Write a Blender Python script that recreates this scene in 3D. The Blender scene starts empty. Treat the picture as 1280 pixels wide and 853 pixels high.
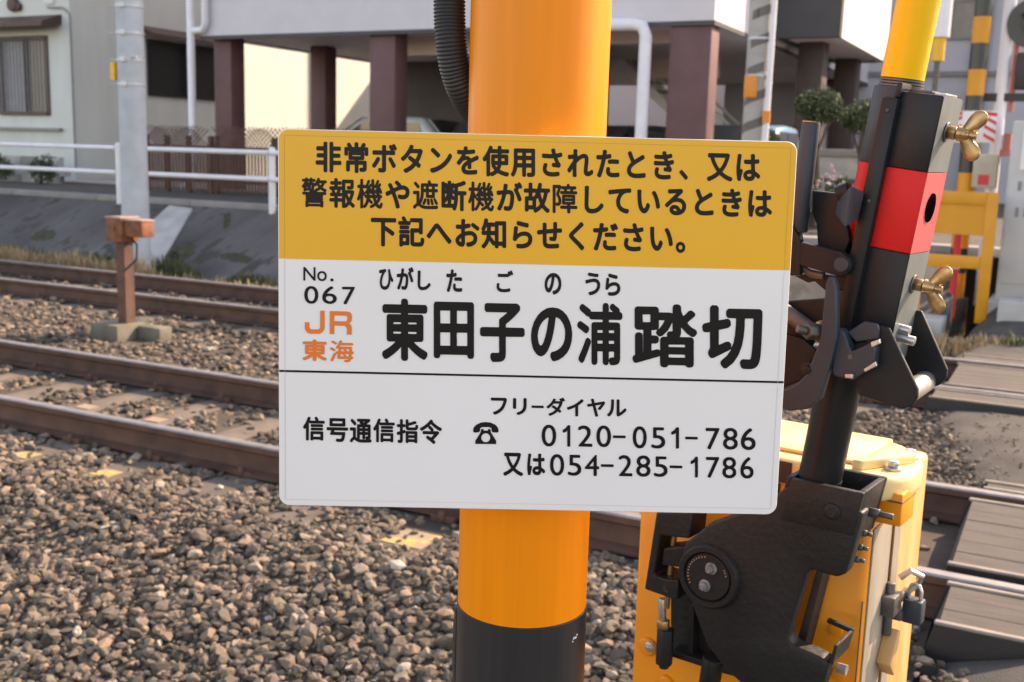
import bpy, bmesh, math, random
import numpy as np
from mathutils import Vector, Matrix, Euler
random.seed(7); rng = np.random.default_rng(7)
SC = bpy.context.scene; COL = SC.collection

# ------------------------------------------------------------------ camera
F, CX, CY, HC = 1350.0, 640.0, 426.5, 1.42
_dn = Vector((-230.0, 7833.0, F)).normalized()           # world-down seen by the camera (right, down, forward)
_yc = (Vector((0, 0, 1)) - _dn * _dn.z).normalized()
_zc = -_dn
_xc = _yc.cross(_zc)
if _xc.x < 0: _xc = -_xc
RM = Matrix((_xc, _yc, _zc))                              # camera axes -> world
CAMPOS = Vector((0, 0, HC))
cd = bpy.data.cameras.new('camera'); cam = bpy.data.objects.new('camera', cd); COL.objects.link(cam)
cd.sensor_width = 22.3; cd.lens = F / 1280 * 22.3; cd.clip_start = 0.05; cd.clip_end = 2000
r_, d_, f_ = RM.col[0], RM.col[1], RM.col[2]
cam.matrix_world = Matrix(((r_.x, -d_.x, -f_.x, 0), (r_.y, -d_.y, -f_.y, 0), (r_.z, -d_.z, -f_.z, HC), (0, 0, 0, 1)))
cd.dof.use_dof = True; cd.dof.focus_distance = 1.09; cd.dof.aperture_fstop = 7.3
SC.camera = cam
# ------------------------------------------------------------------ sky, sun, exposure
SUN_AZ, SUN_EL = math.radians(30), math.radians(36)       # azimuth from +X towards +Y
SUN = Vector((math.cos(SUN_AZ) * math.cos(SUN_EL), math.sin(SUN_AZ) * math.cos(SUN_EL), math.sin(SUN_EL)))
w = bpy.data.worlds.new("World"); SC.world = w; w.use_nodes = True
nt = w.node_tree; sky = nt.nodes.new('ShaderNodeTexSky'); sky.sky_type = 'NISHITA'; sky.sun_disc = False
sky.sun_elevation = SUN_EL; sky.sun_rotation = math.pi / 2 - SUN_AZ; sky.air_density = 1.0; sky.dust_density = 0.8; sky.ozone_density = 0.0
nt.links.new(sky.outputs[0], nt.nodes['Background'].inputs[0]); nt.nodes['Background'].inputs[1].default_value = 0.15
sl = bpy.data.lights.new('sun', 'SUN'); sl.energy = 3.0; sl.angle = math.radians(0.5); sl.color = (1.0, 0.93, 0.82)
so = bpy.data.objects.new('sun', sl); COL.objects.link(so); so.rotation_euler = SUN.to_track_quat('Z', 'Y').to_euler()
SC.view_settings.view_transform = 'Standard'; SC.view_settings.look = 'None'
SC.view_settings.exposure = 1.70; SC.view_settings.gamma = 1.0
SC.view_settings.use_white_balance = True; SC.view_settings.white_balance_temperature = 8800; SC.view_settings.white_balance_tint = 22
SC.cycles.use_denoising = True
SC.cycles.max_bounces = 8

# ------------------------------------------------------------------ frames
AL = math.radians(27.2)                                   # the railway runs 27 degrees off the picture plane
U = Vector((math.cos(AL), -math.sin(AL), 0)); N = Vector((math.sin(AL), math.cos(AL), 0))
def W(s, d, z=0.0): return U * s + N * d + Vector((0, 0, z))   # along track, away from track side, up
def ray(px, py): return RM @ Vector(((px - CX) / F, (py - CY) / F, 1.0))
def T(px, py, d):                                         # sight line met with the upright plane d -> (s, d, z)
    r = ray(px, py); t = d / r.dot(N); P = CAMPOS + r * t
    return P.dot(U), d, P.z

# ------------------------------------------------------------------ materials
def mat(name, col, rough=0.6, metal=0.0, var=0.12, scale=6.0, stretch=(1, 1, 1), bump=0.0, bscale=60.0,
        spots=None, spot_scale=20.0, spot_thr=0.62, island=0.0, spec=0.5, coat=0.0, waves=None, brick=None, glass=False, fade=None):
    m = bpy.data.materials.new(name); m.use_nodes = True; t = m.node_tree; b = t.nodes['Principled BSDF']
    L = t.links.new
    tc = t.nodes.new('ShaderNodeTexCoord'); mp = t.nodes.new('ShaderNodeMapping'); mp.inputs['Scale'].default_value = stretch
    L(tc.outputs['Object'], mp.inputs[0])
    nz = t.nodes.new('ShaderNodeTexNoise'); nz.inputs['Scale'].default_value = scale; nz.inputs['Detail'].default_value = 6
    L(mp.outputs[0], nz.inputs['Vector'])
    mx = t.nodes.new('ShaderNodeMix'); mx.data_type = 'RGBA'
    c2 = fade if fade else tuple(min(1, c * (1 + var)) for c in col)
    mx.inputs['A'].default_value = tuple(c * (1 - var) for c in col) + (1,)
    mx.inputs['B'].default_value = tuple(c2) + (1,)
    rp = t.nodes.new('ShaderNodeMapRange'); rp.inputs['From Min'].default_value = 0.3; rp.inputs['From Max'].default_value = 0.7
    L(nz.outputs['Fac'], rp.inputs['Value']); L(rp.outputs[0], mx.inputs['Factor'])
    out = mx.outputs['Result']
    if island:
        ge = t.nodes.new('ShaderNodeNewGeometry'); cr = t.nodes.new('ShaderNodeValToRGB')
        e = cr.color_ramp.elements
        stops = island
        e[0].position = stops[0][0]; e[0].color = stops[0][1] + (1,); e[1].position = stops[-1][0]; e[1].color = stops[-1][1] + (1,)
        for p, c in stops[1:-1]:
            q = e.new(p); q.color = c + (1,)
        L(ge.outputs['Random Per Island'], cr.inputs[0])
        m2 = t.nodes.new('ShaderNodeMix'); m2.data_type = 'RGBA'; m2.blend_type = 'MULTIPLY'; m2.inputs['Factor'].default_value = 1.0
        L(cr.outputs[0], m2.inputs['A'])
        gr = t.nodes.new('ShaderNodeMapRange'); gr.inputs['To Min'].default_value = 1 - var; gr.inputs['To Max'].default_value = 1 + var
        L(nz.outputs['Fac'], gr.inputs['Value']); L(gr.outputs[0], m2.inputs['B']); out = m2.outputs['Result']
    if spots:
        n2 = t.nodes.new('ShaderNodeTexNoise'); n2.inputs['Scale'].default_value = spot_scale; n2.inputs['Detail'].default_value = 8; n2.inputs['Roughness'].default_value = 0.65
        L(mp.outputs[0], n2.inputs['Vector'])
        r2 = t.nodes.new('ShaderNodeMapRange'); r2.inputs['From Min'].default_value = spot_thr; r2.inputs['From Max'].default_value = spot_thr + 0.06
        L(n2.outputs['Fac'], r2.inputs['Value'])
        m3 = t.nodes.new('ShaderNodeMix'); m3.data_type = 'RGBA'; L(r2.outputs[0], m3.inputs['Factor'])
        L(out, m3.inputs['A']); m3.inputs['B'].default_value = spots + (1,); out = m3.outputs['Result']
    L(out, b.inputs['Base Color'])
    b.inputs['Roughness'].default_value = rough; b.inputs['Metallic'].default_value = metal
    b.inputs['Specular IOR Level'].default_value = spec; b.inputs['Coat Weight'].default_value = coat; b.inputs['Coat Roughness'].default_value = 0.12
    hgt = None
    if waves:                                             # waves = (axis, repeats per metre, strength)
        wv = t.nodes.new('ShaderNodeTexWave'); wv.bands_direction = waves[0]; wv.inputs['Scale'].default_value = waves[1] / 3.1831
        wv.wave_profile = 'SAW'; L(tc.outputs['Object'], wv.inputs['Vector'])
        bp = t.nodes.new('ShaderNodeBump'); bp.inputs['Strength'].default_value = waves[2]; bp.inputs['Distance'].default_value = 0.01
        L(wv.outputs['Fac'], bp.inputs['Height']); L(bp.outputs[0], b.inputs['Normal']); hgt = bp
    if bump:
        n3 = t.nodes.new('ShaderNodeTexNoise'); n3.inputs['Scale'].default_value = bscale; n3.inputs['Detail'].default_value = 5
        L(tc.outputs['Object'], n3.inputs['Vector'])
        bp = t.nodes.new('ShaderNodeBump'); bp.inputs['Strength'].default_value = bump; bp.inputs['Distance'].default_value = 0.004
        L(n3.outputs['Fac'], bp.inputs['Height'])
        if hgt: L(hgt.outputs[0], bp.inputs['Normal'])
        L(bp.outputs[0], b.inputs['Normal'])
    return m

M = {}
M['sign_white'] = mat('sign_white', (0.75, 0.735, 0.725), 0.3, var=0.025, scale=5, spec=0.45, spots=(0.5, 0.47, 0.44), spot_scale=140, spot_thr=0.80)
M['sign_yellow'] = mat('sign_yellow', (0.80, 0.39, 0.016), 0.3, var=0.04, scale=5, spec=0.45, spots=(0.40, 0.19, 0.02), spot_scale=140, spot_thr=0.80)
M['sign_edge'] = mat('sign_edge', (0.45, 0.43, 0.42), 0.4, var=0.1)
M['ink'] = mat('ink', (0.010, 0.009, 0.010), 0.3, var=0.05, spec=0.15)
M['ink_orange'] = mat('ink_orange', (0.80, 0.17, 0.025), 0.3, var=0.03)
M['aluminium'] = mat('aluminium', (0.75, 0.75, 0.76), 0.3, metal=0.9, var=0.06)
M['post_yellow'] = mat('post_yellow', (0.90, 0.245, 0.006), 0.4, var=0.06, scale=9, stretch=(9, 9, 0.35), spots=(0.25, 0.09, 0.01), spot_scale=55, spot_thr=0.73, spec=0.3, bump=0.04, bscale=25)
M['post_black'] = mat('post_black', (0.022, 0.022, 0.025), 0.32, var=0.25, scale=9, stretch=(9, 9, 0.4), spec=0.5, bump=0.05, bscale=25)
M['rubber'] = mat('rubber', (0.018, 0.018, 0.019), 0.5, var=0.2)
M['glare_grey'] = mat('glare_grey', (0.14, 0.165, 0.165), 0.45, var=0.15, scale=9, stretch=(3, 3, .6))  # sun glare on the black carrier's right face, put into the colour
M['glare_red'] = mat('glare_red', (0.60, 0.085, 0.095), 0.45, var=0.1, scale=9)  # the same glare over the red band, as a pinker colour
M['cab_yellow'] = mat('cab_yellow', (0.82, 0.265, 0.008), 0.42, var=0.10, scale=7, spots=(0.30, 0.12, 0.02), spot_scale=26, spot_thr=0.70, bump=0.12, bscale=40)
M['cab_worn'] = mat('cab_worn', (0.60, 0.29, 0.075), 0.55, var=0.2, scale=8, stretch=(3, 3, 0.6), fade=(0.62, 0.37, 0.17), bump=0.1, spots=(0.34, 0.20, 0.10), spot_scale=18, spot_thr=0.62)
M['lid_glare'] = mat('lid_glare', (0.82, 0.56, 0.22), 0.32, var=0.1, scale=7, fade=(0.82, 0.66, 0.36))  # overexposed sunlight on the lid put into a paler colour
M['web_brown'] = mat('web_brown', (0.085, 0.035, 0.02), 0.9, var=0.3, scale=14, fade=(0.07, 0.055, 0.045), spec=0.2)
M['cab_grey'] = mat('cab_grey', (0.29, 0.255, 0.20), 0.6, var=0.25, scale=8, stretch=(3, 3, 0.6))
M['cast_black'] = mat('cast_black', (0.014, 0.0148, 0.016), 0.5, var=0.25, scale=12, bump=0.25, bscale=120, spots=(0.045, 0.041, 0.037), spot_scale=30, spot_thr=0.68, spec=0.28)
M['arm_black'] = mat('arm_black', (0.0095, 0.0115, 0.0145), 0.42, var=0.25, scale=14, stretch=(3, 3, 0.8), bump=0.05, spots=(0.06, 0.055, 0.05), spot_scale=60, spot_thr=0.72, spec=0.28)
M['arm_slate'] = mat('arm_slate', (0.020, 0.032, 0.048), 0.5, var=0.15, scale=10)
M['arm_red'] = mat('arm_red', (0.55, 0.012, 0.012), 0.5, var=0.06, scale=9, spots=(0.35, 0.02, 0.02), spot_scale=40, spot_thr=0.72, spec=0.3)
M['arm_yellow'] = mat('arm_yellow', (0.84, 0.47, 0.004), 0.45, var=0.04, scale=8, stretch=(6, 6, 0.4), spots=(0.45, 0.22, 0.02), spot_scale=40, spot_thr=0.75, bump=0.05, spec=0.3)
M['brass'] = mat('brass', (0.42, 0.27, 0.13), 0.36, metal=0.85, var=0.35, scale=60, spots=(0.14, 0.09, 0.05), spot_scale=90, spot_thr=0.6)
M['steel'] = mat('steel', (0.50, 0.49, 0.48), 0.36, metal=0.8, var=0.2, scale=50)
M['dull_steel'] = mat('dull_steel', (0.11, 0.105, 0.10), 0.5, metal=0.5, var=0.3, scale=40)
M['rust'] = mat('rust', (0.20, 0.075, 0.035), 0.8, var=0.35, scale=18, bump=0.3, spots=(0.10, 0.05, 0.03), spot_scale=12, spot_thr=0.58)
M['rail_brown'] = mat('rail_brown', (0.085, 0.038, 0.024), 0.75, var=0.35, scale=7, bump=0.2)
M['rail_head'] = mat('rail_head', (0.25, 0.232, 0.225), 0.5, metal=0.45, var=0.2, scale=12)
M['sleeper'] = mat('sleeper', (0.125, 0.10, 0.08), 0.9, var=0.3, scale=6, bump=0.3)
M['mark_yellow'] = mat('mark_yellow', (0.44, 0.29, 0.08), 0.9, var=0.3, scale=25, spots=(0.27, 0.20, 0.135), spot_scale=8, spot_thr=0.43)
M['concrete'] = mat('concrete', (0.34, 0.32, 0.29), 0.9, var=0.2, scale=4, bump=0.3)
M['pole_concrete'] = mat('pole_concrete', (0.40, 0.44, 0.48), 0.75, var=0.1, scale=5, bump=0.1)
M['strap'] = mat('strap', (0.50, 0.52, 0.54), 0.5, metal=0.3, var=0.1)
M['wall_concrete'] = mat('wall_concrete', (0.092, 0.087, 0.084), 0.95, var=0.5, scale=1.1, stretch=(1, 0.5, 0.5), bump=0.4, bscale=14, spots=(0.040, 0.040, 0.032), spot_scale=2.2, spot_thr=0.54)
M['apron_concrete'] = mat('apron_concrete', (0.40, 0.39, 0.38), 0.95, var=0.15, scale=4)
M['kerb'] = mat('kerb', (0.24, 0.23, 0.22), 0.9, var=0.15, scale=3)
M['slab'] = mat('slab', (0.36, 0.34, 0.31), 0.9, var=0.1, scale=2)
M['soil'] = mat('soil', (0.060, 0.046, 0.034), 1.0, var=0.35, scale=5, bump=0.5, bscale=25)
M['asphalt'] = mat('asphalt', (0.056, 0.051, 0.046), 0.95, var=0.4, scale=4, bump=1.0, bscale=140, spots=(0.10, 0.092, 0.083), spot_scale=90, spot_thr=0.62)
M['panel'] = mat('panel', (0.068, 0.057, 0.048), 0.9, var=0.25, scale=5, stretch=(1, 8, 1), bump=0.4, bscale=90)
M['panel_edge'] = mat('panel_edge', (0.22, 0.19, 0.16), 0.7, var=0.2, scale=9)
M['stone'] = mat('stone', (0.2, 0.2, 0.2), 0.92, var=0.25, scale=40, spec=0.3, island=[(0.0, (0.046, 0.040, 0.034)), (0.35, (0.104, 0.086, 0.069)), (0.65, (0.160, 0.127, 0.096)), (0.88, (0.215, 0.152, 0.105)), (0.985, (0.26, 0.215, 0.17)), (1.0, (0.42, 0.39, 0.34))])
M['white_paint'] = mat('white_paint', (0.72, 0.72, 0.76), 0.5, var=0.06, scale=5)
M['fascia'] = mat('fascia', (0.58, 0.56, 0.60), 0.7, var=0.04, scale=2, waves=('Z', 9.0, 0.25))
M['pillar'] = mat('pillar', (0.125, 0.056, 0.060), 0.6, var=0.12, scale=3)
M['soffit'] = mat('soffit', (0.70, 0.58, 0.53), 0.8, var=0.06, scale=2)
M['dark_wall'] = mat('dark_wall', (0.10, 0.085, 0.085), 0.8, var=0.12, scale=1.5)
M['house_wall'] = mat('house_wall', (0.56, 0.59, 0.565), 0.85, var=0.05, scale=1.2, bump=0.2, bscale=40, stretch=(2, 2, 0.5))
M['pale_wall'] = mat('pale_wall', (0.62, 0.62, 0.55), 0.85, var=0.05, scale=1.2, waves=('Z', 7.0, 0.2))
M['brown_trim'] = mat('brown_trim', (0.075, 0.042, 0.035), 0.6, var=0.15)
M['glass'] = mat('glass', (0.05, 0.055, 0.06), 0.08, var=0.1, spec=0.8)
M['grille'] = mat('grille', (0.20, 0.20, 0.21), 0.5, var=0.1)
M['dark_metal'] = mat('dark_metal', (0.022, 0.020, 0.020), 0.5, var=0.15)
M['charcoal'] = mat('charcoal', (0.060, 0.060, 0.064), 0.7, var=0.08, scale=2)
M['bright_wall'] = mat('bright_wall', (0.66, 0.66, 0.64), 0.7, var=0.04, waves=('Z', 12.0, 0.3))
M['far_wall'] = mat('far_wall', (0.46, 0.47, 0.53), 0.8, var=0.04, scale=1)
M['lattice'] = mat('lattice', (0.10, 0.045, 0.032), 0.75, var=0.25, scale=7)
M['car_white'] = mat('car_white', (0.55, 0.58, 0.60), 0.25, var=0.02, coat=0.6)
M['car_reflection'] = mat('car_reflection', (0.22, 0.38, 0.55), 0.25, var=0.02, coat=0.6)  # blue reflected highlight put into the whole car's colour
M['car_dark'] = mat('car_dark', (0.02, 0.02, 0.022), 0.2, var=0.05, coat=0.6)
M['tail_red'] = mat('tail_red', (0.30, 0.01, 0.015), 0.3, var=0.1)
M['tyre'] = mat('tyre', (0.02, 0.02, 0.02), 0.85, var=0.2)
M['leaf'] = mat('leaf', (0.05, 0.08, 0.03), 0.7, var=0.2, island=[(0, (0.02, 0.034, 0.012)), (0.6, (0.042, 0.066, 0.02)), (1, (0.09, 0.125, 0.04))])
M['grass_green'] = mat('grass_green', (0.05, 0.08, 0.03), 0.8, var=0.2, island=[(0, (0.03, 0.05, 0.015)), (0.6, (0.07, 0.10, 0.03)), (1, (0.16, 0.15, 0.06))])
M['grass_dry'] = mat('grass_dry', (0.3, 0.2, 0.1), 0.85, var=0.2, island=[(0, (0.26, 0.16, 0.08)), (0.6, (0.46, 0.32, 0.17)), (1, (0.58, 0.44, 0.25))])
M['flower'] = mat('flower', (0.7, 0.6, 0.55), 0.8, var=0.2, island=[(0, (0.6, 0.25, 0.25)), (1, (0.75, 0.7, 0.6))])
M['bark'] = mat('bark', (0.07, 0.05, 0.04), 0.9, var=0.3)
M['gate_orange'] = mat('gate_orange', (0.66, 0.27, 0.012), 0.5, var=0.08, scale=4)
M['red'] = mat('red', (0.60, 0.03, 0.04), 0.5, var=0.06)
M['pink_red'] = mat('pink_red', (0.45, 0.16, 0.15), 0.6, var=0.1)
M['board_white'] = mat('board_white', (0.72, 0.68, 0.66), 0.5, var=0.04)
M['cabinet_grey'] = mat('cabinet_grey', (0.46, 0.46, 0.45), 0.6, var=0.06, scale=3)
M['tag_orange'] = mat('tag_orange', (0.70, 0.24, 0.03), 0.5, var=0.05)
M['tag_yellow'] = mat('tag_yellow', (0.75, 0.42, 0.03), 0.5, var=0.05)
M['spiral_grey'] = mat('spiral_grey', (0.36, 0.35, 0.33), 0.7, var=0.1)
M['spiral_dark'] = mat('spiral_dark', (0.13, 0.12, 0.11), 0.7, var=0.15)
M['bolt_spot'] = mat('bolt_spot', (0.16, 0.165, 0.175), 0.65, var=0.5, scale=90)

# ------------------------------------------------------------------ mesh builder
class G:
    def __init__(s): s.v = []; s.f = []; s.m = []
    def add(s, vs, fs, mi=0):
        o = len(s.v); s.v += [tuple(p) for p in vs]; s.f += [tuple(i + o for i in f) for f in fs]; s.m += [mi] * len(fs); return s
    def box(s, x0, x1, y0, y1, z0, z1, mi=0):
        vs = [(x, y, z) for x in (x0, x1) for y in (y0, y1) for z in (z0, z1)]
        return s.add(vs, [(0, 1, 3, 2), (4, 6, 7, 5), (0, 4, 5, 1), (2, 3, 7, 6), (0, 2, 6, 4), (1, 5, 7, 3)], mi)
    def hexa(s, a, b, mi=0):                              # two matching quads
        return s.add(list(a) + list(b), [(0, 1, 2, 3), (7, 6, 5, 4)] + [(i, 4 + i, 4 + (i + 1) % 4, (i + 1) % 4) for i in range(4)], mi)
    def loft(s, a, b, mi=0):                              # two matching polygons
        n = len(a); return s.add(list(a) + list(b), [tuple(range(n)), tuple(range(2 * n - 1, n - 1, -1))] + [(i, n + i, n + (i + 1) % n, (i + 1) % n) for i in range(n)], mi)
    def py(s, pts, y0, y1, mi=0): return s.loft([(x, y0, z) for x, z in pts], [(x, y1, z) for x, z in pts], mi)
    def px(s, pts, x0, x1, mi=0): return s.loft([(x0, y, z) for y, z in pts], [(x1, y, z) for y, z in pts], mi)
    def pz(s, pts, z0, z1, mi=0): return s.loft([(x, y, z0) for x, y in pts], [(x, y, z1) for x, y in pts], mi)
    def cyl(s, p0, p1, r0, r1=None, n=20, mi=0):
        p0, p1 = Vector(p0), Vector(p1); r1 = r0 if r1 is None else r1
        d = (p1 - p0).normalized(); a = d.orthogonal().normalized(); b = d.cross(a)
        cs = [(math.cos(2 * math.pi * k / n), math.sin(2 * math.pi * k / n)) for k in range(n)]
        return s.loft([p0 + (a * c + b * q) * r0 for c, q in cs], [p1 + (a * c + b * q) * r1 for c, q in cs], mi)
    def tube(s, path, r, n=12, mi=0, radii=None):
        path = [Vector(p) for p in path]; rings = []; a = None
        for i, p in enumerate(path):
            d = (path[min(i + 1, len(path) - 1)] - path[max(i - 1, 0)]).normalized()
            a = d.orthogonal().normalized() if a is None else (a - d * a.dot(d)).normalized()
            b = d.cross(a); R = radii[i] if radii else r
            rings.append([p + (a * math.cos(2 * math.pi * k / n) + b * math.sin(2 * math.pi * k / n)) * R for k in range(n)])
        vs = [q for r_ in rings for q in r_]; fs = []
        for i in range(len(rings) - 1):
            for k in range(n): fs.append((i * n + k, i * n + (k + 1) % n, (i + 1) * n + (k + 1) % n, (i + 1) * n + k))
        fs += [tuple(range(n)), tuple(range((len(rings) - 1) * n, len(rings) * n))]
        return s.add(vs, fs, mi)
    def ball(s, c, r, n=12, mi=0, sq=(1, 1, 1)):
        vs = []; fs = []; mm = n // 2
        for i in range(mm + 1):
            th = math.pi * i / mm
            for k in range(n):
                ph = 2 * math.pi * k / n
                vs.append((c[0] + r * sq[0] * math.sin(th) * math.cos(ph), c[1] + r * sq[1] * math.sin(th) * math.sin(ph), c[2] + r * sq[2] * math.cos(th)))
        for i in range(mm):
            for k in range(n): fs.append((i * n + k, i * n + (k + 1) % n, (i + 1) * n + (k + 1) % n, (i + 1) * n + k))
        return s.add(vs, fs, mi)
    def build(s, name, mats, parent=None, bevel=0.0, seg=2, smooth=40, fix=True):
        me = bpy.data.meshes.new(name); bm = bmesh.new()
        vv = [bm.verts.new(p) for p in s.v]
        for f, mi in zip(s.f, s.m):
            try: q = bm.faces.new([vv[i] for i in f]); q.material_index = mi
            except ValueError: pass
        if fix:
            bmesh.ops.remove_doubles(bm, verts=bm.verts, dist=1e-6)
            bmesh.ops.recalc_face_normals(bm, faces=bm.faces)
        if bevel:
            es = [e for e in bm.edges if len(e.link_faces) == 2 and e.calc_face_angle(0) > math.radians(32)]
            if es: bmesh.ops.bevel(bm, geom=es, offset=bevel, segments=seg, profile=0.5, affect='EDGES', clamp_overlap=True)
        bm.to_mesh(me); bm.free()
        for m in (mats if isinstance(mats, (list, tuple)) else [mats]): me.materials.append(m)
        if smooth: me.shade_smooth(); me.set_sharp_from_angle(angle=math.radians(smooth))
        o = bpy.data.objects.new(name, me); COL.objects.link(o)
        if parent: o.parent = parent
        return o
def raw(name, v, f, m, parent=None):                      # big meshes straight from numpy arrays (triangles)
    me = bpy.data.meshes.new(name); me.vertices.add(len(v)); me.vertices.foreach_set('co', np.asarray(v, np.float32).ravel())
    f = np.asarray(f, np.int32); k = f.shape[1]
    me.loops.add(f.size); me.loops.foreach_set('vertex_index', f.ravel())
    me.polygons.add(len(f)); me.polygons.foreach_set('loop_start', np.arange(0, f.size, k, dtype=np.int32))
    me.update(calc_edges=True); me.shade_flat(); me.materials.append(m)
    o = bpy.data.objects.new(name, me); COL.objects.link(o)
    if parent: o.parent = parent
    return o
def tag(o, label=None, cat=None, group=None, kind=None):
    if label: o['label'] = label
    if cat: o['category'] = cat
    if group: o['group'] = group
    if kind: o['kind'] = kind
    return o
def thing(name, label, cat, loc, rz=-AL, group=None):
    o = bpy.data.objects.new(name, None); o.empty_display_size = 0.1; COL.objects.link(o)
    o.location = loc; o.rotation_euler = (0, 0, rz); return tag(o, label, cat, group)
def copy_tree(o, parent=None):
    c = o.copy(); COL.objects.link(c)
    if parent: c.parent = parent
    for ch in [x for x in o.children]: copy_tree(ch, c)
    return c
def rrect(x0, x1, z0, z1, r, n=5):
    out = []
    for cx, cz, a0 in ((x1 - r, z1 - r, 0), (x0 + r, z1 - r, 90), (x0 + r, z0 + r, 180), (x1 - r, z0 + r, 270)):
        for k in range(n + 1):
            a = math.radians(a0 + 90 * k / n); out.append((cx + r * math.cos(a), cz + r * math.sin(a)))
    return out
def frame_obj(o): o.rotation_euler = (0, 0, -AL); return o
# ================================================================== the setting
def setting(name, g, m, **k):
    o = g.build(name, m, **k); frame_obj(o); o['kind'] = 'structure'; return o
def profile_sheet(name, prof, s0, s1, m, ns=2):
    g = G(); vs = []; fs = []; n = len(prof)
    for i in range(ns + 1):
        s = s0 + (s1 - s0) * i / ns
        vs += [(s, d, z) for d, z in prof]
    for i in range(ns):
        for k in range(n - 1): fs.append((i * n + k, (i + 1) * n + k, (i + 1) * n + k + 1, i * n + k + 1))
    g.add(vs, fs); return setting(name, g, m, smooth=0)
gr = G(); gr.add([(-400, -400, -0.95), (400, -400, -0.95), (400, 400, -0.95), (-400, 400, -0.95)], [(0, 1, 2, 3)])
setting('ground', gr, M['soil'], smooth=0)
BED = [(-30, -0.80), (-3, -0.72), (0.6, -0.70), (1.9, -0.66), (3.3, -0.17), (3.75, -0.165), (5.6, -0.165), (6.4, -0.16), (7.1, -0.165), (9.1, -0.165), (9.7, -0.20), (10.2, -0.30), (10.9, -0.32)]
def bed_z(d): return float(np.interp(d, [p[0] for p in BED], [p[1] for p in BED]))
profile_sheet('ballast_bed', BED, -70, -0.30, M['soil'])
ROAD = [(-30, -0.75), (-3, -0.45), (1.2, -0.22), (2.6, -0.06), (3.49, -0.045), (3.5, -0.2), (5.35, -0.2), (5.36, -0.05), (7.13, -0.05), (7.135, -0.2), (9.01, -0.2), (9.015, -0.05), (10.6, 0.0), (12.6, 0.35), (14, 0.54), (60, 0.6)]
def road_edge(d): return float(np.interp(d, [-30, 2.6, 3.5, 5.36, 7.24, 10, 13, 60], [-.15, -.22, -.27, -.17, -.60, -.65, -.30, -.30]))
vs = []; fs = []
RD = sorted(ROAD + [(5.8, -.05), (6.3, -.05), (6.8, -.05)])
for d, z in RD:
    e = road_edge(d) + random.uniform(-.03, .03); k = .0 if z < -.19 else (.11 if d > 3.5 else .5)
    vs += [(e - .22, d, z - k - .07), (e - .10, d, z - k * .6), (e + .06, d, z - k * .15), (e + .3, d, z), (e + .42, d, z), (9.0, d, z)]
for i in range(len(RD) - 1):
    for k in range(5): fs.append((i * 6 + k, i * 6 + k + 1, i * 6 + k + 7, i * 6 + k + 6))
g = G(); g.add(vs, fs); setting('crossing_road', g, M['asphalt'], smooth=50)
g = G(); g.add([(-70, 12.55, 0.545), (-0.30, 12.55, 0.545), (-0.30, 60, 0.60), (-70, 60, 0.60)], [(0, 1, 2, 3)])
setting('street', g, M['asphalt'], smooth=0)

g = G(); g.box(-15.3, -5.3, 16.4, 30, 0.56, 0.575); g.box(-5.25, -3.9, 19.6, 26, 0.58, 0.59); g.box(-20.2, -15.4, 16.6, 34, .56, .572)  # pale floors added to bounce light up onto the soffits
setting('bounce_slab', g, M['slab'], smooth=0)
# ------------------------------------------------------------------ retaining wall under the street
t = thing('retaining_wall', 'sloping dark weathered concrete embankment wall below the white pipe guardrail', 'wall', W(-20, 10.4, -0.4))
g = G()
for a in range(-50, 19): g.px([(0.0, 0.0), (2.12, 0.94), (2.5, 0.94), (2.5, 0.0)], a + 0.004 * (a % 3 == 0), a + 1 - 0.004)
sl_ = g.build('slope_face', M['wall_concrete'], t, smooth=0)
g = G()
for a in range(-25, 10): g.box(a * 2 + 0.006, a * 2 + 1.994, 2.06, 2.34, 0.90, 0.995)
g.build('kerb', M['kerb'], t, bevel=0.01)
def slope_pt(px, py, up=0.0):                              # sight line met with the slope face -> wall's own coordinates
    r = ray(px, py); a_, b_ = CAMPOS.dot(N) - 10.4, HC + 0.4; k = 0.4434
    t_ = (k * a_ - b_) / (r.z - k * r.dot(N)); P = CAMPOS + r * t_
    return (P.dot(U) + 20, P.dot(N) - 10.4 - up * .4, P.z + 0.4 + up)
g = G(); L = [(212, 259), (241, 263), (199, 334), (160, 334), (168, 300)]
g.loft([slope_pt(*p, .03) for p in L], [slope_pt(*p, -.05) for p in L]); g.build('drain_apron', M['apron_concrete'], t, bevel=0.006)
mossm = mat('moss', (0.040, 0.042, 0.02), 1.0, var=0.4, scale=9, bump=0.5)
for (mx_, my_, rx_, ry_, tl_) in ((228, 316, 19, 12, -.6), (215, 322, 10, 8, 0), (55, 294, 16, 7, -.2), (284, 275, 5, 11, .2), (296, 322, 20, 6, .1)):
    L = []
    for k in range(22):
        a = 2 * math.pi * k / 22; q = random.uniform(.72, 1.15); x, y = rx_ * q * math.cos(a), ry_ * q * math.sin(a); L.append((mx_ + x * math.cos(tl_) - y * math.sin(tl_), my_ + x * math.sin(tl_) + y * math.cos(tl_)))
    g = G(); g.loft([slope_pt(*p, .004) for p in L], [slope_pt(*p, -.03) for p in L]); g.build('moss_patch', mossm, t)

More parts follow.
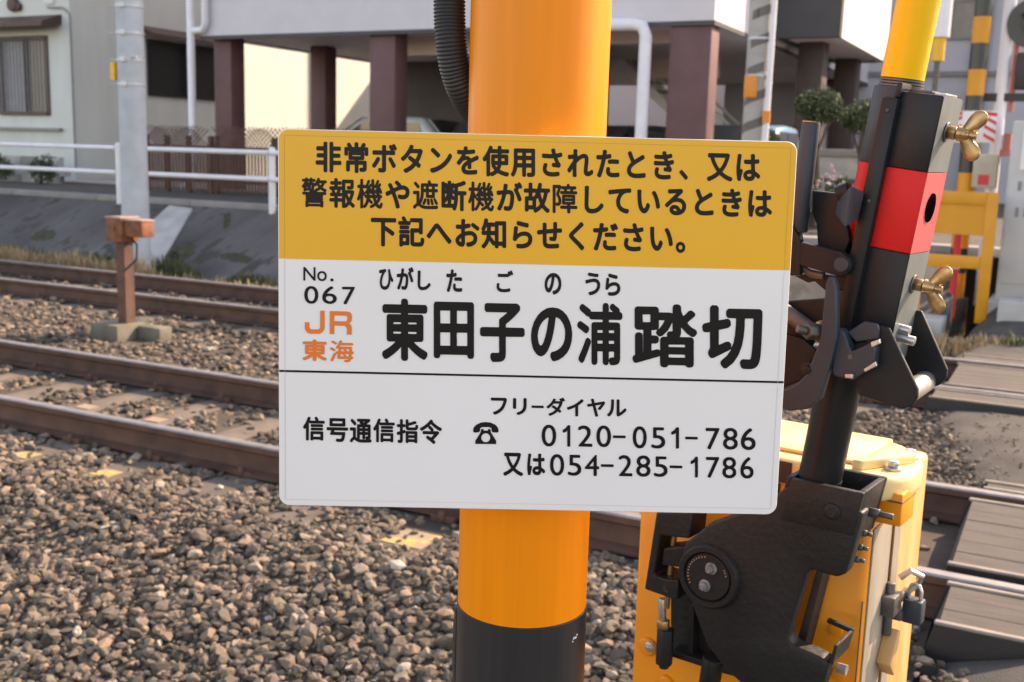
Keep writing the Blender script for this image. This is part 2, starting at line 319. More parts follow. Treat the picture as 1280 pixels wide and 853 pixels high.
# ------------------------------------------------------------------ railway tracks
RAILP = [(-0.0635, 0), (0.0635, 0), (0.0635, 0.011), (0.012, 0.027), (0.0075, 0.045), (0.0075, 0.104), (0.0325, 0.118), (0.0325, 0.146), (0.024, 0.153), (-0.024, 0.153), (-0.0325, 0.146), (-0.0325, 0.118), (-0.0075, 0.104), (-0.0075, 0.045), (-0.012, 0.027), (-0.0635, 0.011)]
def rail_part(y, parent, s0, s1):
    g = G(); g.px([(y + a, b - 0.153) for a, b in RAILP], s0, s1, 0)
    o = g.build('rail', [M['rail_brown'], M['rail_head']], parent, smooth=30)
    for p in o.data.polygons:
        if p.normal.z > 0.4 and p.center.z > -0.012: p.material_index = 1
    return o
def sleeper_mesh(half=1.0):
    g = G(); sec = [(-0.125, -0.20), (0.125, -0.20), (0.11, 0.0), (-0.11, 0.0)]
    g.loft([(x, -half, z) for x, z in sec], [(x, half, z) for x, z in sec])
    return g.build('sleeper', M['sleeper'], None, bevel=0.012)
def clip_mesh():
    g = G(); g.box(-0.06, 0.06, -0.075, -0.045, 0.0, 0.03); g.box(-0.06, 0.06, 0.045, 0.075, 0.0, 0.03)
    for y in (-0.075, 0.075): g.cyl((0, y, 0), (0, y, 0.055), 0.016, n=8)
    return g.build('rail_clip', M['rail_brown'], None, bevel=0.003, seg=1)
sl0 = sleeper_mesh(); cl0 = clip_mesh()
gm = G(); gm.box(-0.098, 0.098, -0.975, -0.80, 0.0005, 0.004); mk0 = gm.build('paint_mark', M['mark_yellow'], None)
gm = G(); gm.box(-0.06, 0.06, -0.085, -0.0, 0.001, 0.005); mk1 = gm.build('paint_mark', M['mark_yellow'], None)
gm = G(); gm.box(-0.07, 0.05, -0.975, -0.87, 0.0005, 0.004); mk2 = gm.build('paint_mark', M['mark_yellow'], None)
first = [True]
def track(dc, y0, y1, label, marks, s_first, s_last):
    t = thing('railway_track', label, 'railway track', W(0, dc, 0))
    rail_part(y0 - dc, t, -70, 14); rail_part(y1 - dc, t, -70, 14)
    s = -2.30; ss = []
    while s > s_last: ss.append(s); s -= 0.578
    s = -2.30 + 0.578
    while s < s_first: ss.append(s); s += 0.578
    for s in ss:
        o = sl0 if first[0] else sl0.copy()
        if not first[0]: COL.objects.link(o)
        o.parent = t; o.location = (s, random.uniform(-.02, .02), -0.16 + random.uniform(-.006, .004)); o.rotation_euler = (0, 0, random.uniform(-.012, .012))
        for y in (y0 - dc, y1 - dc):
            c = cl0 if first[0] else cl0.copy()
            if not first[0]: COL.objects.link(c)
            first[0] = False; c.parent = o; c.location = (0, y, 0)
        for a, b, kind in marks:
            if a < s < b:
                src = (mk0, mk1, mk2)[kind]
                c = src.copy(); COL.objects.link(c); c.parent = o
    return t
track(4.535, 3.96, 5.12, 'nearer railway track with two brown rails close behind the yellow post', [(-2.4, -2.2, 0), (-4.2, -3.9, 2), (-4.7, -4.55, 2), (-4.7, -4.55, 1), (-5.3, -5.1, 1)], -0.5, -16)
track(8.10, 7.52, 8.68, 'farther railway track running along the foot of the concrete embankment', [], -0.9, -26)
bpy.data.objects.remove(mk2); bpy.data.objects.remove(mk0); bpy.data.objects.remove(mk1)

# ------------------------------------------------------------------ crossing panels between the rails
def panel(d0, d1, s0, s1, z, label):
    t = thing('crossing_deck', label, 'crossing deck', W(s0, d0, 0), group='crossing deck panels beside the rails')
    wd = d1 - d0; ln = s1 - s0; nb = max(2, int(round(wd / 0.155)))
    for k in range(nb):
        a = 0.03 + (wd - 0.06) * k / nb; b = 0.03 + (wd - 0.06) * (k + 1) / nb
        dz = random.uniform(-.001, .001); rs = 0.03 * (d1 > 7)
        g = G(); g.loft([(0.012 + rs, a + .0012, -0.14), (ln, a + .0012, -0.14), (ln, b - .0012, -0.14), (0.012 + rs, b - .0012, -0.14)],
                        [(0.05, a + .0012, z + dz), (ln, a + .0012, z + dz), (ln, b - .0012, z + dz), (0.05, b - .0012, z + dz)])
        g.build('plank', M['panel'], t, bevel=0.0015, seg=1, smooth=0)
    for a in (0.0, wd - 0.028):
        g = G(); g.loft([(0.002, a + .002, -0.15), (ln, a + .002, -0.15), (ln, a + .026, -0.15), (0.002, a + .026, -0.15)], [(0.038, a + .002, z - .004), (ln, a + .002, z - .004), (ln, a + .026, z - .004), (0.038, a + .026, z - .004)]); g.build('edge_shade', M['rubber'], t)  # dark edge below the strip: shade put into the colour
        g = G(); g.box(0.036, ln, a, a + .028, z - .0038, z + .008)
        g.build('edge_strip', M['panel_edge'], t, bevel=0.004, seg=1)
    return t
panel(3.50, 3.90, -0.30, 6.0, -0.008, 'brown plank crossing panel just in front of the nearest rail, by the barrier machine')
panel(4.09, 5.00, -0.32, 6.0, -0.012, 'wide brown plank crossing panel between the two nearer rails')
panel(5.19, 5.34, -0.28, 6.0, -0.012, 'narrow crossing panel strip just behind the nearer track')
panel(7.14, 7.45, -0.74, 6.0, -0.010, 'narrow crossing panel in front of the farther track')
panel(7.65, 8.55, -0.70, 6.0, -0.012, 'brown crossing panel between the two rails of the farther track')
panel(8.76, 9.0, -0.70, 6.0, -0.012, 'narrow crossing panel behind the farther track before the dry grass')

# ------------------------------------------------------------------ ballast stones
def ico(sub):
    bm = bmesh.new(); bmesh.ops.create_icosphere(bm, subdivisions=sub, radius=1.0); bm.verts.ensure_lookup_table()
    v = np.array([p.co[:] for p in bm.verts]); f = np.array([[q.index for q in a.verts] for a in bm.faces]); bm.free(); return v, f
def quat_rot(n):
    q = rng.normal(size=(n, 4)); q /= np.linalg.norm(q, axis=1)[:, None]; w_, x, y, z = q.T
    return np.stack([np.stack([1 - 2 * (y * y + z * z), 2 * (x * y - z * w_), 2 * (x * z + y * w_)], 1), np.stack([2 * (x * y + z * w_), 1 - 2 * (x * x + z * z), 2 * (y * z - x * w_)], 1), np.stack([2 * (x * z - y * w_), 2 * (y * z + x * w_), 1 - 2 * (x * x + y * y)], 1)], 1)
BV, BF = [], []; boff = [0]
def stones(n, s0, s1, d0, d1, sub, rmin, rmax, layers=1, keep=None, lift=0.0):
    v, f = ico(sub); s = rng.uniform(s0, s1, n); d = rng.uniform(d0, d1, n)
    ok = np.ones(n, bool)
    if keep is not None: ok &= keep(s, d)
    s, d = s[ok], d[ok]; n = len(s)
    z = np.interp(d, [p[0] for p in BED], [p[1] for p in BED]) + lift
    r = rmin + (rmax - rmin) * rng.random(n) ** 2.2
    z = z + rng.uniform(-0.3, 0.75, n) * r
    sc = r[:, None] * np.stack([rng.uniform(.85, 1.35, n), rng.uniform(.7, 1.05, n), rng.uniform(.5, .8, n)], 1)
    nz = 1 + rng.uniform(-.30, .26, (n, len(v), 1)) * (1.25 if sub == 1 else .8)
    P = v[None] * nz
    # clip by a few random planes for broken, angular faces
    for _ in range(4 if sub > 1 else 2):
        pn = rng.normal(size=(n, 3)); pn /= np.linalg.norm(pn, axis=1)[:, None]; h = rng.uniform(.5, .85, n)
        dist = np.einsum('nvk,nk->nv', P, pn) - h[:, None]; P = P - np.maximum(dist, 0)[..., None] * pn[:, None]
    P = P * sc[:, None]
    # lie mostly flat: small tilts and a free spin
    R = quat_rot(n); th = rng.uniform(0, 2 * np.pi, n); tl = rng.normal(0, .45, n)
    c, q = np.cos(th), np.sin(th); ct, st = np.cos(tl), np.sin(tl); o0 = np.zeros(n); o1 = np.ones(n)
    Rz = np.stack([np.stack([c, -q, o0], 1), np.stack([q, c, o0], 1), np.stack([o0, o0, o1], 1)], 1)
    Rx = np.stack([np.stack([o1, o0, o0], 1), np.stack([o0, ct, -st], 1), np.stack([o0, st, ct], 1)], 1)
    P = np.einsum('nij,njk,nvk->nvi', Rz, Rx, P) + np.stack([s, d, z], 1)[:, None]
    F_ = f[None] + (np.arange(n) * len(v))[:, None, None] + boff[0]
    BV.append(P.reshape(-1, 3)); BF.append(F_.reshape(-1, 3)); boff[0] += n * len(v)
def off_sleepers(s, d):
    ph = ((s + 2.30) / 0.578) % 1.0; ph = np.minimum(ph, 1 - ph) * 0.578
    on = (ph < 0.135) & (((d > 3.50) & (d < 5.56)) | ((d > 7.08) & (d < 9.14)))
    rail = (np.abs(d - 3.96) < .085) | (np.abs(d - 5.12) < .085) | (np.abs(d - 7.52) < .085) | (np.abs(d - 8.68) < .085)
    return ~(on & (rng.random(len(s)) > 0.10)) & ~rail & ~((s > -7.10) & (s < -6.55) & (d > 6.17) & (d < 6.53))
stones(21000, -5.0, -0.34, 1.7, 3.85, 1, 0.013, 0.031, keep=off_sleepers)
stones(6500, -5.0, -0.34, 1.7, 3.85, 2, 0.013, 0.030, keep=off_sleepers)
stones(300, -3.6, -0.9, 1.7, 3.45, 2, 0.030, 0.040, keep=off_sleepers)
stones(3600, -9.0, -5.0, 2.4, 3.85, 1, 0.018, 0.036, keep=off_sleepers)
stones(13000, -11.0, -0.42, 3.8, 7.2, 1, 0.018, 0.037, keep=off_sleepers)
stones(3000, -4.0, -0.42, 5.2, 7.2, 1, 0.020, 0.040, keep=off_sleepers)
stones(9500, -21.0, -0.8, 7.0, 10.6, 1, 0.022, 0.045, keep=off_sleepers)
stones(3500, -24.0, -9.0, 3.8, 7.2, 1, 0.024, 0.046, keep=off_sleepers)
stones(1300, -0.95, -0.10, 5.3, 7.12, 1, 0.008, 0.022, lift=0.07)
stones(260, -0.4, 0.25, 5.3, 7.12, 1, 0.006, 0.013, lift=0.112)
stones(700, -0.55, -0.12, 2.0, 3.48, 1, 0.008, 0.022, lift=0.06)
bo = raw('ballast', np.concatenate(BV), np.concatenate(BF), M['stone']); frame_obj(bo)
tag(bo, 'grey and brown crushed stone ballast lying around the tracks', 'ballast', kind='stuff'); del BV, BF
# ================================================================== plants
def blades(name, label, m, spots, kind='stuff', n=400, h=(0.12, 0.35)):
    V, Fc = [], []; o = 0
    for (s, d, z, rs, rd, k, hs) in spots:
        for _ in range(int(n * k)):
            a = random.uniform(0, 6.28); q = math.sqrt(random.random()); x = s + rs * q * math.cos(a); y = d + rd * q * math.sin(a)
            H = random.uniform(*h) * hs * (1.15 - 0.6 * q); b = random.uniform(0, 6.28); ln = random.uniform(.1, .6) * H; wd = random.uniform(.004, .010)
            dx, dy = math.cos(b), math.sin(b); px_, py_ = -dy * wd, dx * wd; zz = z + (y - d) * 0.44 if d > 10.3 else z
            V += [(x - px_, y - py_, zz), (x + px_, y + py_, zz), (x + dx * ln * .35 - px_ * .8, y + dy * ln * .35 - py_ * .8, zz + H * .6), (x + dx * ln * .35 + px_ * .8, y + dy * ln * .35 + py_ * .8, zz + H * .6), (x + dx * ln, y + dy * ln, zz + H)]
            Fc += [(o, o + 1, o + 3), (o, o + 3, o + 2), (o + 2, o + 3, o + 4)]; o += 5
    ob = raw(name, V, Fc, m); frame_obj(ob); return tag(ob, label, 'grass', kind='stuff')
gz_ = -0.33
blades('green_grass', 'low green weeds along the foot of the concrete embankment', M['grass_green'], [(-14.6 + i * .45, 10.45 + random.uniform(-.05, .25), -0.26, .35, .22, random.uniform(.1, .6), random.uniform(.5, 1.1)) for i in range(10)] + [(-10.2, 10.5, -.3, .3, .12, .4, .5), (-9.2, 10.6, -.3, .4, .12, .6, .6), (-8.6, 10.5, -.3, .5, .12, .5, .5)])
blades('dry_grass', 'straw coloured dry grass tufts beside the farther rail', M['grass_dry'], [(-14.8 + i * .42, 10.05 + random.uniform(-.12, .12), -0.30, .34, .18, random.uniform(.6, 1.8), random.uniform(.6, 1.2)) for i in range(11)] + [(-11.3 + i * .5, 10.15, -0.30, .3, .12, .25, .5) for i in range(6)])
blades('dry_grass', 'patch of dry grass beside the crossing behind the far track, below the orange frame', M['grass_dry'], [(-0.95, 9.7, -.12, .35, .25, 1.4, .55), (-0.55, 9.9, -.1, .3, .2, .8, .5)])
blades('green_grass', 'few green weeds beside the dry grass at the crossing edge', M['grass_green'], [(-0.3, 9.9, -.05, .15, .15, .3, .5), (-1.3, 9.6, -.15, .2, .15, .3, .4)])
def leaf_cloud(name, parent, clumps, n, size, m):
    V, Fc = [], []; o = 0
    for (cx, cy, cz, rx, ry, rz) in clumps:
        for _ in range(n):
            v = Vector((random.gauss(0, 1), random.gauss(0, 1), random.gauss(0, 1))).normalized() * (random.random() ** 0.35) * random.uniform(.88, 1.06)
            p = Vector((cx + v.x * rx, cy + v.y * ry, cz + v.z * rz)); a = Vector((random.gauss(0, 1), random.gauss(0, 1), random.gauss(0, 1))).normalized(); b = a.orthogonal().normalized(); s = size * random.uniform(.6, 1.3)
            V += [p - a * s, p + b * s * .45, p + a * s, p - b * s * .45]; Fc += [(o, o + 1, o + 2), (o, o + 2, o + 3)]; o += 4
    return raw(name, V, Fc, m, parent)
def topiary(s, d, zc, r, label, ground=0.55):
    t = thing('clipped_shrub', label, 'shrub', W(s, d, ground)); h = zc - ground
    g = G(); g.tube([(0, 0, 0), (.03, 0, h * .4), (-.02, .02, h * .75), (0, 0, h)], .04, n=8, radii=[.06, .05, .04, .02])
    for k in range(4): a = k * 1.6; g.tube([(0, 0, h * .6), (math.cos(a) * r * .4, math.sin(a) * r * .4, h * .85), (math.cos(a) * r * .6, math.sin(a) * r * .6, h)], .015, n=6)
    g.build('trunk', M['bark'], t)
    cl = [(0, 0, h, r, r, r * .85)] + [(math.cos(k) * r * .45, math.sin(k) * r * .45, h + random.uniform(-.15, .3) * r, r * .6, r * .6, r * .5) for k in range(4)]
    leaf_cloud('crown', t, cl, 1100, .026, M['leaf'])
topiary(-3.25, 15.3, 2.2, 0.33, 'round clipped shrub behind the dark brown pillar, left of the black gate arm')
topiary(-2.52, 14.6, 2.02, 0.30, 'dome shaped clipped shrub just left of the black arm, above the planter wall')
topiary(-4.55, 17.5, 1.75, 0.25, 'small pale green shrub beside the big maroon pillar', 0.55)

# ================================================================== guard rail along the street
def guard_section(s0, s1, label):
    t = thing('guardrail', label, 'guardrail', W(s0, 12.42, 0.45), group='white pipe guardrail sections along the street')
    L_ = s1 - s0; n = max(1, int(round(L_ / 3.1)))
    for k in range(n + 1):
        x = L_ * k / n
        if k == 0 and s0 > -10.5: continue
        g = G(); g.cyl((x, 0, 0), (x, 0, 0.96), 0.052, n=14); g.ball((x, 0, .96), .052, 12, sq=(1, 1, .4)); g.build('post', M['white_paint'], t)
    for z in (0.90, 0.52):
        g = G(); g.cyl((-0.1, -0.05, z), (L_ - 0.02, -0.05, z), 0.036, n=12); g.build('pipe', M['white_paint'], t)
for a, b, lb in ((-20.2, -16.95, 'white pipe guardrail section at the far left end of the street'), (-16.85, -13.42, 'white pipe guardrail section left of the concrete utility pole'), (-13.1, -10.36, 'white pipe guardrail section between the utility pole and the sign edge'), (-10.25, -4.2, 'white pipe guardrail section hidden mostly behind the sign')):
    guard_section(a, b, lb)

# ================================================================== utility pole on the left
t = thing('utility_pole', 'pale concrete utility pole with step bands standing at the embankment, left of the sign', 'utility pole', W(-10.86, 10.3, -0.35))
g = G(); g.cyl((0, 0, 0), (0, 0, 8.0), 0.175, 0.150, n=28); g.build('shaft', M['pole_concrete'], t)
for z in (3.46, 3.13, 2.80, 2.50, 3.8, 4.2):
    g = G(); g.cyl((0, 0, z), (0, 0, z + .03), 0.1765, n=28); g.box(.02, .08, -.20, -.165, z - .012, z + .045); g.cyl((-.15, -.08, z + .015), (-.24, -.12, z + .015), .011, n=8)
    g.build('step_band', M['strap'], t)
g = G(); g.box(-.20, -.13, -.16, -.10, 2.56, 2.78); g.build('yellow_tag', M['tag_yellow'], t)
g = G(); g.cyl((0, 0, 2.55), (0, 0, 2.77), .1705, n=28); g.build('paper_wrap', M['pole_concrete'], t)
g = G(); g.tube([(.13, -.12, 2.83), (.27, -.16, 2.84)], .012, n=8); g.build('step_bolt', M['steel'], t)

# ================================================================== rusty post between the tracks
t = thing('trackside_post', 'rusty brown post with orange box head on a concrete block between the tracks', 'post', W(-6.83, 6.35, -0.16))
olive = mat('olive_concrete', (0.14, 0.125, 0.095), .95, var=.25, scale=6, bump=.3)
g = G(); g.loft([(-.24, -.20, -.1), (.10, -.20, -.1), (.10, .20, -.1), (-.24, .20, -.1)], [(-.22, -.18, .13), (.08, -.18, .13), (.08, .18, .13), (-.22, .18, .13)]); g.build('concrete_base', olive, t, bevel=.012)
g = G(); g.box(.09, .34, .02, .16, -.1, .11); g.build('concrete_base', olive, t, bevel=.012)
g = G(); g.box(-.047, .047, -.048, -.036, .13, .80); g.box(-.047, .047, .036, .048, .13, .80); g.box(-.012, .012, -.036, .036, .13, .80); g.box(.037, .047, -.036, .036, .13, .80); g.build('post', mat('rust_dark', (0.10, 0.05, 0.035), .8, var=.3, scale=9, bump=.3), t)
g = G(); g.box(-.095, .075, -.10, .09, .80, .985); h_ = g.build('head_box', M['rust'], t, bevel=.006)
g = G(); g.box(-.10, .08, -.105, .095, .985, 1.0); g.build('lid', mat('rust_pale', (0.32, 0.22, 0.19), .7, var=.2, scale=12), h_, bevel=.003)
g = G(); g.cyl((-.01, -.101, .91), (-.01, -.11, .91), .018, n=10); g.build('bolt', M['rust'], h_)
g = G(); g.box(.0785, .27, -.07, .06, .845, .97); a_ = g.build('head_arm', M['rust'], t, bevel=.005)
g = G(); g.box(.081, .275, -.075, .065, .971, .984); g.build('lid', bpy.data.materials['rust_pale'], a_, bevel=.003)
g = G(); g.tube([(.06, .02, .82), (.14, 0, .78), (.15, -.02, .66), (.05, -.065, .56)], .009, n=8); g.build('cable', M['rubber'], t)
# ================================================================== yellow post with the sign
PX_, PY_, PR = 0.0195, 1.139, 0.0715
def onY(px, py, y): r = ray(px, py); return CAMPOS + r * (y / r.y)
zb = onY(650, 786, PY_ - PR).z
t = thing('warning_post', 'thick yellow steel post with black lower sleeve standing in the foreground', 'post', (PX_, PY_, -.6), 0)
zb_ = zb + .6
g = G(); g.cyl((0, 0, zb_ + .0005), (0, 0, 3.2), PR, n=72); g.build('yellow_band', M['post_yellow'], t)
g = G(); g.cyl((0, 0, zb_ - .62), (0, 0, zb_), PR + .0012, n=72); bs = g.build('black_sleeve', M['post_black'], t, bevel=.0005, seg=1)
g = G(); g.cyl((0, 0, -.1), (0, 0, zb_ - .6205), PR, n=72); g.build('yellow_band', M['post_yellow'], t)
g = G(); g.cyl((0, 0, 3.2), (0, 0, 3.55), PR, n=48); g.build('black_sleeve', M['post_black'], t)
g = G()
for k in range(14):                                        # the sleeve's open seam on the left
    a0 = math.radians(176); zz0 = zb_ - .008 - k * .018; zz1 = zz0 - .0179; bl = .0026 + .0012 * math.sin(k * .7)
    g.hexa([(-PR - .001, .006, zz0), (-PR - .001 - bl, .004, zz0), (-PR - .001 - bl, -.004, zz0), (-PR - .001, -.010, zz0)], [(-PR - .001, .006, zz1), (-PR - .001 - bl, .004, zz1), (-PR - .001 - bl, -.004, zz1), (-PR - .001, -.010, zz1)])
g.build('seam_strip', M['post_black'], bs)
g = G(); a = math.radians(-38)
for k in range(7): q = k / 6; g.ball(((PR + .0016) * math.cos(a + .1 * q - .05), (PR + .0016) * math.sin(a + .1 * q - .05), zb_ - .024 + .006 * q + .002 * math.sin(q * 6)), .0010, 6)
g.build('peeled_scratch', M['board_white'], bs)

t = thing('corrugated_conduit', 'black corrugated cable conduit bending in behind the yellow post', 'conduit', (PX_, PY_, 1.5), 0)
pts = [onY(x, y, yy) - Vector((PX_, PY_, 1.5)) for x, y, yy in ((563, -330, 1.15), (562, -120, 1.15), (562, -30, 1.15), (562, 20, 1.15), (564, 55, 1.15), (569, 86, 1.155), (579, 114, 1.165), (594, 138, 1.19), (620, 165, 1.23), (650, 185, 1.235))]
def spline(P, n):
    out = []
    for i in range(len(P) - 1):
        p0, p1, p2, p3 = P[max(i - 1, 0)], P[i], P[i + 1], P[min(i + 2, len(P) - 1)]
        for k in range(n):
            u_ = k / n; out.append(0.5 * ((2 * p1) + (p2 - p0) * u_ + (2 * p0 - 5 * p1 + 4 * p2 - p3) * u_ ** 2 + (3 * p1 - p0 - 3 * p2 + p3) * u_ ** 3))
    return out + [P[-1]]
sp = spline(pts, 60); acc = [0.0]
for i in range(1, len(sp)): acc.append(acc[-1] + (sp[i] - sp[i - 1]).length)
step = .0009; fine = []; L_ = acc[-1]; j = 0; x = 0
while x < L_:
    while acc[j + 1] < x: j += 1
    fine.append(sp[j].lerp(sp[j + 1], (x - acc[j]) / max(1e-9, acc[j + 1] - acc[j]))); x += step
g = G(); g.tube(fine, .0165, n=20, radii=[.0160 + .0006 * (1 if (i % 4) < 2 else -1) for i in range(len(fine))]); g.build('conduit_skin', M['rubber'], t, smooth=60)

SGN = thing('information_sign', 'white and yellow metal notice board with Japanese emergency text fixed to the yellow post', 'sign', (0, 0, 0), 0)
yaw, pit, rol = .019, -.041, -.004; SCn = Vector((.021, 1.05, 1.254))
X_ = Vector((math.cos(yaw), math.sin(yaw), 0)); N_ = X_.cross(Vector((0, 0, 1))); Z2 = Vector((0, 0, 1)) * math.cos(pit) + N_ * math.sin(pit)
X2 = (X_ * math.cos(rol) - Z2 * math.sin(rol)).normalized(); Z3 = (Z2 * math.cos(rol) + X_ * math.sin(rol)).normalized(); Yd = Z3.cross(X2)
SGN.matrix_world = Matrix(((X2.x, Yd.x, Z3.x, SCn.x), (X2.y, Yd.y, Z3.y, SCn.y), (X2.z, Yd.z, Z3.z, SCn.z), (0, 0, 0, 1)))
def SP(px, py):
    r = ray(px, py); t_ = (SCn - CAMPOS).dot(Yd) / r.dot(Yd); P = CAMPOS + r * t_ - SCn; return P.dot(X2), P.dot(Z3)
SW, SH = .5006, .3712
g = G(); g.py(rrect(-SW / 2, SW / 2, -SH / 2, SH / 2, .0105, 8), 0, .0022); g.build('panel', M['sign_white'], SGN, bevel=.0004, seg=1)
e_ = .0007; zl, zr = SP(360, 323.6)[1], SP(985, 338.0)[1]; slope = (zr - zl) / (SP(985, 338)[0] - SP(360, 323.6)[0]); z0_ = zl - slope * SP(360, 323.6)[0]
top = [p for p in rrect(-SW / 2 + e_, SW / 2 - e_, 0, SH / 2 - e_, .010, 8) if p[1] > .05]
g = G(); g.py([(SW / 2 - e_, z0_ + slope * SW / 2)] + top + [(-SW / 2 + e_, z0_ - slope * SW / 2)], -.00025, -.00002); g.build('yellow_field', M['sign_yellow'], SGN)
g = G(); a_, b_ = SP(349, 463.8), SP(979.5, 478); hw = .00105
g.py([(a_[0], a_[1] - hw), (b_[0], b_[1] - hw), (b_[0], b_[1] + hw), (a_[0], a_[1] + hw)], -.0003, -.00003); g.build('divider_line', M['ink'], SGN)
ins = .0062; lw = .00016
for nm, z_a, z_b, mm in (('edge_line', z0_, SH / 2 - ins, mat('film_edge_y', (.42, .24, .03), .4)), ('edge_line', -SH / 2 + ins, z0_ - .001, mat('film_edge_w', (.52, .51, .50), .4))):
    g = G()
    for xx in (-SW / 2 + ins, SW / 2 - ins): g.box(xx - lw, xx + lw, -.0004, -.0003, z_a, z_b)
    zz = z_b if z_b > .1 else z_a; g.box(-SW / 2 + ins + lw * 1.1, SW / 2 - ins - lw * 1.1, -.0004, -.0003, zz - lw, zz + lw); g.build(nm, mm, SGN)
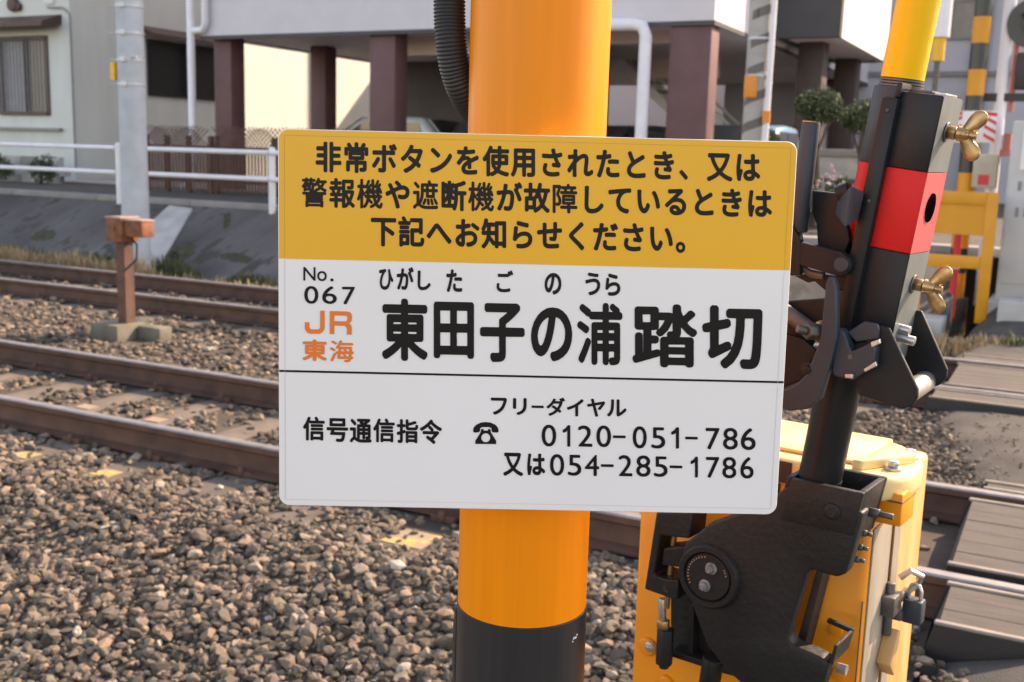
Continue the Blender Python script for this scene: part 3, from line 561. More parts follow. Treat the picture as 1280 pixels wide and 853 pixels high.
GL = {
'-': [[24,85,18,90,17,95,17,126,24,135,138,135,144,126,144,92,138,85]],
'.': [[41,-5,30,3,24,12,23,38,28,46,38,55,47,57,67,56,75,52,85,41,86,32,85,12,80,4,69,-5,61,-6]],
'0': [[109,-5,89,-1,64,16,43,41,26,75,15,123,12,163,15,217,26,265,42,299,61,322,67,328,92,343,115,347,141,346,160,342,186,325,208,299,224,265,235,217,238,163,235,123,224,75,207,41,189,19,180,11,158,-2,135,-6], [121,46,135,48,143,52,155,61,166,78,176,106,181,137,183,160,181,206,176,237,168,259,153,282,141,291,129,295,121,295,108,291,95,280,84,262,74,237,68,203,67,180,69,134,75,103,83,81,95,61,109,50]],
'1': [[107,-3,101,2,99,7,99,333,101,339,107,344,146,343,150,339,153,333,153,7,150,1,143,-3]],
'2': [[33,-2,27,4,27,21,96,109,132,163,151,200,155,217,156,234,153,254,146,268,132,283,115,292,95,294,84,292,67,285,44,269,27,269,21,277,21,313,30,322,47,333,78,346,92,348,112,348,135,345,152,338,163,333,178,322,198,296,207,274,209,262,210,245,209,211,201,183,186,152,166,121,114,52,118,50,229,49,236,41,235,4,226,-3]],
'3': [[78,-5,50,3,32,12,29,18,30,52,36,59,50,60,84,48,104,45,118,46,138,54,152,69,158,83,159,98,158,109,152,123,143,134,129,143,109,150,95,151,90,154,87,160,87,191,89,197,95,202,124,207,141,217,148,225,153,237,153,257,144,277,138,283,124,291,112,295,95,296,61,289,47,289,39,296,38,305,39,331,44,336,50,339,70,345,89,348,135,346,161,338,180,325,197,305,207,279,209,248,204,220,196,203,175,183,174,180,189,169,201,154,209,137,213,123,214,92,212,75,204,49,188,27,163,6,141,-3,121,-6,95,-7]],
'4': [[155,-3,149,2,147,7,147,103,144,109,13,109,5,115,3,120,3,134,5,140,135,299,175,346,180,348,192,348,200,342,202,163,203,160,206,159,232,158,239,149,239,120,237,115,232,110,206,109,202,106,201,4,192,-3], [81,160,87,159,141,159,146,160,147,237,143,239,141,236,82,163]],
'5': [[75,-5,38,6,24,16,22,21,22,49,24,55,30,59,41,60,64,52,87,46,98,45,118,48,132,54,149,66,158,76,164,89,167,103,164,120,156,134,152,140,135,154,109,163,87,165,55,164,48,171,48,336,53,342,58,344,143,344,197,344,204,336,204,302,200,296,195,294,100,294,97,288,98,217,104,214,135,212,163,203,185,188,197,176,207,163,218,134,221,115,219,75,209,49,204,41,186,21,166,6,143,-3,124,-6,92,-7]],
'6': [[109,-5,95,-2,70,9,48,29,34,49,23,78,20,103,20,129,23,163,35,203,55,245,81,282,118,319,146,341,166,340,180,325,183,316,183,302,174,294,149,274,124,248,108,225,95,203,93,194,95,193,124,199,161,197,189,186,203,175,222,152,232,126,235,92,232,69,221,44,213,32,200,19,183,6,163,-3,149,-5,126,-6], [122,46,138,46,158,54,172,69,178,83,180,92,178,112,166,131,152,141,132,147,112,146,89,138,77,129,74,115,74,103,77,86,86,69,101,55]],
'7': [[78,-2,58,6,53,10,50,15,51,32,165,288,164,291,161,291,33,291,27,293,22,302,22,333,24,339,33,344,70,344,229,344,235,342,239,333,238,316,100,7,92,-1]],
'8': [[101,-5,89,-3,67,6,47,20,28,41,17,63,14,81,14,100,18,126,24,140,32,152,56,174,38,194,26,217,22,237,23,268,26,279,36,301,53,321,70,334,98,345,124,347,149,346,158,345,180,336,200,322,219,299,227,279,231,257,231,237,227,217,214,194,195,174,217,154,230,132,235,112,236,81,233,63,223,41,206,21,189,9,163,-2,149,-5,121,-7], [114,46,135,46,155,53,166,61,173,69,181,86,180,106,173,123,165,132,155,139,135,146,121,146,109,145,92,137,77,123,69,106,69,86,77,69,84,61,95,53], [112,203,129,200,149,206,163,217,170,225,175,237,176,254,170,271,161,283,152,289,141,294,129,296,118,295,101,289,86,277,78,259,77,242,83,225,95,212]],
'9': [[87,-1,68,21,69,38,105,69,129,95,149,124,159,143,159,149,155,149,126,143,109,142,87,146,64,155,50,166,41,174,27,194,18,217,17,225,16,254,18,271,29,296,41,313,61,331,72,337,92,345,132,347,155,344,180,332,203,312,219,288,230,257,233,228,229,177,216,134,194,92,168,55,134,21,107,0,101,-1], [111,197,126,195,146,199,166,207,172,211,175,217,177,231,176,245,169,265,155,283,135,294,124,296,112,295,95,288,80,274,72,257,71,237,78,221,93,206]],
'N': [[41,-3,34,7,34,333,36,339,44,344,75,344,81,341,299,92,303,91,304,98,304,336,309,342,314,344,348,344,354,339,356,333,356,7,353,1,345,-3,311,-3,305,0,89,248,87,247,86,242,86,7,84,2,78,-3]],
'o': [[115,-5,101,-3,72,8,50,26,31,49,20,78,18,89,16,123,20,149,34,180,51,200,74,217,107,229,132,231,163,229,178,226,203,216,225,200,244,177,257,146,261,120,257,81,243,46,226,25,203,8,169,-4,143,-6], [120,41,135,39,152,40,175,49,192,63,200,75,207,92,209,115,207,132,200,149,186,167,172,177,158,182,138,185,121,184,101,176,88,166,77,152,69,132,67,115,68,98,76,75,86,61,98,51]],
'、': [[132,-37,121,-31,72,22,25,66,20,75,19,89,25,100,44,118,53,121,64,121,77,115,106,89,163,31,177,12,177,-5,172,-16,152,-33,143,-37]],
'。': [[75,-42,47,-29,32,-16,21,-2,9,24,8,38,9,66,17,86,24,98,36,111,50,122,75,133,92,135,118,134,146,121,163,107,175,92,184,72,187,58,187,35,184,21,175,1,167,-10,158,-21,143,-32,115,-43,89,-44], [83,12,95,10,109,12,124,21,131,32,133,46,130,61,122,72,112,79,98,82,84,79,72,72,64,60,61,46,64,32,72,19]],
'い': [[163,-19,150,-16,126,-3,97,29,78,66,69,95,64,115,55,169,50,237,48,345,51,353,58,361,70,367,107,366,115,362,124,353,127,345,124,291,125,234,129,177,134,143,139,120,151,86,160,72,166,66,172,63,180,62,189,67,207,98,222,137,230,146,237,149,251,150,260,147,277,129,286,115,286,98,275,69,257,35,241,12,220,-7,200,-18,189,-20], [419,60,408,68,402,78,397,112,386,163,375,203,363,234,343,277,324,308,325,325,328,331,336,339,357,348,376,347,385,342,393,333,408,311,431,265,451,211,462,174,471,132,475,89,470,78,461,69,439,60]],
'う': [[172,-34,161,-26,147,-2,147,12,152,23,163,30,212,40,257,54,297,77,323,100,339,129,345,166,343,183,334,200,317,214,297,221,274,224,223,220,175,209,115,190,95,190,87,195,79,206,73,225,73,242,77,251,84,257,89,260,112,263,186,280,223,286,271,290,314,287,345,277,374,259,397,234,412,200,415,177,416,157,409,112,383,63,348,28,300,-2,240,-25,192,-35], [311,319,186,332,149,338,141,342,135,348,132,359,134,384,140,396,149,402,155,403,169,403,191,399,288,387,357,383,365,379,371,373,374,365,372,336,367,325,354,317]],
'お': [[135,-30,110,-22,87,-9,58,16,40,44,37,58,37,75,39,89,46,103,54,117,70,135,101,161,143,187,145,191,145,248,144,251,141,252,81,252,67,254,59,257,49,265,45,274,43,291,45,308,53,319,64,325,112,323,143,324,146,328,147,353,146,396,150,404,158,412,166,416,203,415,214,407,221,396,218,336,220,332,286,344,300,344,311,338,320,325,321,294,316,285,308,277,297,273,217,258,215,225,216,214,220,213,249,220,294,225,345,222,376,212,407,194,432,169,447,137,450,117,450,98,447,78,439,55,423,29,411,17,393,3,362,-13,334,-23,308,-28,288,-30,263,-28,249,-16,242,1,240,21,245,32,251,39,260,43,297,45,314,49,339,57,355,66,367,78,373,89,376,106,374,120,368,134,359,142,348,149,325,155,305,156,277,155,223,144,217,141,216,137,218,44,216,21,209,1,200,-13,189,-24,180,-28,163,-33], [134,46,143,45,146,47,147,83,145,106,143,108,141,107,132,101,114,83,110,69,115,58], [442,231,396,262,346,294,335,305,332,313,332,328,340,342,349,350,357,355,376,354,450,309,472,294,483,282,486,274,486,259,476,242,470,236,462,231]],
'が': [[70,-30,47,-22,35,-13,29,-2,30,12,61,67,88,126,110,188,120,225,115,228,53,220,36,222,24,231,19,240,17,274,22,285,36,294,87,296,138,301,145,336,149,387,152,396,161,405,172,409,206,406,214,402,222,393,226,384,226,373,216,316,216,308,266,307,288,303,314,289,329,274,337,259,345,237,347,214,347,171,343,120,335,72,328,46,321,27,304,-2,283,-20,257,-31,243,-33,212,-32,172,-27,158,-16,152,-5,150,24,153,32,161,41,169,45,183,45,226,40,240,42,248,46,258,69,264,92,273,149,275,203,273,220,268,231,263,235,246,238,200,235,164,123,144,72,122,24,95,-22,84,-30], [433,126,427,129,418,140,399,188,383,225,368,254,341,296,339,302,339,316,343,325,348,331,372,345,354,379,353,393,359,404,368,412,379,416,393,415,408,407,413,421,422,431,430,435,447,435,459,430,474,410,497,370,498,356,493,344,484,336,476,332,459,331,445,339,442,336,436,322,420,311,420,305,446,259,468,214,482,183,487,166,486,149,475,134,453,124]],
'き': [[203,-39,161,-31,127,-16,97,9,83,35,78,63,78,86,80,103,95,140,104,149,112,154,129,155,143,152,155,143,160,134,161,117,152,95,149,81,153,58,158,52,172,43,186,38,206,34,260,31,362,38,371,34,379,25,383,18,381,-13,375,-25,362,-33,308,-39,268,-41], [351,80,268,91,260,95,251,103,247,112,248,132,251,142,257,149,268,155,306,154,307,157,291,184,237,182,112,183,84,185,75,190,70,196,65,206,64,237,72,249,84,256,192,251,237,252,261,254,262,257,254,279,251,284,249,284,152,285,95,289,87,293,80,299,74,311,74,336,77,345,86,353,92,357,126,356,178,353,229,353,231,356,225,379,225,390,228,399,237,407,243,411,263,414,280,413,292,404,298,393,302,367,305,360,331,363,379,375,393,374,408,363,413,350,414,328,410,319,405,313,393,307,325,291,330,271,334,263,337,261,374,267,405,275,422,276,430,272,437,265,442,257,444,245,443,225,439,217,432,211,419,205,368,194,367,188,375,174,403,134,405,129,405,117,402,109,393,96,382,83,374,79]],
'く': [[320,-43,311,-38,246,27,131,126,104,152,89,174,87,197,88,206,93,217,112,240,253,359,300,407,311,412,322,412,328,410,349,393,360,379,361,362,357,353,300,304,183,208,171,194,172,189,178,182,308,73,345,40,370,15,373,7,373,-5,368,-16,342,-40,334,-43]],
'ご': [[203,-30,183,-29,152,-22,112,-5,85,18,69,46,63,75,63,92,72,143,77,152,84,158,89,160,107,161,121,159,126,156,133,152,138,143,138,129,133,92,136,75,140,66,155,54,178,45,203,39,266,37,331,42,391,52,402,53,413,49,422,36,422,1,416,-9,405,-16,354,-25,297,-31], [146,288,112,290,104,294,98,300,95,308,95,342,101,352,109,357,124,358,178,355,266,354,359,360,363,362,356,376,356,390,359,399,364,404,376,411,391,411,399,408,411,398,412,413,416,421,423,427,433,431,447,431,459,424,473,404,493,370,494,350,489,342,482,335,473,332,456,332,439,345,437,328,428,316,416,312,402,312,393,315,391,314,388,305,382,296,368,290,277,286]],
'さ': [[217,-36,197,-34,169,-28,143,-17,124,-6,104,11,95,21,81,49,77,75,77,98,86,134,98,163,104,171,115,179,132,179,152,173,162,163,165,154,165,140,152,103,150,89,151,78,153,69,158,61,169,51,189,42,214,37,274,34,374,44,382,40,391,32,395,24,394,-8,388,-19,376,-27,303,-37,246,-38], [374,106,268,117,260,122,253,129,249,137,250,160,254,171,260,178,271,184,311,181,315,183,315,186,280,255,274,256,223,253,175,253,107,256,81,259,74,262,66,271,62,279,63,311,69,322,81,330,98,331,189,324,239,325,249,325,252,328,238,373,238,393,243,401,251,409,260,412,274,414,291,414,300,409,307,402,311,393,322,348,328,334,359,338,411,350,428,349,435,345,442,337,445,328,446,302,443,294,435,285,422,279,357,265,353,262,378,214,399,183,414,163,418,154,417,140,405,120,396,112,388,107]],
'し': [[226,-42,203,-40,180,-34,166,-28,147,-16,120,12,106,46,102,83,101,120,106,294,105,384,108,393,115,402,124,406,163,407,175,402,181,396,185,387,177,160,176,95,180,66,185,55,192,46,203,40,220,35,240,33,280,37,320,49,345,63,365,79,402,120,413,127,428,127,436,124,455,103,460,95,460,75,451,61,411,20,379,-3,337,-25,297,-37,249,-42]],
'せ': [[240,-25,206,-23,175,-16,149,-2,137,9,124,32,117,61,114,92,113,200,107,202,41,194,30,194,21,197,13,206,9,214,8,245,13,257,18,263,27,267,112,275,114,288,113,367,118,376,124,382,135,387,169,386,177,382,185,373,188,365,187,285,189,282,311,293,312,296,312,382,316,390,321,396,334,403,368,402,380,393,385,384,384,302,385,299,456,302,464,298,470,294,478,282,478,251,475,242,467,235,456,230,402,229,385,227,383,225,380,169,374,132,364,112,354,102,342,96,328,94,311,94,257,100,244,109,238,120,238,146,242,154,249,161,260,166,303,162,307,166,311,220,308,222,286,220,197,212,187,208,188,83,190,66,195,58,203,54,223,49,260,47,314,49,402,56,413,51,423,38,422,1,413,-11,402,-18,303,-25]],
'た': [[89,-30,67,-23,54,-13,49,-5,49,12,74,66,96,126,115,186,133,254,129,255,67,256,55,257,47,261,40,268,35,277,35,311,44,323,55,329,126,327,149,330,156,367,157,393,161,400,169,409,176,413,195,413,217,410,229,402,234,393,235,376,228,342,229,339,234,338,283,348,300,347,311,339,318,328,318,296,308,283,297,276,212,261,176,129,150,52,133,9,122,-16,115,-25,104,-30], [320,-25,286,-18,257,-5,234,15,220,41,217,75,223,117,229,129,243,138,271,138,280,134,288,125,292,115,290,69,294,59,305,52,320,49,357,45,385,46,436,52,450,52,462,46,471,32,469,-2,461,-13,450,-20,391,-26], [422,188,379,192,274,189,266,192,257,200,252,208,253,240,260,251,271,258,294,260,376,263,433,260,445,258,450,255,459,247,463,240,462,206,453,194,445,189]],
'だ': [[70,-37,50,-30,39,-22,33,-10,33,4,59,61,76,106,98,171,118,245,115,249,44,250,33,254,24,262,20,271,19,302,24,311,30,316,38,321,95,320,133,322,135,325,138,339,142,384,145,393,154,402,161,405,183,405,200,403,206,401,215,393,219,384,219,367,213,336,214,331,266,340,286,339,297,331,303,321,303,288,294,276,283,270,200,256,197,254,161,123,119,4,107,-22,98,-33,87,-38], [322,-33,300,-32,271,-26,243,-13,218,9,206,32,202,55,205,95,209,115,220,128,229,132,254,131,266,126,272,120,278,109,275,72,275,61,279,52,297,43,317,39,359,38,433,45,445,40,455,27,454,-8,447,-18,436,-27,371,-34], [254,182,242,191,237,200,237,228,241,240,249,248,255,251,311,255,379,255,430,251,444,240,448,228,448,200,442,190,430,182,416,181,354,185,277,181], [388,279,381,282,373,291,345,339,342,348,343,365,351,376,362,383,382,383,394,376,396,377,400,390,411,400,419,403,439,402,454,390,480,348,486,336,485,319,476,306,464,299,447,298,433,306,430,306,426,294,416,283,405,278]],
'て': [[365,-30,334,-26,294,-14,246,11,206,49,180,95,172,143,173,174,176,194,186,225,200,254,227,294,169,289,64,274,50,274,41,278,34,285,29,294,27,313,28,331,36,342,47,349,226,365,354,376,436,380,447,375,458,362,458,328,454,319,445,310,436,307,388,306,348,299,320,287,297,269,270,237,260,217,250,188,246,160,251,126,253,117,268,91,291,72,322,57,359,48,393,44,402,40,409,32,413,24,413,9,402,-19,396,-25,388,-30]],
'と': [[246,-30,214,-29,178,-21,138,-5,108,21,89,52,85,81,84,100,87,117,94,140,115,174,135,197,163,222,164,225,136,282,106,350,103,359,104,376,107,382,115,390,135,399,155,400,164,396,174,384,211,296,225,268,229,265,359,336,376,345,391,344,399,339,408,328,418,311,418,296,413,286,402,276,263,203,203,165,177,140,166,122,160,98,162,81,168,69,180,59,197,51,226,45,280,43,345,48,399,56,419,56,432,46,437,38,437,1,433,-8,428,-14,416,-20,320,-30]],
'の': [[263,-29,249,-19,237,1,236,18,240,29,246,35,254,40,286,46,311,54,339,69,361,86,374,103,380,112,391,140,395,177,392,211,381,240,368,259,342,284,317,296,300,300,294,299,281,231,269,183,252,132,236,95,211,52,186,26,163,12,143,6,124,6,104,11,81,25,58,49,43,75,32,109,29,129,28,163,35,211,58,262,98,311,141,343,200,368,257,375,320,369,359,354,376,345,407,322,419,310,442,279,451,262,465,225,471,183,471,169,465,123,450,84,442,69,419,38,379,6,325,-20,283,-29], [132,86,141,88,146,91,159,106,181,152,193,188,206,240,216,294,215,296,212,297,193,291,163,274,138,251,118,223,105,191,100,157,103,132,108,112,114,100,121,91]],
'は': [[75,-33,61,-22,55,-5,46,49,41,109,41,160,44,206,67,382,72,392,84,400,107,401,121,400,128,396,137,387,140,379,139,362,128,305,118,231,112,157,112,155,115,154,124,159,138,159,149,154,160,140,161,120,131,29,128,12,128,-13,124,-22,115,-30,107,-34], [257,-30,232,-24,206,-11,185,9,173,35,171,61,173,78,186,104,206,124,226,135,260,146,317,149,315,234,313,237,308,238,240,238,200,242,188,251,183,259,183,291,187,299,192,305,203,311,274,308,311,309,314,313,313,382,317,390,325,398,334,402,368,402,380,396,386,390,390,382,388,316,393,314,436,320,453,320,462,316,467,311,474,299,473,269,468,259,462,254,453,250,393,243,388,240,393,129,396,125,439,101,476,72,486,58,487,41,477,24,466,12,459,9,445,8,435,12,399,42,393,43,386,21,376,5,364,-8,351,-18,325,-29,314,-31], [282,38,300,40,311,44,317,52,321,69,320,78,317,80,283,83,268,81,251,76,243,69,241,61,242,52,249,45,266,40]],
'ひ': [[178,-36,141,-25,108,-5,84,24,69,58,64,92,63,115,66,149,77,191,97,237,133,294,126,296,75,289,61,289,53,293,46,299,43,308,43,342,48,350,58,356,98,358,146,364,223,378,240,378,248,373,255,365,261,348,261,333,257,325,251,319,231,311,214,296,191,268,169,237,152,203,136,154,131,106,134,83,142,63,155,48,169,39,192,32,203,31,220,31,262,41,294,64,318,103,332,163,334,234,325,313,318,342,318,356,322,366,334,375,348,379,365,379,374,376,379,370,383,362,396,308,412,265,427,237,447,207,479,171,482,163,482,149,470,130,462,121,453,118,439,118,430,121,425,126,396,162,394,157,386,100,369,55,360,38,328,0,286,-25,274,-30,220,-38]],
'へ': [[436,9,428,12,416,22,371,69,300,149,224,240,212,252,206,252,200,247,87,101,72,90,58,90,50,93,24,118,19,129,19,143,23,152,56,186,149,299,166,317,183,328,197,333,217,334,226,331,246,320,274,293,381,171,482,69,486,61,486,46,480,35,459,13,450,9]],
'や': [[232,-39,223,-34,214,-22,195,44,173,112,149,171,138,196,129,194,64,162,50,162,40,166,31,174,20,197,20,217,24,225,31,231,81,250,106,262,96,285,69,331,69,348,72,354,81,363,101,372,118,373,126,369,138,358,170,296,175,292,243,319,247,322,246,325,202,365,197,376,197,390,207,404,223,415,237,416,251,410,304,365,312,356,317,339,354,340,379,337,405,329,430,314,445,301,459,282,470,257,472,240,470,200,462,177,454,163,437,143,416,128,405,123,379,114,348,111,325,111,294,116,269,123,263,127,254,135,250,143,250,166,250,171,255,180,263,188,271,192,286,192,314,185,334,182,362,185,376,190,391,202,397,217,399,234,393,251,388,257,379,263,365,268,345,270,328,269,297,263,268,255,223,237,204,228,255,100,289,-2,288,-16,283,-25,276,-30,249,-39]],
'ら': [[234,-36,163,-34,155,-31,146,-22,138,1,137,18,141,27,149,35,158,39,223,36,268,40,320,54,345,70,359,89,366,117,362,137,351,153,337,161,320,167,297,169,263,167,234,161,212,152,192,142,167,123,152,107,142,92,129,82,109,81,95,84,87,89,80,95,75,106,75,120,91,240,97,302,101,310,109,318,118,321,149,319,158,316,166,308,171,296,159,206,161,201,209,223,237,232,268,237,308,238,337,235,371,223,399,206,425,177,439,146,442,126,442,109,436,72,413,32,374,-2,325,-23,305,-28,249,-36], [322,302,195,327,169,333,155,340,148,348,144,356,145,376,152,393,161,401,169,405,186,405,195,402,266,386,354,372,363,367,371,359,374,350,374,333,367,313,359,305,351,301]],
'る': [[223,-36,195,-29,169,-17,152,-2,142,9,133,29,131,58,132,69,143,92,161,110,172,118,192,127,217,131,254,128,282,117,303,103,323,81,336,55,339,53,351,60,360,72,366,83,370,103,370,115,366,134,360,146,351,156,328,170,297,178,274,180,249,178,209,170,181,157,156,140,125,115,104,93,89,87,75,88,64,96,49,112,45,120,45,132,49,140,58,150,226,290,254,313,255,316,251,318,135,312,124,312,115,316,109,322,104,331,102,362,107,372,115,380,124,384,246,386,339,392,357,391,365,386,379,370,386,359,386,345,383,336,374,326,279,248,283,246,328,241,357,232,371,226,396,209,423,180,439,149,444,123,444,103,440,72,423,35,391,1,351,-22,308,-34,263,-38], [232,32,263,31,267,32,268,35,264,44,256,55,248,61,234,66,220,67,212,65,203,61,201,55,202,46,207,41,220,35]],
'れ': [[135,-36,126,-33,121,-27,115,-16,115,96,112,96,109,93,75,44,61,33,47,32,38,36,23,52,15,66,14,81,18,89,110,214,121,231,122,242,122,254,118,255,61,248,47,248,38,251,30,259,26,268,24,299,29,311,36,316,44,320,78,322,126,328,128,331,130,365,129,393,133,402,141,409,149,413,178,413,186,412,195,407,201,402,205,393,205,373,200,331,210,313,212,295,217,296,237,309,274,328,300,337,322,340,348,339,371,332,386,322,401,305,412,279,414,234,398,100,396,72,398,61,405,57,422,60,436,66,464,85,482,85,495,75,501,63,502,38,497,27,482,11,459,-3,436,-14,413,-19,391,-20,374,-17,357,-10,339,7,330,21,324,38,323,78,340,220,341,254,338,262,334,267,325,269,314,269,300,266,286,261,254,243,223,218,189,186,187,157,187,58,189,-16,183,-27,170,-36]],
'を': [[251,-39,203,-34,169,-21,152,-9,142,1,129,24,125,41,125,63,128,83,144,115,178,149,197,164,233,186,234,188,232,190,217,194,200,193,183,189,167,183,149,172,135,160,101,121,89,113,70,113,53,124,42,134,38,143,38,154,41,163,89,217,113,248,133,279,133,282,129,284,64,286,53,291,45,299,42,308,43,339,53,352,64,357,138,353,161,354,165,359,172,396,177,404,183,411,192,415,214,414,223,413,230,410,240,400,243,393,243,376,240,359,243,357,274,358,348,367,365,366,374,362,379,356,384,348,384,319,378,308,365,298,297,290,214,285,211,282,200,262,200,259,203,258,232,260,260,254,280,243,303,222,411,269,425,269,434,265,443,257,452,237,452,220,447,212,439,204,354,169,314,151,312,146,313,69,309,61,303,54,291,49,263,49,251,54,246,61,242,69,242,106,240,112,229,105,212,90,203,78,199,63,199,52,204,44,212,39,232,34,254,32,291,32,337,35,391,41,405,41,418,32,424,21,424,-5,419,-19,411,-28,402,-32,303,-39]],
'イ': [[251,-28,243,-22,238,-10,239,35,239,191,238,197,135,151,75,131,61,132,53,137,47,143,35,166,35,180,41,191,50,197,124,222,158,236,217,264,263,292,325,339,351,362,381,393,391,399,408,399,420,390,433,378,437,370,438,353,433,342,405,315,376,290,311,240,311,-13,305,-23,294,-30,257,-30]],
'タ': [[121,-34,100,-19,90,-5,89,12,93,21,104,30,155,52,195,74,228,98,259,126,257,130,184,180,178,186,172,197,172,211,176,220,195,238,203,242,217,242,308,186,314,192,332,223,346,251,357,279,355,282,351,283,220,282,186,241,146,200,101,163,87,156,70,156,50,170,40,183,39,200,43,208,50,216,92,249,111,265,134,291,159,322,189,370,206,407,214,416,223,420,240,419,257,414,266,410,274,402,277,393,277,379,266,356,268,353,376,353,411,355,436,340,445,331,449,322,448,308,422,237,400,191,371,143,374,138,406,112,413,100,413,83,409,75,396,60,382,49,365,49,354,55,325,79,320,81,277,42,246,19,214,0,172,-22,143,-34]],
'ダ': [[109,-45,98,-40,79,-22,76,-13,76,-2,80,9,89,17,146,41,180,60,214,85,247,115,240,122,164,174,158,186,158,200,163,208,175,220,183,226,203,226,232,210,288,173,294,171,324,220,345,271,343,274,339,274,203,273,158,220,126,188,100,166,72,147,53,148,33,162,27,171,26,188,30,196,36,203,63,223,106,262,144,308,163,336,181,367,194,396,200,402,209,406,223,405,243,399,255,390,259,382,259,367,246,342,248,339,366,339,369,342,369,345,349,379,349,393,353,402,359,408,374,412,388,412,402,402,405,416,410,424,419,431,428,433,442,432,450,427,456,421,485,373,486,353,480,342,467,335,450,335,442,339,433,347,431,331,426,319,429,311,429,294,412,245,386,188,352,132,354,127,387,100,394,89,394,72,390,63,378,49,365,41,348,41,339,45,305,72,260,32,232,11,197,-10,158,-31,129,-43,121,-45]],
'フ': [[149,-22,138,-17,117,7,114,15,114,27,117,35,129,45,161,55,195,69,225,86,257,110,283,134,302,157,317,178,331,206,352,259,360,294,354,296,75,295,64,302,59,311,60,350,65,359,75,365,101,364,405,364,430,349,437,342,441,333,440,316,431,277,411,214,386,157,358,112,337,87,308,59,271,31,242,12,200,-8,163,-22]],
'ボ': [[163,-36,149,-32,139,-22,136,-8,136,15,141,27,155,36,206,33,209,35,209,242,206,244,47,244,36,252,30,262,29,296,33,305,41,313,50,317,208,316,210,322,210,384,220,398,232,403,266,403,274,399,283,390,286,382,285,322,287,316,368,317,369,319,363,331,340,370,340,384,345,396,354,403,365,407,382,406,396,396,405,410,416,419,422,422,436,422,445,419,456,408,466,393,483,365,487,353,486,339,482,331,473,324,462,319,447,319,439,323,430,330,425,322,425,319,428,317,439,317,447,312,457,299,458,265,455,257,447,248,436,243,291,244,286,242,285,15,281,-5,275,-16,263,-27,243,-37,197,-38], [50,37,36,46,24,61,22,78,25,86,67,137,109,202,115,208,124,212,142,211,159,203,170,188,171,169,164,154,127,98,89,49,80,41,72,36,55,36], [413,40,399,53,367,109,328,169,327,186,332,194,339,202,357,211,376,211,391,200,414,169,446,120,467,83,466,63,454,49,433,39,419,38]],
'ヤ': [[234,-31,225,-25,220,-15,176,152,155,225,64,207,44,206,35,211,27,223,22,242,23,259,28,268,38,275,84,281,135,291,137,294,136,299,115,370,114,384,118,393,123,399,141,405,166,408,175,404,181,399,185,390,205,311,209,306,393,340,422,346,436,346,445,342,463,328,466,319,466,302,445,265,411,215,366,160,344,137,337,134,320,134,297,145,288,157,287,171,293,183,331,223,364,265,357,266,227,240,227,237,248,157,292,4,291,-10,287,-19,280,-25,254,-32]],
'リ': [[212,-31,200,-25,182,-5,179,4,180,18,189,30,240,50,276,75,291,90,311,120,323,157,329,211,329,376,335,387,345,393,368,394,385,393,391,390,397,384,401,373,400,200,394,152,388,123,380,100,362,67,349,49,328,26,314,14,285,-5,257,-19,229,-31], [112,122,102,129,97,140,97,370,102,382,112,388,149,390,161,384,165,379,168,370,168,137,161,126,152,121]],
'ル': [[64,-22,53,-17,35,-5,29,7,29,21,35,32,59,55,76,78,90,100,104,134,112,169,118,228,121,328,120,370,124,379,130,384,138,388,152,388,175,387,184,382,190,370,186,223,181,160,175,129,164,95,153,69,136,41,122,21,87,-17,76,-22], [280,-20,272,-16,257,-3,250,9,251,373,257,383,268,389,305,388,314,383,320,373,321,154,321,81,322,75,325,75,345,88,374,109,399,132,433,170,442,175,459,176,470,171,485,149,485,132,481,123,465,103,436,73,385,32,345,6,300,-20]],
'ン': [[92,-22,78,-10,63,15,63,32,72,45,84,52,146,66,183,79,229,100,263,119,300,146,328,170,355,197,385,234,413,279,419,285,430,291,445,291,456,285,468,268,475,254,474,237,456,206,432,171,408,144,370,106,339,80,303,54,237,18,180,-5,143,-17,112,-24], [200,222,192,226,141,272,88,313,77,328,76,348,81,355,98,373,109,378,121,378,128,376,155,357,213,311,246,280,251,271,252,257,249,248,229,228,217,221]],
'ー': [[430,154,408,156,55,155,44,160,37,171,38,214,44,224,53,229,72,230,124,228,391,228,445,230,456,224,462,214,463,171,459,163,453,157,445,154]],
'下': [[223,-56,214,-51,209,-46,204,-33,203,326,197,328,30,329,21,333,15,339,11,348,11,379,14,387,22,396,33,400,467,400,479,395,489,382,489,353,489,348,485,339,479,333,470,329,283,328,278,325,279,277,371,227,445,180,456,166,457,152,450,138,433,119,425,115,408,115,334,164,286,192,279,194,278,188,277,-36,271,-47,259,-56]],
'令': [[308,-51,297,-45,268,-21,223,12,156,58,148,69,147,83,152,94,166,108,175,111,189,111,200,106,254,73,268,85,318,134,319,137,311,139,89,139,78,144,71,154,71,188,77,197,87,203,249,203,254,206,238,225,199,262,195,271,194,285,192,287,126,242,92,222,58,206,41,206,33,210,18,225,13,234,13,251,21,262,101,305,141,332,180,363,214,396,242,427,251,431,268,431,289,419,295,407,296,387,331,357,376,324,419,297,482,266,491,254,491,237,487,229,473,212,462,206,445,207,391,236,342,267,300,299,254,339,249,338,222,313,221,311,223,310,234,309,246,304,274,279,307,245,311,237,312,223,311,217,304,206,305,204,405,203,423,194,429,188,433,180,434,166,428,154,312,35,314,31,347,4,350,-5,350,-19,345,-30,331,-45,322,-50]],
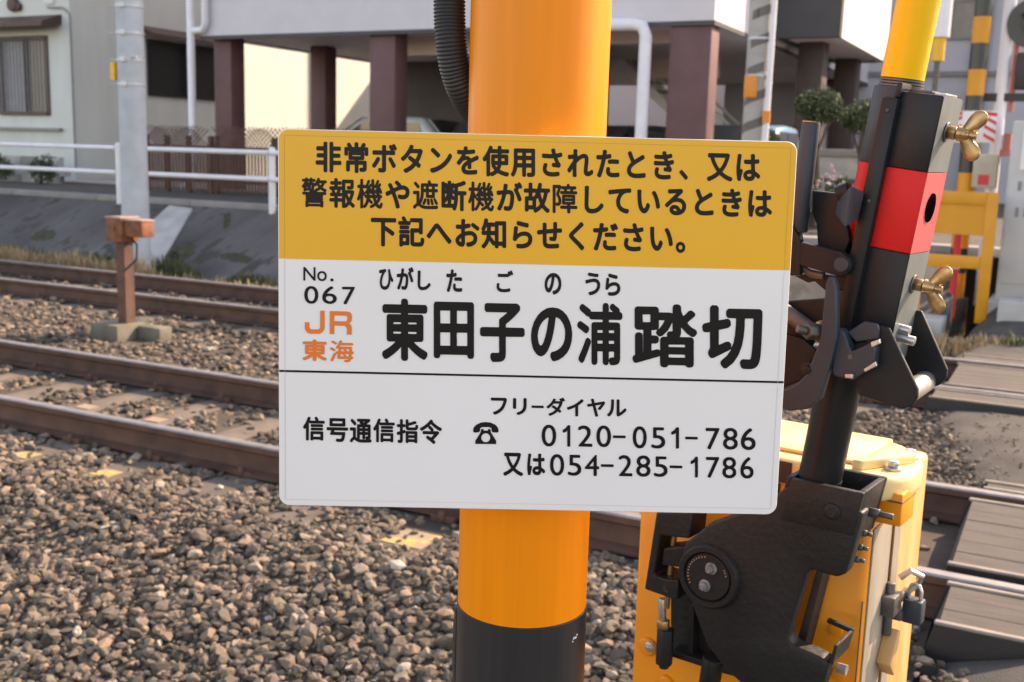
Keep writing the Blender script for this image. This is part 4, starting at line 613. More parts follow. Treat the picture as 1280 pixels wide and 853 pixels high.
'使': [[89,-59,81,-55,75,-50,69,-39,68,197,67,199,53,185,44,180,24,181,13,189,4,203,-2,214,-2,228,4,240,37,277,68,319,90,356,122,421,131,430,141,434,155,434,172,428,181,419,185,410,185,396,182,384,183,382,277,381,282,384,283,416,291,429,303,435,334,435,343,430,348,424,353,416,353,384,357,381,476,381,484,378,493,370,498,359,498,333,494,325,487,318,476,313,422,313,357,313,354,311,354,300,359,298,462,298,470,294,476,288,482,277,482,144,473,132,462,126,351,125,348,120,340,89,326,55,327,52,334,48,388,29,425,20,470,13,479,9,487,1,492,-10,491,-25,479,-44,470,-52,462,-56,447,-56,422,-51,357,-34,325,-22,280,-2,240,-29,212,-43,183,-54,161,-54,154,-50,141,-37,133,-50,121,-59], [140,4,195,26,219,41,219,44,186,78,166,106,166,120,168,129,159,143,158,149,159,279,167,291,178,297,237,298,280,298,282,302,282,311,280,312,163,313,152,319,148,316,140,302], [259,95,263,92,267,95,275,123,271,125,251,125,237,125,234,123,245,109], [228,194,232,192,280,192,282,197,281,231,277,232,229,232,227,228], [354,194,359,192,408,192,411,197,410,231,405,232,359,232,354,231]],
'信': [[84,-54,75,-47,70,-36,70,196,67,197,55,185,47,180,33,180,24,184,17,191,7,208,8,228,47,282,70,320,90,362,111,413,121,425,129,429,146,428,162,421,170,410,171,393,157,356,158,352,280,352,283,353,283,356,264,393,264,410,271,421,283,428,291,430,305,430,319,421,332,402,347,373,348,356,351,352,470,352,482,345,487,336,487,307,479,295,467,291,161,291,149,296,144,302,141,313,138,313,134,302,133,-39,126,-50,118,-55,89,-55], [186,-54,176,-47,170,-36,170,117,174,126,180,132,189,136,433,136,439,135,448,129,454,117,454,-33,450,-42,445,-48,436,-52,408,-52,399,-47,391,-36,385,-35,237,-35,232,-36,225,-47,214,-54], [232,27,237,25,388,25,391,29,390,75,385,76,234,76,231,72], [192,151,183,157,178,166,177,191,183,203,195,209,433,208,445,200,449,188,448,166,443,157,433,151], [192,221,183,227,177,237,177,262,183,274,195,280,433,279,445,271,449,259,448,237,442,226,433,221]],
'切': [[331,-51,320,-45,313,-39,309,-30,305,-10,305,1,309,9,317,17,325,21,385,20,391,27,394,38,403,100,408,169,414,313,413,322,408,323,351,323,346,322,344,311,343,262,335,186,320,117,297,61,288,44,255,-2,246,-11,200,-46,192,-50,180,-50,169,-45,152,-27,147,-16,147,-2,158,12,197,43,230,86,232,96,212,83,89,25,72,25,64,29,55,39,47,55,47,72,51,81,60,92,62,106,62,217,58,219,41,215,24,215,13,219,6,225,2,234,-1,259,3,268,13,278,21,282,61,291,62,296,62,348,62,396,67,406,74,413,81,417,112,417,121,413,127,407,133,396,133,308,141,307,197,318,212,317,224,308,230,296,231,274,227,265,219,257,206,250,134,234,133,129,135,124,138,125,195,149,212,149,220,146,229,137,233,129,235,109,237,106,252,140,264,197,272,279,273,319,272,322,268,323,214,323,203,329,197,336,193,345,193,373,200,384,206,390,214,394,464,394,474,390,483,382,486,373,487,348,479,143,471,46,462,4,451,-19,445,-27,430,-40,416,-47,388,-52]],
'又': [[44,-48,36,-45,27,-38,13,-16,13,1,19,12,30,20,84,40,121,57,175,89,197,106,155,163,129,206,106,251,76,328,72,330,51,331,44,334,36,343,32,350,32,382,36,390,41,396,50,401,55,402,408,402,428,393,437,384,442,376,442,359,431,322,411,268,382,211,351,163,305,106,308,101,325,88,376,57,413,40,470,21,479,16,485,9,490,1,491,-13,485,-25,470,-43,462,-48,445,-48,416,-40,374,-23,337,-5,303,15,249,54,195,16,135,-16,67,-45,58,-47], [249,157,254,155,265,166,292,200,315,234,338,277,351,308,357,328,351,330,260,330,155,330,151,328,171,277,192,237,215,200]],
'号': [[280,-53,237,-51,229,-47,220,-33,216,-19,217,-5,223,5,234,11,311,9,322,11,328,18,334,32,345,75,343,81,109,82,101,86,96,92,94,98,93,109,113,166,112,170,33,172,24,177,18,186,17,217,24,229,36,234,305,234,464,234,474,228,480,220,481,188,473,176,462,171,192,171,186,169,179,149,179,146,183,144,402,144,413,138,419,129,420,106,408,41,397,4,382,-25,365,-41,342,-51,311,-53], [95,251,84,258,79,271,79,396,83,404,89,410,98,413,405,413,416,406,421,393,421,268,417,259,411,253,402,250], [145,313,149,312,351,312,354,316,354,349,348,352,149,352,145,350,144,348]],
'報': [[268,-53,260,-50,253,-44,246,-30,246,50,243,51,232,48,172,48,168,46,167,-27,164,-39,155,-48,143,-52,126,-52,112,-46,107,-39,104,-30,102,46,98,48,33,48,21,52,15,58,9,72,9,86,13,96,21,105,33,109,98,109,103,112,103,115,103,132,101,135,41,137,33,139,26,146,20,157,20,174,27,188,33,193,44,196,61,197,62,200,49,237,47,239,33,239,23,242,13,251,9,265,9,277,13,288,21,296,33,300,98,300,103,302,103,305,103,319,101,322,47,323,36,327,30,333,25,345,25,359,28,370,33,376,38,380,50,383,101,384,103,387,103,410,107,421,112,427,126,433,143,433,153,430,163,421,166,411,168,384,172,383,217,383,229,380,239,370,243,359,242,345,237,333,232,327,217,323,169,322,167,319,167,302,172,300,232,300,243,296,246,298,246,302,246,387,250,399,260,408,271,411,445,411,459,406,465,399,469,387,468,291,462,271,451,259,433,252,413,248,365,247,354,250,344,259,341,268,337,282,340,294,348,302,359,307,405,308,406,313,405,348,402,349,314,349,311,348,310,345,310,245,311,242,314,241,445,241,464,234,474,225,478,214,478,208,468,169,448,112,423,61,425,55,436,44,478,12,486,4,490,-8,486,-22,468,-42,453,-45,443,-42,428,-31,385,6,353,-25,328,-45,314,-50,303,-47,286,-54], [311,21,314,21,329,35,346,58,324,98,314,120,311,122,310,120], [235,109,243,106,246,109,246,147,243,148,234,140,223,136,192,136,168,134,167,115,169,110], [380,117,382,116,389,126,407,177,405,181,379,181,354,181,351,177,364,146], [242,186,246,186,246,188,246,241,243,242,237,241,226,239,223,236,218,223,207,200,209,197,223,196,234,192], [123,197,138,196,144,200,161,237,158,239,149,239,112,239,108,237]],
'子': [[146,-57,138,-51,128,-39,121,-19,121,-5,126,6,132,11,141,15,214,16,216,21,215,140,212,142,30,142,18,148,10,160,9,191,10,197,15,206,21,211,30,215,214,216,216,220,216,268,220,278,229,286,268,308,300,328,302,331,297,332,81,332,72,335,64,342,59,353,59,384,64,392,70,399,81,403,169,403,411,403,428,394,439,384,444,376,444,359,439,348,419,329,373,294,334,267,292,242,289,237,289,217,294,215,473,214,484,208,493,196,493,163,489,154,484,149,473,143,291,142,289,137,289,7,286,-13,280,-27,266,-42,243,-52,203,-56]],
'常': [[237,-56,225,-47,220,-36,220,69,217,75,214,75,132,74,131,69,131,-13,126,-23,119,-30,112,-34,81,-35,70,-30,62,-22,59,-13,59,120,64,133,72,140,81,144,214,144,219,146,219,149,214,151,124,151,115,155,107,163,103,174,103,271,107,279,118,291,109,292,97,291,96,240,92,231,84,223,75,218,47,218,36,224,29,231,26,240,26,339,32,350,44,359,87,359,92,362,77,387,76,404,81,413,87,419,104,428,121,429,132,423,161,387,169,373,172,362,175,360,212,359,216,362,217,419,226,431,237,438,268,438,278,433,284,427,289,419,289,393,289,365,291,360,328,360,335,376,362,416,371,424,379,428,396,429,416,421,424,413,428,406,428,390,425,382,411,365,411,361,416,359,458,359,467,354,476,342,477,240,472,228,459,219,428,218,419,222,411,230,406,240,405,291,402,292,388,291,388,288,397,279,401,271,401,174,397,163,388,154,379,151,297,151,293,149,293,146,297,144,425,144,434,140,442,133,447,120,447,12,445,1,438,-13,425,-25,413,-31,402,-34,374,-37,334,-37,325,-33,316,-25,311,-13,308,-2,308,12,317,24,328,31,374,32,375,35,375,72,371,75,297,75,294,74,293,69,292,-39,287,-47,274,-57], [176,214,325,214,329,217,329,225,326,228,178,229,174,225,174,217]],
'指': [[47,-54,36,-48,30,-39,25,-25,25,-8,32,4,41,9,72,9,77,12,77,115,75,117,72,117,41,109,27,109,20,112,14,117,9,126,5,140,5,154,9,163,18,170,72,186,77,188,78,265,76,268,72,269,27,269,16,274,8,285,8,313,13,325,24,332,72,333,77,336,78,416,81,424,87,430,95,434,124,434,135,429,139,424,143,416,143,335,146,333,186,332,195,328,203,316,203,288,195,274,186,270,149,269,143,267,144,208,149,207,172,214,189,214,201,206,206,197,209,186,220,192,226,194,450,194,456,192,464,187,471,174,471,-33,467,-42,462,-47,453,-51,425,-52,413,-47,408,-42,404,-33,399,-31,274,-31,270,-33,263,-47,254,-53,226,-54,214,-49,208,-39,207,-33,207,157,206,161,203,161,192,154,149,140,143,136,143,1,141,-16,133,-33,124,-42,104,-50,78,-54], [273,29,399,29,404,32,404,49,402,52,274,53,271,51,270,46,270,32], [273,112,399,111,404,115,404,129,402,132,274,133,271,132,270,129,270,115], [266,208,246,212,229,221,216,234,208,254,206,288,207,413,212,424,217,429,226,432,254,432,266,426,272,413,272,367,274,363,339,378,405,400,422,401,430,397,445,384,450,376,451,362,447,353,442,347,430,341,377,325,274,300,272,296,272,277,274,272,297,269,416,270,423,277,429,308,433,316,445,324,462,325,482,317,487,311,491,302,490,285,485,257,476,237,470,228,461,220,450,214,425,208]],
'故': [[214,-52,203,-44,193,-30,189,-19,188,-5,187,-2,183,-1,98,-1,95,-5,94,-16,90,-25,84,-31,75,-35,44,-35,36,-30,29,-22,26,-13,26,194,36,207,44,212,94,214,96,265,92,270,24,270,16,274,8,282,4,291,4,319,8,328,13,333,24,339,89,340,95,342,96,416,101,427,115,437,149,436,156,433,164,424,168,416,168,345,169,341,172,340,237,339,254,330,263,356,278,416,288,430,300,434,328,432,342,421,347,413,347,399,336,350,337,345,476,344,487,339,494,331,497,322,497,294,493,287,484,279,476,275,462,275,457,271,445,217,432,174,420,143,394,89,406,72,430,46,450,30,479,12,485,7,491,-5,491,-19,485,-30,469,-47,462,-51,445,-51,419,-36,393,-17,348,28,305,-9,277,-28,234,-51], [238,35,243,34,268,52,286,66,307,89,307,95,281,157,271,185,268,188,254,174,240,169,238,166], [97,69,166,70,168,75,168,137,165,143,101,144,95,141,95,75], [351,169,354,168,357,173,366,200,384,271,383,274,379,275,357,275,325,275,321,274,320,271,336,208], [169,214,192,213,197,215,218,245,230,268,226,270,169,269,168,265]],
'断': [[393,-57,381,-47,375,-36,375,194,374,199,371,200,342,200,337,197,334,120,329,78,321,35,309,-5,298,-30,293,-39,286,-46,277,-49,263,-50,249,-42,236,-30,232,-22,232,-10,229,-6,47,-6,36,-2,28,7,25,15,25,399,31,410,44,419,72,419,81,415,87,410,95,395,104,398,118,398,129,393,141,380,142,382,143,417,152,430,163,436,189,436,197,432,205,424,209,416,209,384,212,378,219,390,232,399,246,400,254,398,263,393,274,381,288,388,388,415,436,434,453,434,462,430,482,410,485,402,485,390,481,382,473,373,419,353,339,331,337,328,337,274,339,270,476,269,487,264,494,257,497,248,497,220,487,206,476,200,450,200,445,197,444,-39,439,-47,428,-56], [93,63,98,61,138,61,143,63,142,115,138,113,115,86,107,82,94,81], [210,63,214,61,251,61,254,62,261,98,263,120,263,124,253,120,249,119,232,119,223,124,212,137,210,134], [94,166,95,164,98,166,109,183,127,214,127,220,98,220,93,217], [262,177,266,175,267,180,266,220,234,220,229,220,228,217], [94,288,102,288,97,302,95,310,94,308], [243,288,263,286,267,288,266,336]],
'東': [[232,-57,218,-47,212,-36,212,46,212,50,209,51,178,25,138,-3,95,-28,64,-43,44,-44,36,-41,27,-33,15,-16,14,4,25,18,78,43,107,60,137,81,151,92,146,94,81,94,70,100,61,112,60,291,63,299,71,308,81,312,206,312,211,313,212,316,210,319,206,320,36,320,27,325,21,331,17,339,16,367,19,376,27,384,38,390,209,390,212,393,213,419,217,426,226,433,234,436,263,436,271,433,278,427,285,416,285,393,288,390,464,390,476,385,485,373,487,367,486,339,482,331,476,325,467,320,291,320,287,319,285,316,286,313,291,312,425,312,435,308,443,299,447,291,446,112,438,100,428,95,354,94,348,92,362,80,393,59,428,40,476,19,483,12,488,4,488,-10,483,-22,465,-42,456,-46,442,-45,405,-28,357,1,317,29,288,53,286,52,285,49,285,-36,281,-44,274,-52,266,-57], [130,160,135,158,209,158,212,160,212,170,206,173,135,173,131,171,130,169], [286,160,291,158,371,158,374,163,373,171,368,173,288,173,285,169], [130,237,135,234,209,235,212,237,212,245,206,248,135,248,130,245], [286,237,291,234,371,235,374,237,374,245,368,248,288,247,286,245]],
'機': [[87,-51,75,-45,68,-33,68,109,67,120,50,84,38,76,27,75,18,79,12,86,6,100,6,112,22,146,39,191,47,220,60,274,55,277,30,277,21,282,14,294,13,316,19,328,30,334,67,336,68,413,74,424,87,431,107,431,116,424,122,413,123,336,146,335,162,325,167,328,186,359,208,407,220,416,232,416,243,411,249,404,252,396,251,384,221,328,226,326,232,328,241,345,251,353,263,355,274,352,277,353,276,410,283,422,294,428,314,427,324,421,329,413,333,333,337,328,342,334,354,353,380,407,388,414,396,417,408,417,415,413,420,407,424,396,422,384,399,339,402,337,408,339,416,356,422,362,430,366,442,366,453,361,460,350,461,339,458,331,436,291,450,286,459,277,479,225,480,208,473,198,462,192,450,192,442,197,433,206,427,206,423,203,439,188,445,174,462,173,474,166,479,154,479,137,475,129,470,124,462,120,453,120,449,117,450,103,445,92,426,63,399,32,413,17,422,12,433,9,438,12,443,35,450,46,459,51,467,52,482,45,491,32,491,21,482,-10,470,-33,459,-43,447,-49,433,-50,419,-48,388,-34,374,-22,357,-5,354,-4,317,-26,283,-43,268,-43,260,-39,252,-30,249,-22,249,-13,254,-3,260,2,305,26,324,38,329,44,316,81,305,118,300,120,249,120,243,117,244,115,274,90,302,63,305,57,306,49,301,38,286,26,271,25,263,29,234,56,232,59,229,58,217,32,201,4,183,-19,163,-39,155,-43,143,-43,124,-29,118,-42,112,-47,104,-51], [123,1,124,-1,126,0,139,12,159,38,170,58,181,89,185,117,183,119,166,120,155,127,150,137,149,154,135,155,126,160,124,160,123,157], [371,86,374,84,376,87,394,112,397,117,391,120,368,120,362,117], [164,174,166,173,186,173,188,177,188,183,186,186,180,186,175,186,163,191], [245,174,249,173,291,173,294,174,295,177,293,186,288,187,283,184,268,183,260,188,254,196,246,196,242,194,241,191], [351,174,357,173,376,174,366,191,362,196,348,198,347,194], [153,206,155,203,156,206,156,220,160,228,174,242,196,271,195,274,172,272,163,276,155,280,146,277,126,277,122,274,124,254], [341,245,345,245,349,248,368,274,373,282,368,284,351,282,339,287,338,285], [282,265,283,274,280,311,277,311,271,303,259,282,272,277]],
'浦': [[186,-53,175,-50,169,-44,163,-30,163,262,166,271,172,277,186,283,277,284,281,285,282,288,282,299,277,303,163,303,152,306,143,313,138,325,126,324,115,328,47,372,40,379,36,390,39,404,53,420,64,424,70,424,89,416,132,391,147,382,156,373,158,367,163,365,280,366,282,370,282,410,285,421,294,431,305,435,325,434,334,432,342,423,347,410,347,370,348,366,382,365,388,367,362,387,357,399,360,413,374,427,385,431,399,427,453,395,460,387,464,376,463,367,482,360,488,353,492,342,492,328,489,316,482,308,470,303,351,303,348,301,347,296,347,288,348,285,351,284,445,283,456,280,464,271,468,259,468,1,462,-25,456,-33,445,-43,416,-52,376,-54,365,-50,356,-42,348,-22,342,-42,334,-50,322,-54,305,-53,295,-50,286,-42,282,-30,282,52,277,54,232,54,229,54,226,49,226,-27,223,-40,213,-50,203,-53], [58,-40,47,-36,30,-22,24,-8,25,-2,29,9,65,72,102,146,112,156,124,160,138,155,154,140,158,126,155,115,118,38,84,-25,72,-37], [347,-10,348,-12,351,-10,354,-2,362,5,374,8,402,9,403,52,399,54,348,53,347,49], [227,117,232,115,280,116,282,120,281,137,277,139,229,138,226,134], [347,117,351,115,399,115,402,116,403,120,402,137,399,139,348,138,347,134], [98,194,24,236,15,245,12,257,15,268,21,277,33,286,44,290,50,288,75,277,112,257,128,248,136,240,139,225,135,214,129,206,118,195,107,192], [229,200,280,200,282,206,282,217,280,221,229,221,226,217,226,206], [349,200,401,200,403,206,402,220,348,220,347,206]],
'海': [[322,-45,314,-42,305,-32,301,-16,305,-3,314,4,322,7,371,6,376,10,380,18,379,21,374,22,186,22,175,26,165,35,163,46,176,129,172,132,155,132,141,137,139,134,141,126,136,109,110,44,81,-25,72,-33,64,-35,55,-33,36,-19,31,-8,35,7,62,66,93,143,101,151,112,154,124,149,132,143,133,149,131,154,131,166,135,177,141,183,155,189,180,189,184,191,192,256,189,256,178,244,169,241,163,242,155,245,139,257,134,271,137,279,161,311,178,340,198,384,210,416,220,425,232,428,251,421,260,413,263,402,255,379,257,375,456,375,470,369,477,362,480,353,480,342,477,331,467,321,459,318,232,318,226,315,215,296,215,294,217,292,433,292,445,289,454,279,457,268,454,191,459,189,470,189,482,184,488,177,492,166,492,154,489,146,482,137,470,133,453,132,450,129,446,81,449,78,467,73,476,64,479,46,474,32,467,26,456,22,438,21,424,-16,411,-30,402,-38,382,-45,368,-47,334,-47], [228,78,302,78,303,81,301,83,277,108,268,117,264,132,234,131,232,126,226,81], [352,78,388,78,393,126,391,132,388,132,354,132,320,132,317,132,317,129,348,96], [92,188,61,209,30,228,21,237,19,248,22,257,27,263,36,271,44,274,53,272,75,261,104,244,118,234,126,225,128,214,125,206,119,197,109,188,101,186], [242,191,246,189,311,190,310,194,290,214,282,223,275,237,249,236,246,228], [359,191,362,189,391,189,396,191,397,194,398,234,393,237,368,237,334,237,331,237,330,234,357,206,360,197], [132,330,122,333,92,353,56,373,48,382,45,390,49,402,62,416,72,419,89,414,121,397,146,380,156,370,160,359,155,348,142,333]],
'用': [[328,-54,320,-49,310,-36,305,-22,306,-2,314,9,325,16,371,15,388,17,389,21,389,92,388,95,294,96,290,95,289,-33,284,-42,278,-47,266,-52,234,-51,223,-43,217,-33,216,95,212,96,124,95,107,32,87,-10,75,-30,60,-47,53,-52,38,-52,28,-47,10,-31,6,-22,6,-8,9,1,25,24,39,55,52,106,59,166,60,382,64,390,72,399,81,402,439,402,447,399,456,390,460,379,460,1,459,-10,453,-24,447,-32,436,-42,422,-48,391,-53], [130,169,135,166,214,167,217,171,216,214,212,216,132,215], [289,169,294,166,388,167,389,171,389,214,385,216,291,216,289,211], [131,288,135,286,214,286,217,291,216,331,212,332,132,331,131,328], [289,288,294,286,388,287,389,291,388,331,385,332,291,331,289,328]],
'田': [[47,-50,36,-42,31,-30,31,382,37,393,44,400,53,403,447,403,459,399,469,387,471,382,471,-30,464,-43,459,-48,450,-52,416,-52,403,-42,398,-33,397,-25,393,-22,107,-22,103,-25,102,-33,97,-42,84,-52,53,-52], [103,52,107,50,209,50,211,55,211,154,206,157,104,156,102,152], [284,52,288,50,396,51,398,55,397,154,393,157,286,156,283,152], [103,231,107,229,209,229,211,234,210,331,206,332,104,331,102,328], [284,231,288,229,396,230,398,234,397,331,393,332,288,332,284,331]],
'知': [[36,-48,27,-43,11,-25,8,-16,8,-2,13,7,39,29,59,52,78,83,93,117,103,160,103,163,98,165,25,166,12,174,6,186,6,217,11,225,22,234,22,237,10,248,7,254,6,274,23,302,37,333,47,365,60,416,65,424,72,431,81,435,104,433,118,426,125,419,129,410,129,396,123,373,126,370,237,370,243,369,254,362,261,382,268,390,277,393,413,394,452,393,464,384,471,373,471,-16,465,-27,459,-33,450,-37,419,-37,411,-33,402,-25,396,-4,331,-3,328,-4,327,-8,326,-25,322,-30,314,-39,305,-42,276,-42,266,-36,258,-25,256,7,254,9,246,3,237,-1,223,0,215,4,155,74,151,72,139,46,124,21,101,-8,76,-33,61,-45,53,-49], [251,69,254,67,257,72,256,163,251,165,183,165,177,163,176,152], [327,69,331,67,393,67,398,69,398,322,393,324,331,324,327,322], [66,237,72,235,108,237,108,299,104,301,98,298], [182,237,186,235,251,235,256,237,256,308,254,309,240,301,186,301,182,299]],
'記': [[44,-53,31,-44,25,-33,25,129,30,140,36,146,47,150,197,149,209,140,215,129,215,-8,210,-19,203,-26,195,-30,95,-30,87,-44,75,-52], [286,-45,272,-42,254,-31,240,-13,233,7,232,225,236,234,243,241,254,246,393,247,395,251,395,333,393,338,240,341,239,316,236,308,228,299,217,294,24,294,13,301,4,313,4,339,8,348,17,356,24,359,87,359,91,362,72,393,70,410,74,419,81,426,98,435,115,435,129,424,159,384,163,376,164,362,166,360,217,359,223,358,225,362,226,390,234,403,246,409,445,409,456,405,462,399,466,390,466,169,462,160,456,154,447,150,416,149,408,153,402,158,398,163,394,174,391,176,305,175,304,171,304,29,307,24,320,22,418,24,421,27,423,32,427,75,431,83,439,92,447,97,462,97,482,89,491,81,496,72,494,32,487,4,478,-16,464,-31,459,-36,439,-44,419,-47,305,-47], [95,35,145,35,147,41,146,83,141,86,95,85,93,81,93,41], [36,157,24,166,19,174,19,197,25,208,38,218,200,218,206,217,218,208,223,200,224,177,219,166,206,156,41,155], [50,225,41,228,35,234,30,242,28,248,30,271,38,283,47,288,192,289,200,285,206,279,212,271,213,265,212,242,203,231,195,226]],
'警': [[98,-51,87,-44,82,-33,82,46,85,55,95,63,95,66,89,72,84,83,85,92,87,98,97,106,97,109,89,115,84,126,85,137,92,149,87,151,38,152,30,157,24,166,23,183,30,195,41,200,155,200,162,203,155,214,149,217,98,217,89,208,78,203,64,204,53,212,47,223,47,259,44,262,33,262,24,267,16,279,15,291,21,302,36,317,50,334,63,359,58,361,33,362,24,366,16,379,17,393,22,402,33,408,72,409,81,424,92,430,112,430,120,427,126,421,131,410,135,409,161,409,167,421,173,427,180,430,200,430,212,424,220,409,260,408,268,403,275,393,274,376,266,365,257,361,223,361,217,359,216,356,217,352,239,350,246,346,254,335,257,337,283,370,295,390,308,420,314,426,322,429,339,427,351,419,355,410,355,402,353,393,354,390,467,390,478,384,484,375,486,359,482,349,470,341,447,339,428,302,409,277,411,272,425,264,471,245,477,240,481,228,481,223,477,214,466,200,476,183,476,169,470,157,459,151,413,151,409,149,416,136,417,126,413,117,404,109,405,106,414,98,416,92,417,83,413,74,406,66,416,57,421,46,420,-36,413,-46,402,-51,378,-50,371,-47,362,-37,359,-37,143,-37,138,-38,132,-46,124,-51], [140,9,143,8,357,8,361,9,361,18,357,19,143,19,140,18], [295,203,305,200,425,201,429,203,407,214,365,238,337,222], [255,231,258,231,263,242,268,248,308,264,324,274,323,279,305,302,303,306,300,306,284,291,274,286,266,287,254,292,251,291,244,237,246,232], [186,248,189,247,191,251,195,277,197,302,192,306,184,305,182,302,186,294], [99,262,132,261,135,265,133,268,101,268,98,265], [362,311,365,308,370,311,388,336,387,339,385,340,368,340,342,339,344,333], [128,353,161,352,164,353,163,359,158,361,132,361,128,356]],
'踏': [[240,-54,226,-48,220,-42,216,-30,214,35,203,28,38,-24,24,-21,14,-10,9,7,9,15,13,27,27,38,28,41,28,188,31,200,38,208,53,213,64,212,72,209,81,202,86,191,87,58,89,58,90,228,87,232,47,232,36,237,28,245,25,257,25,390,30,402,35,407,47,412,183,412,195,408,203,399,207,387,207,370,209,367,217,369,286,369,300,366,305,363,309,365,310,410,314,421,322,430,334,433,348,433,359,430,369,421,373,410,373,390,375,379,387,348,391,345,399,351,430,383,442,388,447,388,458,384,477,367,480,356,476,344,423,296,420,291,434,274,447,261,481,240,489,231,493,217,488,203,473,187,462,183,447,187,416,210,393,234,376,255,373,254,372,206,364,186,365,183,368,182,445,182,456,178,465,169,468,157,468,-27,462,-42,456,-47,445,-51,428,-52,416,-48,402,-36,283,-35,279,-36,274,-43,266,-50,254,-54], [280,27,286,24,399,24,403,29,402,44,400,46,283,47,279,44], [152,75,155,74,195,85,206,82,214,76,216,81,216,157,220,170,229,179,237,182,266,183,268,186,266,201,271,215,280,222,288,225,305,225,309,228,308,296,288,254,272,228,237,192,229,187,214,183,200,188,188,203,185,214,193,234,152,230,151,225,152,191,183,190,195,186,204,177,207,166,207,154,203,140,195,132,183,128,155,128,151,126], [280,106,286,104,399,104,403,109,402,120,396,123,283,122,279,117], [202,242,203,241,209,244,227,265,246,299,248,305,247,308,217,308,209,310,207,308,207,257], [86,294,89,292,138,292,143,294,143,349,138,351,87,350,84,345]],
'通': [[260,-42,214,-37,178,-26,149,-12,112,13,107,12,98,7,81,-10,61,-34,50,-40,36,-39,27,-35,15,-22,11,-10,11,4,16,12,48,44,76,63,78,69,77,180,72,183,24,184,16,188,11,194,8,203,8,228,11,237,16,242,27,247,124,247,132,243,138,238,142,228,142,63,163,47,166,47,168,52,168,291,174,302,183,308,209,308,246,309,251,311,234,319,226,328,224,336,225,356,186,358,178,361,171,367,168,376,168,399,175,410,183,415,439,415,456,405,461,399,465,390,464,377,459,367,430,344,391,317,389,313,399,309,456,308,466,302,472,291,472,63,470,52,464,41,448,27,476,25,487,17,492,7,492,-8,488,-22,482,-33,470,-38,371,-42], [241,21,271,19,337,19,369,21,358,38,356,46,356,63,361,72,371,78,407,81,408,100,407,103,402,105,351,104,349,81,349,41,345,32,339,27,331,23,305,23,294,29,287,41,286,103,283,105,237,105,232,103,231,41,224,27,226,23], [233,163,283,162,287,166,286,178,234,179,231,174,231,166], [352,163,405,162,408,166,408,177,402,179,354,179,351,178,349,174,350,166], [232,237,237,235,283,235,286,236,287,240,287,248,284,251,234,251,231,248], [350,237,354,235,405,236,408,240,408,249,405,251,354,252,350,248], [107,288,101,291,33,359,27,370,27,387,32,396,38,402,53,409,64,409,70,407,112,372,148,336,152,328,153,311,148,302,141,294,126,286,112,286], [315,348,325,346,339,353,339,357,325,358,299,356]],
'遮': [[246,-36,209,-31,180,-22,155,-10,124,10,112,13,95,7,78,-7,56,-30,50,-34,36,-35,24,-26,14,-10,13,1,17,9,47,36,78,58,79,194,78,198,75,200,33,200,21,205,16,211,13,220,13,240,17,248,22,254,33,258,118,258,131,251,136,240,136,126,138,117,141,120,147,137,158,197,161,237,161,362,162,367,169,377,180,382,294,383,296,387,290,404,290,413,294,421,300,426,308,430,328,432,336,427,341,421,359,385,362,383,467,382,476,378,481,373,485,365,485,348,480,336,467,328,426,328,425,325,426,311,428,292,467,291,477,285,484,274,483,254,476,242,467,238,430,237,426,234,426,163,416,146,428,145,439,137,468,92,482,61,482,52,475,41,464,34,453,33,442,37,436,44,397,117,398,129,408,143,399,144,274,144,263,150,256,163,256,231,254,236,251,237,220,237,217,235,215,197,209,157,199,117,182,75,172,58,159,46,161,44,175,35,203,25,226,21,260,17,357,17,467,24,478,18,485,7,484,-5,479,-22,474,-27,467,-31,453,-34,354,-37], [212,29,200,34,193,41,190,49,191,61,210,95,226,132,237,140,249,140,260,136,267,129,271,120,270,109,255,72,237,41,232,35,223,30], [294,28,286,34,280,44,274,117,280,129,291,136,305,137,311,135,320,128,324,117,329,78,330,46,327,38,320,30,311,27], [371,29,362,34,355,44,335,112,336,120,345,133,354,137,368,136,376,131,383,120,400,72,403,55,403,46,393,33,382,29], [314,197,366,197,368,203,368,234,366,237,314,237,312,231,312,203], [218,294,223,291,254,292,257,325,255,328,220,328,218,322], [312,294,317,291,365,292,368,296,370,325,368,328,312,328,310,325], [104,296,95,300,89,305,36,365,31,373,31,384,41,399,53,405,67,405,75,401,109,368,135,339,140,331,139,319,132,308,115,296]],
'障': [[317,-51,305,-45,298,-33,297,20,183,22,175,25,169,32,166,41,166,58,171,69,183,76,294,76,297,77,298,81,298,86,294,90,220,90,209,94,204,100,201,109,201,234,206,247,212,251,220,255,331,255,430,255,439,251,446,245,450,234,450,109,447,100,442,94,430,90,362,90,358,86,358,81,359,77,362,76,473,76,484,69,489,61,489,41,485,29,473,22,361,21,358,15,358,-33,354,-42,348,-47,339,-51], [38,-48,29,-42,24,-30,24,393,27,402,33,407,44,411,158,411,163,410,180,400,192,386,206,391,286,391,290,393,289,410,297,421,308,428,325,429,334,425,339,419,350,396,354,391,450,391,462,385,469,373,469,356,464,346,459,341,450,338,416,336,411,316,413,313,470,313,482,306,487,296,488,279,485,271,479,264,470,260,183,260,172,266,165,277,165,296,172,307,183,313,237,313,240,313,241,316,236,336,203,338,192,345,186,355,183,355,144,259,167,225,179,203,185,186,189,163,189,137,184,109,175,92,166,83,143,71,129,68,101,68,92,72,84,82,81,82,80,-33,73,-44,64,-49], [81,112,84,111,89,118,98,122,126,124,131,129,133,137,132,166,124,197,104,228,92,242,88,251,89,262,111,319,121,348,122,353,87,355,82,353,80,350], [259,140,263,138,385,138,391,140,391,146,385,148,263,148,259,146], [259,197,263,196,385,196,390,197,391,203,385,205,263,205,259,203], [301,313,348,314,358,333,357,337,351,338,294,337,293,333]],
